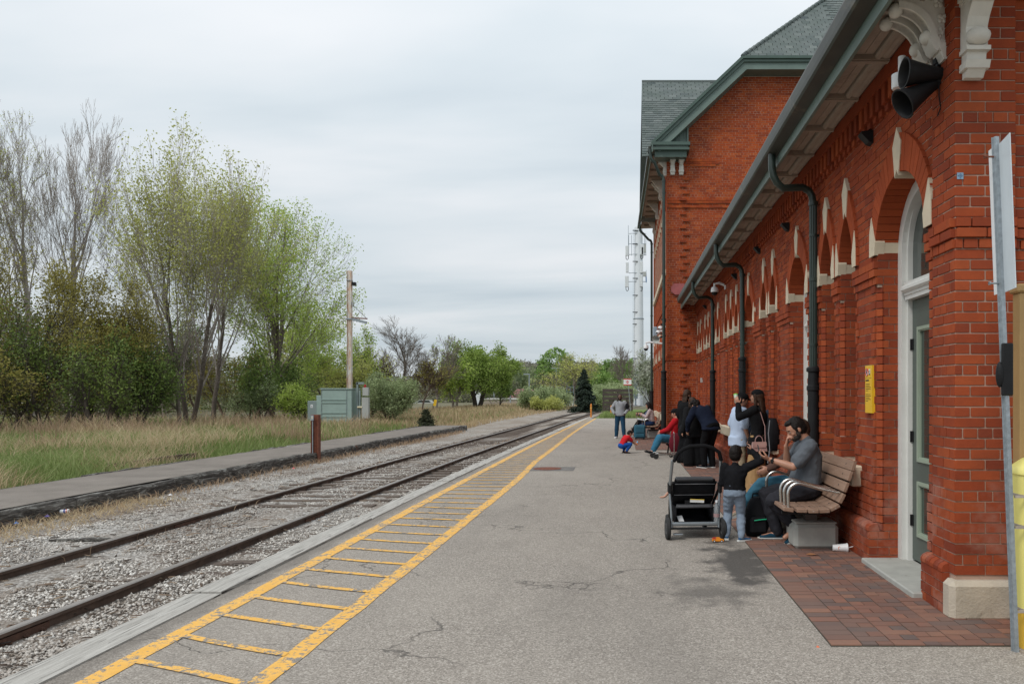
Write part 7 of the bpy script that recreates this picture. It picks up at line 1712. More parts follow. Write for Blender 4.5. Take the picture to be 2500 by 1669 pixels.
def remesh(mb, name, m, parent, vox, it=3, wr=0.0, wsc=9.0, dec=None, wdir=None, seed=0):
    o = mb.build(name, None, None); md = o.modifiers.new('r', 'REMESH'); md.mode = 'VOXEL'; md.voxel_size = vox
    if it: ms = o.modifiers.new('s', 'SMOOTH'); ms.factor = .5; ms.iterations = it
    if dec: mdc = o.modifiers.new('d', 'DECIMATE'); mdc.ratio = dec
    dg = bpy.context.evaluated_depsgraph_get(); me = bpy.data.meshes.new_from_object(o.evaluated_get(dg)); me.name = name
    bpy.data.objects.remove(o)
    if wr:
        nv = len(me.vertices); co = np.empty(nv*3, np.float32); me.vertices.foreach_get('co', co); co = co.reshape(-1, 3)
        no = np.array([v.normal[:] for v in me.vertices], np.float32)
        d = np.array([1-2*abs(mnoise.noise(Vector((c[0]*wsc, c[1]*wsc, c[2]*wsc*1.5+seed))))+.6*mnoise.noise(Vector((c[0]*wsc*2.3, c[1]*wsc*2.3+seed, c[2]*wsc*2.8))) for c in co], np.float32)
        co += no*(d[:, None]-.3)*wr; me.vertices.foreach_set('co', co.ravel())
    me.update(); return link(me, name, m, parent, smooth=True)

def hand(mb, w, d, pn, k, curl=.5, side=1, spread=.12, fr=.0088, curls=None):
    """five fingers: w wrist, d direction, pn palm normal (where the palm faces), side +1: thumb on +s"""
    d = vv(d).normalized(); pn = vv(pn); pn = (pn-d*pn.dot(d)).normalized(); s = d.cross(pn).normalized()*side
    pl, pw = .095*k, .041*k
    loftE(mb, [(w, s*.026*k, pn*.019*k), (w+d*pl*.35, s*pw*.92, pn*.016*k), (w+d*pl*.8, s*pw, pn*.014*k), (w+d*pl, s*pw*.9, pn*.012*k)], 10)
    Ls = (.070, .079, .074, .058)
    for i, L in enumerate(Ls):
        o_ = (1.5-i)*.021*k; c_ = curl if curls is None else curls[i]; b = w+d*(pl*(.96-.03*abs(i-1)))+s*o_
        dd = (d+s*((1.5-i)*spread*.35)).normalized(); pts = [b-dd*.02*k]; cur = b; pts.append(cur); ang = 0
        for f_ in (.45, .32, .23): ang += c_*(1.15 if f_ == .45 else 1.0); q = dd*math.cos(ang)+pn*math.sin(ang); cur = cur+q*L*k*f_; pts.append(cur)
        limb(mb, pts, [fr*k*1.05, fr*k*1.05, fr*k, fr*k*.92, fr*k*.82], 8)
    b = w+d*.022*k+s*.026*k; t1 = b+(d*.6+s*.75+pn*.35).normalized()*.040*k; t2 = t1+(d*.85+s*.25+pn*(.3+curl*.5)).normalized()*.032*k; t3 = t2+(d*.9-s*.05+pn*(.3+curl*.6)).normalized()*.026*k
    limb(mb, [w+d*.02*k, b, t1, t2, t3], [.014*k, .014*k, .0115*k, .0100*k, .0085*k], 8)

def human(label, loc, rz, H=1.72, skin=SK_L, pelvis=(0,0,.93), chest=None, neckdir=None, gaze=(0,1,0), headup=(0,0,1), yaw=0.0, hands=None, elb=None, feet=None, knees=None, toes=None,
          top=None, sleeve=1.0, bottom=None, leglen=1.0, flare=0.0, shoes=None, sole=None, hair=HAIR, hairkind='short', build=1.0, belly=0.0, headk=1.0, vox=.010, dec=.45, handdirs=None, palms=None, curls=(.45,.45),
          jacket_len=.0, cap=None, beard=None, barefoot=False, wr=.006, skirt=None, fing=None, coat=None, loose=1.0, group=None, wmul=1.0):
    k = H/1.75; root = empty('person', loc, rz, label=label, cat='person', group=group)
    Pv = vv(pelvis); up0 = Vector((0,0,1))
    Cv = vv(chest) if chest is not None else Pv+Vector((0,0,.47*k))       # shoulder line centre
    rt = Vector((math.cos(yaw), math.sin(yaw), 0)); rp = Vector((1,0,0))
    sp = (Cv-Pv).normalized()
    nd = vv(neckdir).normalized() if neckdir is not None else (sp+up0*.6).normalized()
    g = vv(gaze).normalized(); hu = vv(headup); hu = (hu-g*hu.dot(g)).normalized(); hr = g.cross(hu).normalized()
    neck0 = Cv+sp*.045*k; neck1 = neck0+nd*.085*k
    hk = k*headk; Hc = neck1+hu*.085*hk+g*.022*hk       # cranium centre
    sh = {1: Cv+rt*.165*k*build-sp*.005, -1: Cv-rt*.165*k*build-sp*.005}
    hp = {1: Pv+rp*.088*k, -1: Pv-rp*.088*k}
    U, Fo, Th, Sh = .285*k, .250*k, .430*k, .415*k
    if hands is None: hands = {1: sh[1]+Vector((.06, .02, -.50*k)), -1: sh[-1]+Vector((-.06, .02, -.50*k))}
    elb = elb or {1: (.3, -1, -.2), -1: (-.3, -1, -.2)}
    feet = feet or {1: (.10, -.02, .085*k), -1: (-.10, .02, .085*k)}
    knees = knees or {1: (.05, 1, 0), -1: (-.05, 1, 0)}; toes = toes or {1: (.15, 1, 0), -1: (-.15, 1, 0)}
    EL, WR, KN, AN = {}, {}, {}, {}
    for s in (1, -1):
        EL[s], WR[s] = ik(sh[s], hands[s], U, Fo, elb[s]); KN[s], AN[s] = ik(hp[s], feet[s], Th, Sh, knees[s])
    def torso(mb, e, lo=0.0, hi=1.0, dm=1.0, bl=belly):
        secs = []; lean = Cv-Pv
        T_ = [(-.16, .150, .105), (-.05, .168, .118), (.10, .158, .108), (.30, .138, .098), (.52, .150, .108), (.72, .170, .118), (.88, .178, .108), (.97, .165, .085), (1.04, .115, .068), (1.10, .062, .058)]
        for t_, a, b in T_:
            if t_ < lo or t_ > hi: continue
            r_ = rp.lerp(rt, min(1, max(0, t_))).normalized(); fw = up0.cross(r_); fw = sp.cross(r_); fw = -fw if fw.dot(Vector((-r_.y, r_.x, 0))) < 0 else fw
            fw.normalize(); bb = b*k*build*dm+e; bu = bl*math.exp(-((t_-.22)/.28)**2)
            c_ = Pv+lean*t_-fw*(.018*k*math.sin(math.pi*min(1, max(0, t_))))+fw*bu*.5
            secs.append((c_, r_*(a*k*build+e+bu*.4), fw*(bb+bu*.5)))
        loftE(mb, secs, 18)
    # ---- continuous body
    b_ = MB(); torso(b_, 0)
    limb(b_, [neck0-nd*.02, neck1, neck1+hu*.03*k], [.058*k, .052*k, .05*k])
    M3 = Matrix((hr, g, hu)).transposed()
    b_.ell(Hc, .077*hk, .096*hk, .103*hk, 20, 16, M=M3)
    b_.ell(Hc+g*.022*hk-hu*.055*hk, .058*hk, .066*hk, .066*hk, 16, 12, M=M3)         # face and jaw
    b_.ell(Hc+g*.062*hk-hu*.098*hk, .026*hk, .022*hk, .018*hk, 12, 8, M=M3)          # chin
    b_.ell(Hc+g*.082*hk+hu*.018*hk, .050*hk, .012*hk, .012*hk, 12, 8, M=M3)          # brow
    limb(b_, [Hc+g*.090*hk-hu*.005*hk, Hc+g*.106*hk-hu*.038*hk], [.0085*hk, .0145*hk], 8)   # nose
    b_.ell(Hc+g*.089*hk-hu*.068*hk, .024*hk, .010*hk, .009*hk, 10, 8, M=M3)          # mouth
    for s in (1, -1):
        b_.ell(Hc+hr*s*.078*hk-hu*.022*hk-g*.006*hk, .011*hk, .020*hk, .031*hk, 10, 8, M=M3)
        b_.ell(Hc+hr*s*.042*hk+g*.062*hk-hu*.035*hk, .022*hk, .02*hk, .02*hk, 10, 8, M=M3)
        limb(b_, [sh[s], EL[s].lerp(sh[s], .5), EL[s], EL[s].lerp(WR[s], .3), WR[s]], [.052*k*build, .046*k*build, .038*k*build, .039*k*build, .025*k])
        d = WR[s]-EL[s]
        if handdirs and handdirs.get(s): d = vv(handdirs[s])
        pn = vv(palms[s]) if palms and palms.get(s) else Vector((-s, .2, 0))
        hand(b_, WR[s], d, pn, k, curls[0 if s == 1 else 1], side=s if (fing is None) else fing.get(s, s), curls=None)
        limb(b_, [hp[s], KN[s].lerp(hp[s], .5), KN[s], KN[s].lerp(AN[s], .35), AN[s]], [.088*k, .075*k, .054*k, .056*k, .036*k])
        td = vv(toes[s]).normalized(); hl = AN[s]-td*.04*k; 
        limb(b_, [AN[s], AN[s]+td*.06*k-up0*.04*k if abs(td.z) < .5 else AN[s]+td*.06*k, AN[s]+td*.16*k+(Vector((0,0,-.055*k)) if abs(td.z) < .5 else Vector((0,0,0)))], [.036*k, .034*k, .024*k])
    body = remesh(b_, 'body', skin, root, vox, 3, dec=dec)
    eye = MB(); iris = MB()
    for s in (1, -1):
        c_ = Hc+hr*s*.031*hk+g*.0815*hk-hu*.008*hk; eye.ell(c_, .0125*hk, .0115*hk, .0075*hk, 10, 8, M=M3); iris.ell(c_+g*.007*hk, .0065*hk, .005*hk, .0065*hk, 8, 6, M=M3)
    eye.build('eyes', mat('eye_white', (.30,.24,.21), .4, bump=0), root, smooth=True); iris.build('irises', mat('iris', (.03,.018,.012), .2, bump=0), root, smooth=True)
    eb = MB()
    for s in (1, -1): limb(eb, [Hc+hr*s*.016*hk+g*.0935*hk+hu*.014*hk, Hc+hr*s*.045*hk+g*.082*hk+hu*.016*hk], [.0045*hk, .0035*hk], 6)
    eb.build('eyebrows', hair, root, smooth=True)
    # ---- clothes
    if bottom is not None:
        m1 = MB(); torso(m1, .012*loose, -.2, .34, 1.0, belly*.6)
        for s in (1, -1):
            ank = KN[s].lerp(AN[s], leglen) if leglen < 1 else AN[s]
            e = .014*loose; fl = .03*flare
            limb(m1, [hp[s], KN[s].lerp(hp[s], .5), KN[s], KN[s].lerp(ank, .45), ank], [.092*k+e, .078*k+e, .060*k+e+fl*.6, .056*k+e*1.2+fl*1.3, (.046+.012*loose)*k+fl*2.2])
        remesh(m1, 'trousers', bottom, root, vox*1.15, 3, wr*1.1, 9/k**.5, dec, seed=hash(label) % 97 if False else len(label)*1.7)
    if top is not None:
        m1 = MB(); torso(m1, .016*loose, -.06-jacket_len if jacket_len else -.02, 1.06)
        if jacket_len:
            for q in (-.10, -.10-jacket_len*.5, -.10-jacket_len):
                pass
            loftE(m1, [(Pv+(Cv-Pv)*.1, rp*(.175*k*build+.02), Vector((0,1,0))*(.125*k+.02+belly*.4)), (Pv-up0*jacket_len*.5, rp*(.185*k*build+.02), Vector((0,1,0))*(.14*k+.02)), (Pv-up0*jacket_len, rp*(.19*k*build+.025), Vector((0,1,0))*(.145*k+.02))], 18)
        for s in (1, -1):
            e = .013*loose; sl_ = sleeve
            if sl_ >= 1.0: limb(m1, [sh[s], EL[s].lerp(sh[s], .5), EL[s], EL[s].lerp(WR[s], .5), EL[s].lerp(WR[s], .97)], [.058*k*build+e, .050*k*build+e, .044*k*build+e, .038*k+e, .029*k+e])
            else: q = sl_*2 if sl_ < .5 else 1; limb(m1, [sh[s], EL[s].lerp(sh[s], 1-q*.5), EL[s].lerp(sh[s], 1-q)], [.060*k*build+e, .054*k*build+e*1.3, .052*k*build+e*1.5])
        limb(m1, [neck0-sp*.03, neck0-sp*.0], [.07*k, .064*k])
        remesh(m1, 'top', top, root, vox*1.15, 2, wr, 8/k**.5, dec, seed=len(label))
    # ---- shoes
    if shoes is not None:
        for s in (1, -1):
            td = vv(toes[s]).normalized(); upf = Vector((0,0,1)) if abs(td.z) < .75 else Vector((0,-1,.2)); upf = (upf-td*upf.dot(td)).normalized(); sd_ = td.cross(upf)
            A = AN[s]; base = A-upf*.062*k
            m1 = MB(); loftE(m1, [(base-td*.055*k+upf*.022*k, sd_*.028*k, upf*.030*k), (base-td*.03*k+upf*.030*k, sd_*.036*k, upf*.042*k), (base+td*.05*k+upf*.022*k, sd_*.042*k, upf*.036*k), (base+td*.13*k+upf*.010*k, sd_*.047*k, upf*.024*k), (base+td*.185*k+upf*.006*k, sd_*.034*k, upf*.018*k)], 14)
            limb(m1, [A-upf*.02*k, A+upf*.01*k], [.042*k, .040*k]); so = remesh(m1, 'shoe', shoes, root, max(vox*.9, .006), 2, dec=dec)
            m2 = MB(); pr_ = [(-.080,-.018),(-.075,-.034),(-.03,-.038),(.05,-.045),(.13,-.052),(.19,-.040),(.212,-.012)]; pr_ = pr_+[(a, -b) for a, b in pr_[::-1]]
            m2.prism(pr_, lambda u, v, d_: base+td*u*k+sd_*v*k+upf*d_, -.024*k, .004*k); m2.build('sole', sole or mat('sole_white', (.6,.6,.58), .7, bump=0), so)
    # ---- hair and headwear
    hm = MB()
    if hairkind in ('short', 'long', 'mid', 'curly', 'buzz'):
        e = .003 if hairkind in ('buzz',) else (.0085 if hairkind == 'short' else .013)
        for (ca, ch_, rx, ry, rz_) in ((-.020, .016, .077+e, .088+e, .092+e), (-.040, -.022, .070+e, .068+e, .075+e)):
            hm.ell(Hc+g*ca*hk+hu*ch_*hk, rx*hk, ry*hk, rz_*hk, 18, 14, M=M3)
        if hairkind == 'short':
            hm.ell(Hc+g*.035*hk+hu*.078*hk, .060*hk, .050*hk, .030*hk, 14, 10, M=M3)
            for s in (1, -1): hm.ell(Hc+hr*s*.074*hk+g*.012*hk-hu*.0*hk, .010*hk, .022*hk, .045*hk, 8, 8, M=M3)
        if hairkind in ('long', 'mid'):
            L = .34*k if hairkind == 'long' else .16*k; dn = (-up0*.9-sp*.4).normalized(); back = -g+up0*g.z; back = back.normalized() if back.length > .1 else -sp
            c0 = Hc-g*.045*hk; c1 = c0+dn*.14*k+back*.045*k; c2 = c1+dn*L*.6+back*.02*k; c3 = c2+dn*L*.4
            sd_ = hr; q_ = dn.cross(sd_).normalized()
            loftE(hm, [(c0, sd_*.080*hk, q_*.055*hk), (c1, sd_*.088*k, q_*.045*k), (c2, sd_*.085*k, q_*.038*k), (c3, sd_*.045*k, q_*.022*k)], 14)
            for s in (1, -1): limb(hm, [Hc+hr*s*.072*hk+g*.015*hk+hu*.02, Hc+hr*s*.082*hk+dn*.12*k, Hc+hr*s*.085*k+dn*(.2*k+L*.4)+g*.01], [.026*hk, .028*k, .015*k], 8)
        if hairkind == 'curly':
            rr = random.Random(4)
            for i in range(70):
                v_ = Vector((rr.gauss(0,1), rr.gauss(0,1), rr.gauss(0,1))).normalized()
                if v_.dot(g) > .35 and v_.dot(hu) < .6: continue
                hm.ell(Hc-g*.02*hk+hu*.01*hk+Vector((v_.x*.098, v_.y*.105, v_.z*.105))*hk, .024*hk, .024*hk, .024*hk, 6, 5)
        remesh(hm, 'hair', hair, root, max(vox*.8, .005), 2, .004*hk, 40, dec)
    if beard:
        m1 = MB(); m1.ell(Hc+g*.030*hk-hu*.078*hk, .060*hk, .062*hk, .046*hk, 14, 10, M=M3); m1.ell(Hc+g*.068*hk-hu*.098*hk, .032*hk, .026*hk, .026*hk, 12, 8, M=M3); m1.ell(Hc+g*.090*hk-hu*.056*hk, .028*hk, .010*hk, .008*hk, 10, 6, M=M3)
        for s in (1, -1): m1.ell(Hc+hr*s*.066*hk+g*.015*hk-hu*.045*hk, .012*hk, .028*hk, .038*hk, 8, 8, M=M3)
        remesh(m1, 'beard', beard, root, max(vox*.7, .004), 2, .002, 60, dec)
        m2 = MB(); m2.ell(Hc+g*.1005*hk-hu*.071*hk, .019*hk, .006*hk, .005*hk, 10, 6, M=M3); m2.build('lips', mat('lips', (.30,.10,.08), .5, bump=0), root, smooth=True)
    if cap is not None:
        m1 = MB(); m1.ell(Hc-g*.008*hk+hu*.045*hk, .092*hk, .108*hk, .078*hk, 18, 12, M=M3); co_ = remesh(m1, 'cap', cap, root, max(vox*.8, .006), 2, dec=dec)
        c_ = Hc+g*.085*hk+hu*.048*hk; v_ = [c_+hr*x*hk+g*y*hk-hu*z*hk for x, y, z in ((-.075,-.02,.01), (-.068,.045,.02), (-.035,.082,.016), (0,.092,.012), (.035,.082,.016), (.068,.045,.02), (.075,-.02,.01))]
        m2 = MB(); m2.add(v_+[q+hu*.006 for q in v_], [(6,5,4,3,2,1,0), (7,8,9,10,11,12,13)]+[(i, i+1, i+8, i+7) for i in range(6)]); m2.build('visor', cap, co_)
    root['_d'] = 0; del root['_d']
    return root, dict(sh=sh, EL=EL, WR=WR, KN=KN, AN=AN, Hc=Hc, g=g, hu=hu, hr=hr, P=Pv, C=Cv, body=body)
def local_thing(name, root, fn, m, label, cat, smooth=False, group=None):
    """a thing held or worn: own top-level object, sharing the person's placement"""
    m1 = MB(); fn(m1); o_ = m1.build(name, m, None, smooth=smooth)
    o_.matrix_world = Matrix.Translation(root.location) @ Matrix.Rotation(root.rotation_euler.z, 4, 'Z'); return tag(o_, label, cat, group)

W90 = R_(90)
# ---- seated man on the near bench (faces the track)
C_GREY = cloth('grey_tshirt', (.105,.118,.135)); C_CHAR = cloth('charcoal_trousers', (.028,.028,.034)); C_SHOE = cloth('navy_shoe', (.012,.045,.075), .2)
man, J = human('seated bearded man in a grey T-shirt looking at his phone on the near bench', (1.99, 8.17, 0), W90, 1.80, SK_M,
    pelvis=(0, .0, .585), chest=(0, .02, 1.045), neckdir=(0, .75, 1), gaze=(-.12, .86, -.50), headup=(0, .5, .86),
    hands={1: (.0, .235, 1.03), -1: (-.14, .44, .90)}, elb={1: (.5, -.1, -1), -1: (-.6, -.55, -.8)}, handdirs={1: (-.12, -.18, 1), -1: (.28, .9, .34)}, palms={1: (-.3, -.9, -.3), -1: (.25, -.35, .9)}, curls=(.75, .55),
    feet={1: (.14, .30, .085), -1: (-.12, .14, .16)}, knees={1: (.25, 1, .9), -1: (-.25, 1, .9)}, toes={1: (.15, 1, -.02), -1: (-.1, .82, -.50)},
    top=C_GREY, sleeve=.36, bottom=C_CHAR, shoes=C_SHOE, hairkind='short', build=1.06, belly=.085, beard=mat('stubbly_beard', (.035,.024,.019), .8, .3, 40, bump=.5), vox=.0068, dec=.45, wr=.0075, loose=1.1)
w_ = J['WR'][-1]; d_ = Vector((.28,.9,.34)).normalized(); pnv = Vector((.25,-.35,.9)); pnv = (pnv-d_*pnv.dot(d_)).normalized(); sdv = d_.cross(pnv)
pc = w_+d_*.125+pnv*.038
def ph_(m):
    vs = []
    for a in (-.074, .074):
        for b in (-.036, .036):
            for c in (0, .009): vs.append(pc+(d_*.55+pnv*.8).normalized()*a+sdv*b+((d_*.8-pnv*.55).normalized())*c)
    m.add(vs, [(0,1,3,2), (4,6,7,5), (0,4,5,1), (2,3,7,6), (0,2,6,4), (1,5,7,3)])
local_thing('smartphone', man, ph_, mat('phone_black', (.02,.02,.023), .15, bump=0), 'dark smartphone held in the seated man\'s hand', 'phone')
fa = (J['WR'][-1]-J['EL'][-1]).normalized(); wc = J['WR'][-1]-fa*.035
wm = MB(); wm.lathe([(.031,-.010),(.034,-.010),(.034,.010),(.031,.010)], 18, wc, fa); a1, b1 = basis(fa); wm.lathe([(.018,.0),(.018,.012),(0,.012)], 14, wc-a1*.030, -a1 if True else a1); wo = wm.build('wristwatch', M_BLACK, man)
# ---- woman behind him on the same bench: only legs and an arm show
wom, J2 = human('seated person in blue jeans with crossed legs, mostly hidden behind the grey shirt man', (2.00, 8.86, 0), W90, 1.62, SK_M,
    pelvis=(0, .0, .57), chest=(0, -.09, 1.00), gaze=(0, 1, -.25), hands={1: (.16, .30, .70), -1: (-.20, .40, .70)}, elb={1: (.5,-.5,-.6), -1: (-.5,-.5,-.6)},
    feet={1: (-.02, .44, .10), -1: (.04, .62, .25)}, knees={1: (.2,1,.8), -1: (-.1,1,1.2)}, toes={1: (0,1,-.1), -1: (.2,1,-.35)}, top=cloth('brown_top', (.09,.05,.04)), bottom=cloth('blue_jeans', (.045,.13,.19)), leglen=.82, shoes=cloth('beige_shoe', (.32,.28,.22)), hair=HAIRB, hairkind='long', vox=.010)
# ---- boy by the pushchair, back to the camera, right arm up
C_BLK = cloth('black_jersey', (.010,.010,.012), .25); C_SWT = cloth('grey_blue_joggers', (.21,.26,.33), .12)
boy, J3 = human('small dark haired boy in black top and pale grey joggers, one arm raised', (1.205, 8.22, 0), R_(-8), 1.06, SK_L,
    pelvis=(0, 0, .53), chest=(.01, .015, .80), neckdir=(0,.15,1), gaze=(.35, 1, .02), headk=1.34, hands={1: (.185, .07, .975), -1: (-.08, .17, .62)}, elb={1: (1,-.3,-.55), -1: (-.4,-.7,-.6)}, handdirs={1: (-.25,.2,1)}, palms={1: (-1,.3,0), -1: (1,0,0)},
    feet={1: (.075, -.02, .055), -1: (-.085, .06, .055)}, toes={1: (.85, .55, 0), -1: (-.1, 1, 0)}, top=C_BLK, bottom=C_SWT, shoes=cloth('blue_canvas_shoe', (.035,.095,.19)), hairkind='short', build=1.12, vox=.0062, dec=.6, wr=.0055, loose=.95)
# ---- baby in the pushchair (only a bare foot shows)
bab, _ = human('baby lying in the pushchair with a bare foot sticking out', (sx-.02, sy+.10, 0), R_(4), .70, SK_L, pelvis=(0, .10, .42), chest=(0, .0, .50), headk=1.5, gaze=(0, .9, .3), hands={1: (.10,.12,.50), -1: (-.10,.12,.50)},
    feet={1: (.05,.33,.44), -1: (-.275,.02,.43)}, knees={1: (.1,.3,1), -1: (-.2,.5,.5)}, toes={1: (0,.6,1), -1: (-1,-.1,.15)}, top=cloth('cream_top', (.5,.45,.4)), bottom=cloth('dark_leggings', (.03,.03,.035)), leglen=.35, hairkind='buzz', vox=.006, dec=.5)
# ---- couple standing at the wall
Yc1 = 11.85
capm = cloth('black_cap', (.008,.008,.009)); C_JK = cloth('black_jacket', (.009,.009,.010)); C_TAN = cloth('tan_trousers', (.34,.21,.10))
wcap, J4 = human('woman in black cap, long black coat and tan flared trousers drinking from a green can', (2.10, Yc1, 0), R_(58), 1.66, SK_M, hands={1: (-.02,.12,.75), -1: (-.06,.30,1.43)}, elb={1: (.4,-1,-.2), -1: (-.5,-.1,-1)}, handdirs={-1: (-.1,.35,1)}, palms={-1: (.9,.2,0), 1: (-1,0,0)},
    pelvis=(0,0,.88), chest=(0,.0,1.35), gaze=(-.1,1,.12), top=C_JK, jacket_len=.22, bottom=C_TAN, flare=1.4, shoes=cloth('white_shoe', (.6,.58,.55)), cap=capm, hair=HAIRB, hairkind='long', vox=.010, loose=1.2)
cw = J4['WR'][-1]; 
def can_(m): ax_ = Vector((.2,.25,1)); m.lathe([(.026,-.075),(.033,-.065),(.033,.065),(.027,.075)], 16, cw+Vector((0.035,.05,.09)), ax_)
cn = local_thing('drink_can', wcap, can_, mat('can_pale_green', (.42,.52,.42), .35, bump=0), 'tall pale green drink can held to the mouth of the woman in the black cap', 'can', True)
m1 = MB(); m1.lathe([(.0345,.062),(.0345,.078),(.028,.080)], 16, cw+Vector((0.035,.05,.09)), (.2,.25,1)); m1.build('green_rim', mat('lime_rim', (.2,.6,.1), .35, bump=0), cn)
hbq = (P(1853, 1089, 11.55)); hbag = empty('handbag', hbq, R_(8), label='dusty pink handbag hanging at the side of the woman in the black cap', cat='handbag'); M_PINK = mat('pink_leather', (.36,.21,.19), .5, .08, 5)
m1 = MB(); m1.add([(-.115,-.05,-.075),(.115,-.05,-.075),(.10,-.035,.065),(-.10,-.035,.065),(-.115,.05,-.075),(.115,.05,-.075),(.10,.035,.065),(-.10,.035,.065)], [(0,1,2,3),(7,6,5,4),(0,4,5,1),(1,5,6,2),(2,6,7,3),(3,7,4,0)]); m1.build('body', M_PINK, hbag)
m1 = MB(); m1.add([(-.106,-.052,.02),(.106,-.052,.02),(.102,-.042,.072),(-.102,-.042,.072),(-.09,-.054,-.015),(.09,-.054,-.015)], [(0,1,2,3),(4,5,1,0)]); m1.build('flap', mat('pink_leather2', (.42,.25,.22), .45), hbag)
m1 = MB(); m1.tube([(-.06,0,.065)]+[(-.06*math.cos(i*math.pi/8), 0, .075+.085*math.sin(i*math.pi/8)) for i in range(9)]+[(.06,0,.065)], .007, 8); m1.build('handle', M_PINK, hbag)
m1 = MB(); m1.tube([(.10,0,.06), (.11,.05,.30), (.06,.12,.52)], .006, 6); m1.build('strap', M_PINK, hbag)
mcap, J5 = human('person in black cap and pale blue shirt facing the woman with the can', (1.86, Yc1+.45, 0), R_(-75), 1.62, SK_M, pelvis=(0,0,.86), chest=(0,.03,1.32), gaze=(.1,1,-.35), headup=(0,.3,1), hands={1: (.16,.12,.86), -1: (-.22,.02,.84)}, elb={1: (.8,-.7,0), -1: (-.8,-.7,0)},
    top=cloth('pale_blue_shirt', (.42,.50,.64), .06), sleeve=.42, jacket_len=.10, bottom=cloth('beige_trousers', (.36,.29,.20)), leglen=.95, shoes=cloth('tan_shoe', (.3,.24,.16)), cap=capm, hairkind='short', belly=.05, vox=.011, loose=1.3)
pbk, J6 = human('dark haired person with a black backpack half hidden behind the woman in the black cap', (2.27, Yc1+.75, 0), R_(150), 1.60, SK_M, pelvis=(0,0,.85), top=cloth('dark_blue_top', (.03,.04,.06)), bottom=cloth('black_leggings', (.012,.012,.014)), hairkind='mid', shoes=C_BLK, vox=.012)
pillow_bag('backpack', (2.30, 11.70, .72), .20, .24, .50, M_FAB, 'tall black backpack on the back of the person beside the wall', 'backpack', rz=.2)
m1 = MB(); m1.tube([(0,0,.35), (-.02,0,.15), (.0,0,-.1), (-.03,0,-.3)], .016, 4, sq=.4); o_ = m1.build('bag_strap', mat('strap_grey2', (.22,.23,.25), .7), None); o_.location = (2.21, 11.45, .85); tag(o_, 'grey webbing strap dangling from the black backpack', 'strap')
# ---- trio bending over their luggage
C_NAVY = cloth('navy_fleece', (.010,.014,.028)); C_BLT = cloth('black_trousers', (.007,.007,.008))
bnd, J7 = human('adult with dark curly hair in navy fleece and black trousers bending forward, back to us', (1.83, 16.3, 0), R_(38), 1.74, SK_M, pelvis=(0,-.08,.90), chest=(0,.24,1.26), neckdir=(0,1,.15), gaze=(0,.7,-.75), headup=(0,.8,.6), hands={1: (.24,.36,.78), -1: (-.24,.40,.80)}, elb={1: (1,-.3,-.2), -1: (-1,-.3,-.2)},
    top=C_NAVY, bottom=C_BLT, shoes=cloth('dark_sneaker', (.02,.022,.03)), hairkind='curly', hair=HAIR, build=1.15, vox=.012, loose=1.6, jacket_len=.06, belly=.03)
wA, _ = human('taller woman with long brown hair in black coat and flared black trousers, looking down', (1.44, 17.5, 0), R_(-50), 1.70, SK_L, gaze=(.1,1,-.45), hands={1: (.12,.24,1.0), -1: (-.22,.10,.9)}, top=C_JK, jacket_len=.12, bottom=C_BLT, flare=1.8, shoes=C_BLK, hair=HAIRB, hairkind='long', vox=.012, loose=1.3)
wB, _ = human('shorter woman with long wavy brown hair in a black puffy jacket, back to us', (1.56, 16.7, 0), R_(20), 1.56, SK_L, pelvis=(0,-.02,.82), chest=(0,.04,1.24), gaze=(.1,1,-.35), hands={1: (.22,.14,.74), -1: (-.26,.04,.78)}, top=cloth('black_puffer', (.012,.012,.013)), jacket_len=.16, bottom=C_BLT, flare=1.2, shoes=C_BLK, hair=HAIRB, hairkind='long', vox=.012, loose=2.2, build=1.05)
shb = pillow_bag('shoulder_bag', (1.36, 16.75, .62), .34, .16, .30, M_FAB, 'slouchy black shoulder bag at the hip of the woman in the puffy jacket', 'bag', rz=.3)
# person legs in light jeans behind them
kid, _ = human('child in pale blue flared jeans standing behind the bending adult', (1.95, 17.5, 0), R_(120), 1.38, SK_L, pelvis=(0,0,.72), top=cloth('pale_top', (.4,.42,.45)), bottom=cloth('pale_blue_jeans', (.35,.47,.58)), flare=1.3, shoes=cloth('white_shoe', (.6,.58,.55)), hair=HAIRB, hairkind='long', vox=.013)
# ---- man in red jacket sitting low with legs stretched out
C_RED = cloth('red_jacket', (.40,.014,.020)); red, J8 = human('person in a red jacket sitting low with jeans and black boots stretched out', (1.30, 19.9, 0), R_(78), 1.72, SK_L, pelvis=(0,.0,.42), chest=(0,-.08,.90), gaze=(.1,1,-.3), hands={1: (.02,.30,.58), -1: (-.05,.30,.60)}, elb={1: (.7,-.5,-.6), -1: (-.7,-.5,-.6)},
    feet={1: (-.12,.52,.10), -1: (-.36,.46,.12)}, knees={1: (-.5,.2,1), -1: (-.8,.2,.8)}, toes={1: (.1,.9,.3), -1: (-.3,.9,.25)}, top=C_RED, bottom=cloth('mid_blue_jeans', (.04,.15,.24)), leglen=.9, shoes=cloth('black_boot', (.015,.015,.016)), sole=M_BLACK, cap=C_BLK, hairkind='short', vox=.012, loose=1.7, build=1.08)
fst = empty('folding_stool', (1.33, 19.95, 0), label='low dark stool under the person in the red jacket', cat='stool'); m1 = MB(); m1.bbox(-.20,.20,-.18,.18,.25,.29,.01); m1.build('seat', M_FAB, fst)
for x in (-.17,.17):
    for y in (-.15,.15): m1 = MB(); m1.tube([(x,y,0),(x*.8,y*.8,.25)], .012, 6); m1.build('leg', M_BLACK, fst)
trl = empty('luggage_cart', (1.12, 18.85, 0), R_(10), label='folding luggage cart with chrome frame and small wheels, maroon bag on it', cat='luggage cart')
for s in (-.20, .20): m1 = MB(); m1.tube([(.10,s,.03),(.10,s,.62),(.10,s*.7,.66)], .012, 8); m1.build('upright', M_STEEL, trl)
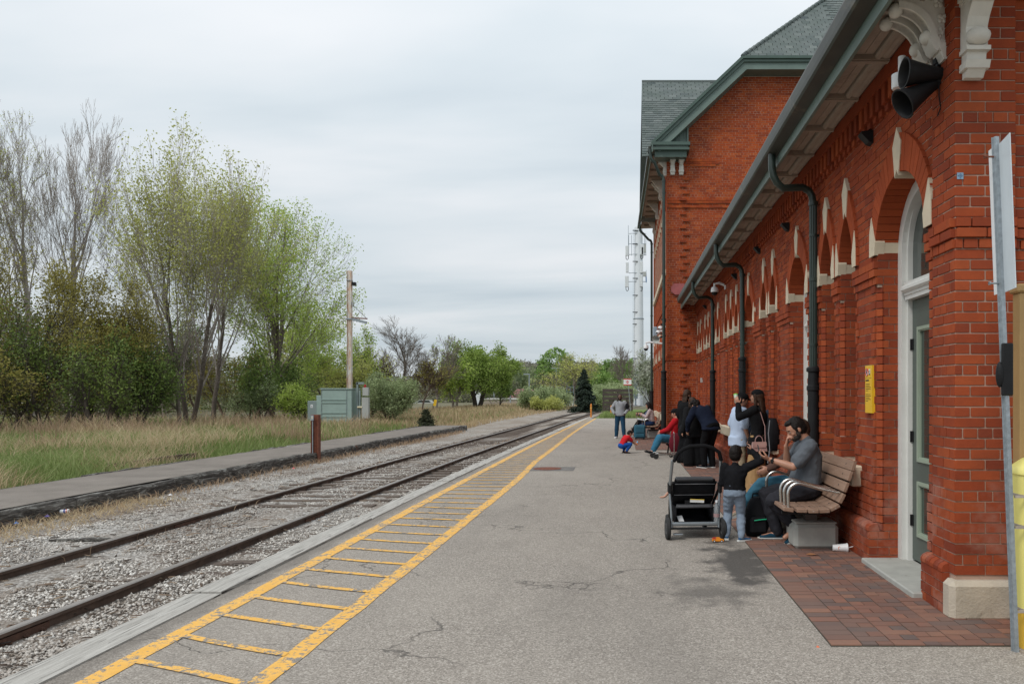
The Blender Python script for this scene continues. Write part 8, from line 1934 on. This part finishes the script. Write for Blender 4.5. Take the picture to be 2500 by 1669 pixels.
m1 = MB(); m1.tube([(.10,-.20,.10),(-.30,-.20,.14),(-.36,-.20,.12),(-.36,-.20,.06)], .014, 8); m1.tube([(.10,.20,.10),(-.30,.20,.14),(-.36,.20,.12),(-.36,.20,.06)], .014, 8); m1.tube([(-.30,-.20,.14),(-.30,.20,.14)], .012, 8); m1.build('base_frame', M_STEEL, trl)
for x, y, r_ in ((-.36,-.20,.065), (-.36,.20,.065), (.12,-.22,.05), (.12,.22,.05)): m1 = MB(); m1.lathe([(r_*.6,-.015),(r_,-.018),(r_,.018),(r_*.6,.015)], 16, (x,y,r_), (0,1,0)); m1.build('wheel', M_RUB, trl)
mb_ = pillow_bag('travel_bag', (1.30, 18.95, .16), .34, .28, .46, cloth('maroon_bag', (.11,.012,.020)), 'maroon travel bag strapped on the luggage cart', 'bag')
# ---- crouching child
ch, _ = human('crouching small child in red T-shirt and blue trousers playing with a bright toy', (.03, 20.45, 0), R_(-62), .98, SK_M, pelvis=(0,-.10,.20), chest=(0,.07,.44), neckdir=(0,.7,.8), gaze=(.1,.8,-.7), headup=(0,.6,.8), headk=1.30, hands={1: (.07,.33,.22), -1: (-.07,.33,.24)}, elb={1: (.5,-.4,-.6), -1: (-.5,-.4,-.6)},
    feet={1: (.10,.0,.055), -1: (-.10,.02,.055)}, knees={1: (.3,1,1.1), -1: (-.3,1,1.1)}, toes={1: (.15,1,0), -1: (-.15,1,0)}, top=cloth('red_tshirt', (.50,.018,.025)), sleeve=.38, bottom=cloth('royal_blue_trousers', (.015,.075,.30)), leglen=.92, shoes=cloth('brown_boot', (.055,.022,.02)), sole=M_BLACK, hairkind='short', vox=.010, build=1.1)
def toyf(m): m.ell((0,.37,.235), .035,.035,.03, 10, 8)
tyo = local_thing('toy', ch, toyf, mat('toy_bright_orange', (.9,.25,.05), .4, bump=0), 'small orange and blue toy in the crouching child\'s hands', 'toy', True)
m1 = MB(); m1.ell((0.01,.39,.285), .022,.022,.03, 8, 6); m1.build('toy_top', mat('toy_light_blue', (.2,.5,.8), .4, bump=0), tyo, smooth=True)
# ---- standing man far
stn, J9 = human('standing bald bearded man in grey sweater and blue jeans, hands in his pockets', (-.12, 27.4, 0), R_(172), 1.62, SK_D, pelvis=(0,0,.86), hands={1: (.20,.10,.90), -1: (-.20,.10,.90)}, elb={1: (1,-.5,0), -1: (-1,-.5,0)}, feet={1: (.14,.0,.08), -1: (-.16,.08,.08)}, gaze=(-.1,1,-.12),
    top=cloth('grey_sweater', (.29,.30,.32)), bottom=cloth('dark_jeans', (.018,.055,.10)), shoes=cloth('white_trainer', (.70,.70,.72)), hairkind='buzz', hair=mat('stubble', (.02,.014,.012), .8, bump=0), beard=HAIR, build=1.02, vox=.012, loose=1.5, jacket_len=.04, belly=.03)
o_ = pillow_bag('crossbody_bag', P(1531, 999, 27.0), .16, .08, .22, M_FAB, 'small black crossbody bag on the chest of the standing man', 'bag'); m1 = MB(); m1.tube([(0,0,.2), (.0,.02,.42)], .012, 6); m1.tube([(-.30,.05,.42),(-.33,.02,.2)], .010, 6); m1.build('strap', M_FAB, o_)
# ---- three on the far bench
far = [((1.02, 27.35, 0), 'nearest of three seated on the far bench, long dark hair and pale pink sleeves', 1.62, cloth('pale_pink_top', (.42,.33,.33)), cloth('navy_trousers', (.015,.03,.08)), 'long', None, SK_L, cloth('white_trainer2', (.5,.5,.5))),
       ((1.00, 28.0, 0), 'middle one of three seated on the far bench, dark hair tied up', 1.64, cloth('grey_blue_top', (.12,.15,.2)), C_BLT, 'short', None, SK_M, C_BLK),
       ((.98, 28.6, 0), 'farthest of three seated on the far bench, wearing a black cap', 1.64, C_JK, C_BLT, 'short', capm, SK_M, C_BLK)]
for i, (lc, lab, H_, tp_, bt_, hk_, cp_, sk_, shm) in enumerate(far):
    human(lab, lc, R_(84), H_, sk_, pelvis=(0,0,.56), chest=(0,.06-.03*i,1.0), gaze=(0,1,-.35), hands={1: (.02,.34+.04*i,.80), -1: (-.06,.34+.04*i,.86)}, elb={1: (.6,-.3,-.8), -1: (-.6,-.3,-.8)}, feet={1: (.1,.46,.08), -1: (-.06,.62,.24) if i else (-.10,.36,.08)}, knees={1: (.1,1,1), -1: (-.1,1,1)}, toes={1: (.1,1,0), -1: (-.1,1,-.3) if i else (-.1,1,0)},
          top=tp_, bottom=bt_, shoes=shm, hairkind=hk_, cap=cp_, hair=HAIR, vox=.013, group=None)
m1 = MB(); m1.add([(-.13,-.1,0), (.13,-.1,.02), (.13,.1,.05), (-.13,.1,.03), (-.13,-.1,.01), (.13,-.1,.03), (.13,.1,.06), (-.13,.1,.04)], [(3,2,1,0),(4,5,6,7),(0,1,5,4),(1,2,6,5),(2,3,7,6),(3,0,4,7)]); o_ = m1.build('newspaper', mat('paper_white', (.62,.64,.68), .7), None); o_.location = (.62, 27.35, .66); o_.rotation_euler = (0,.3,0); tag(o_, 'open white paper on the lap of the nearest one on the far bench', 'paper')
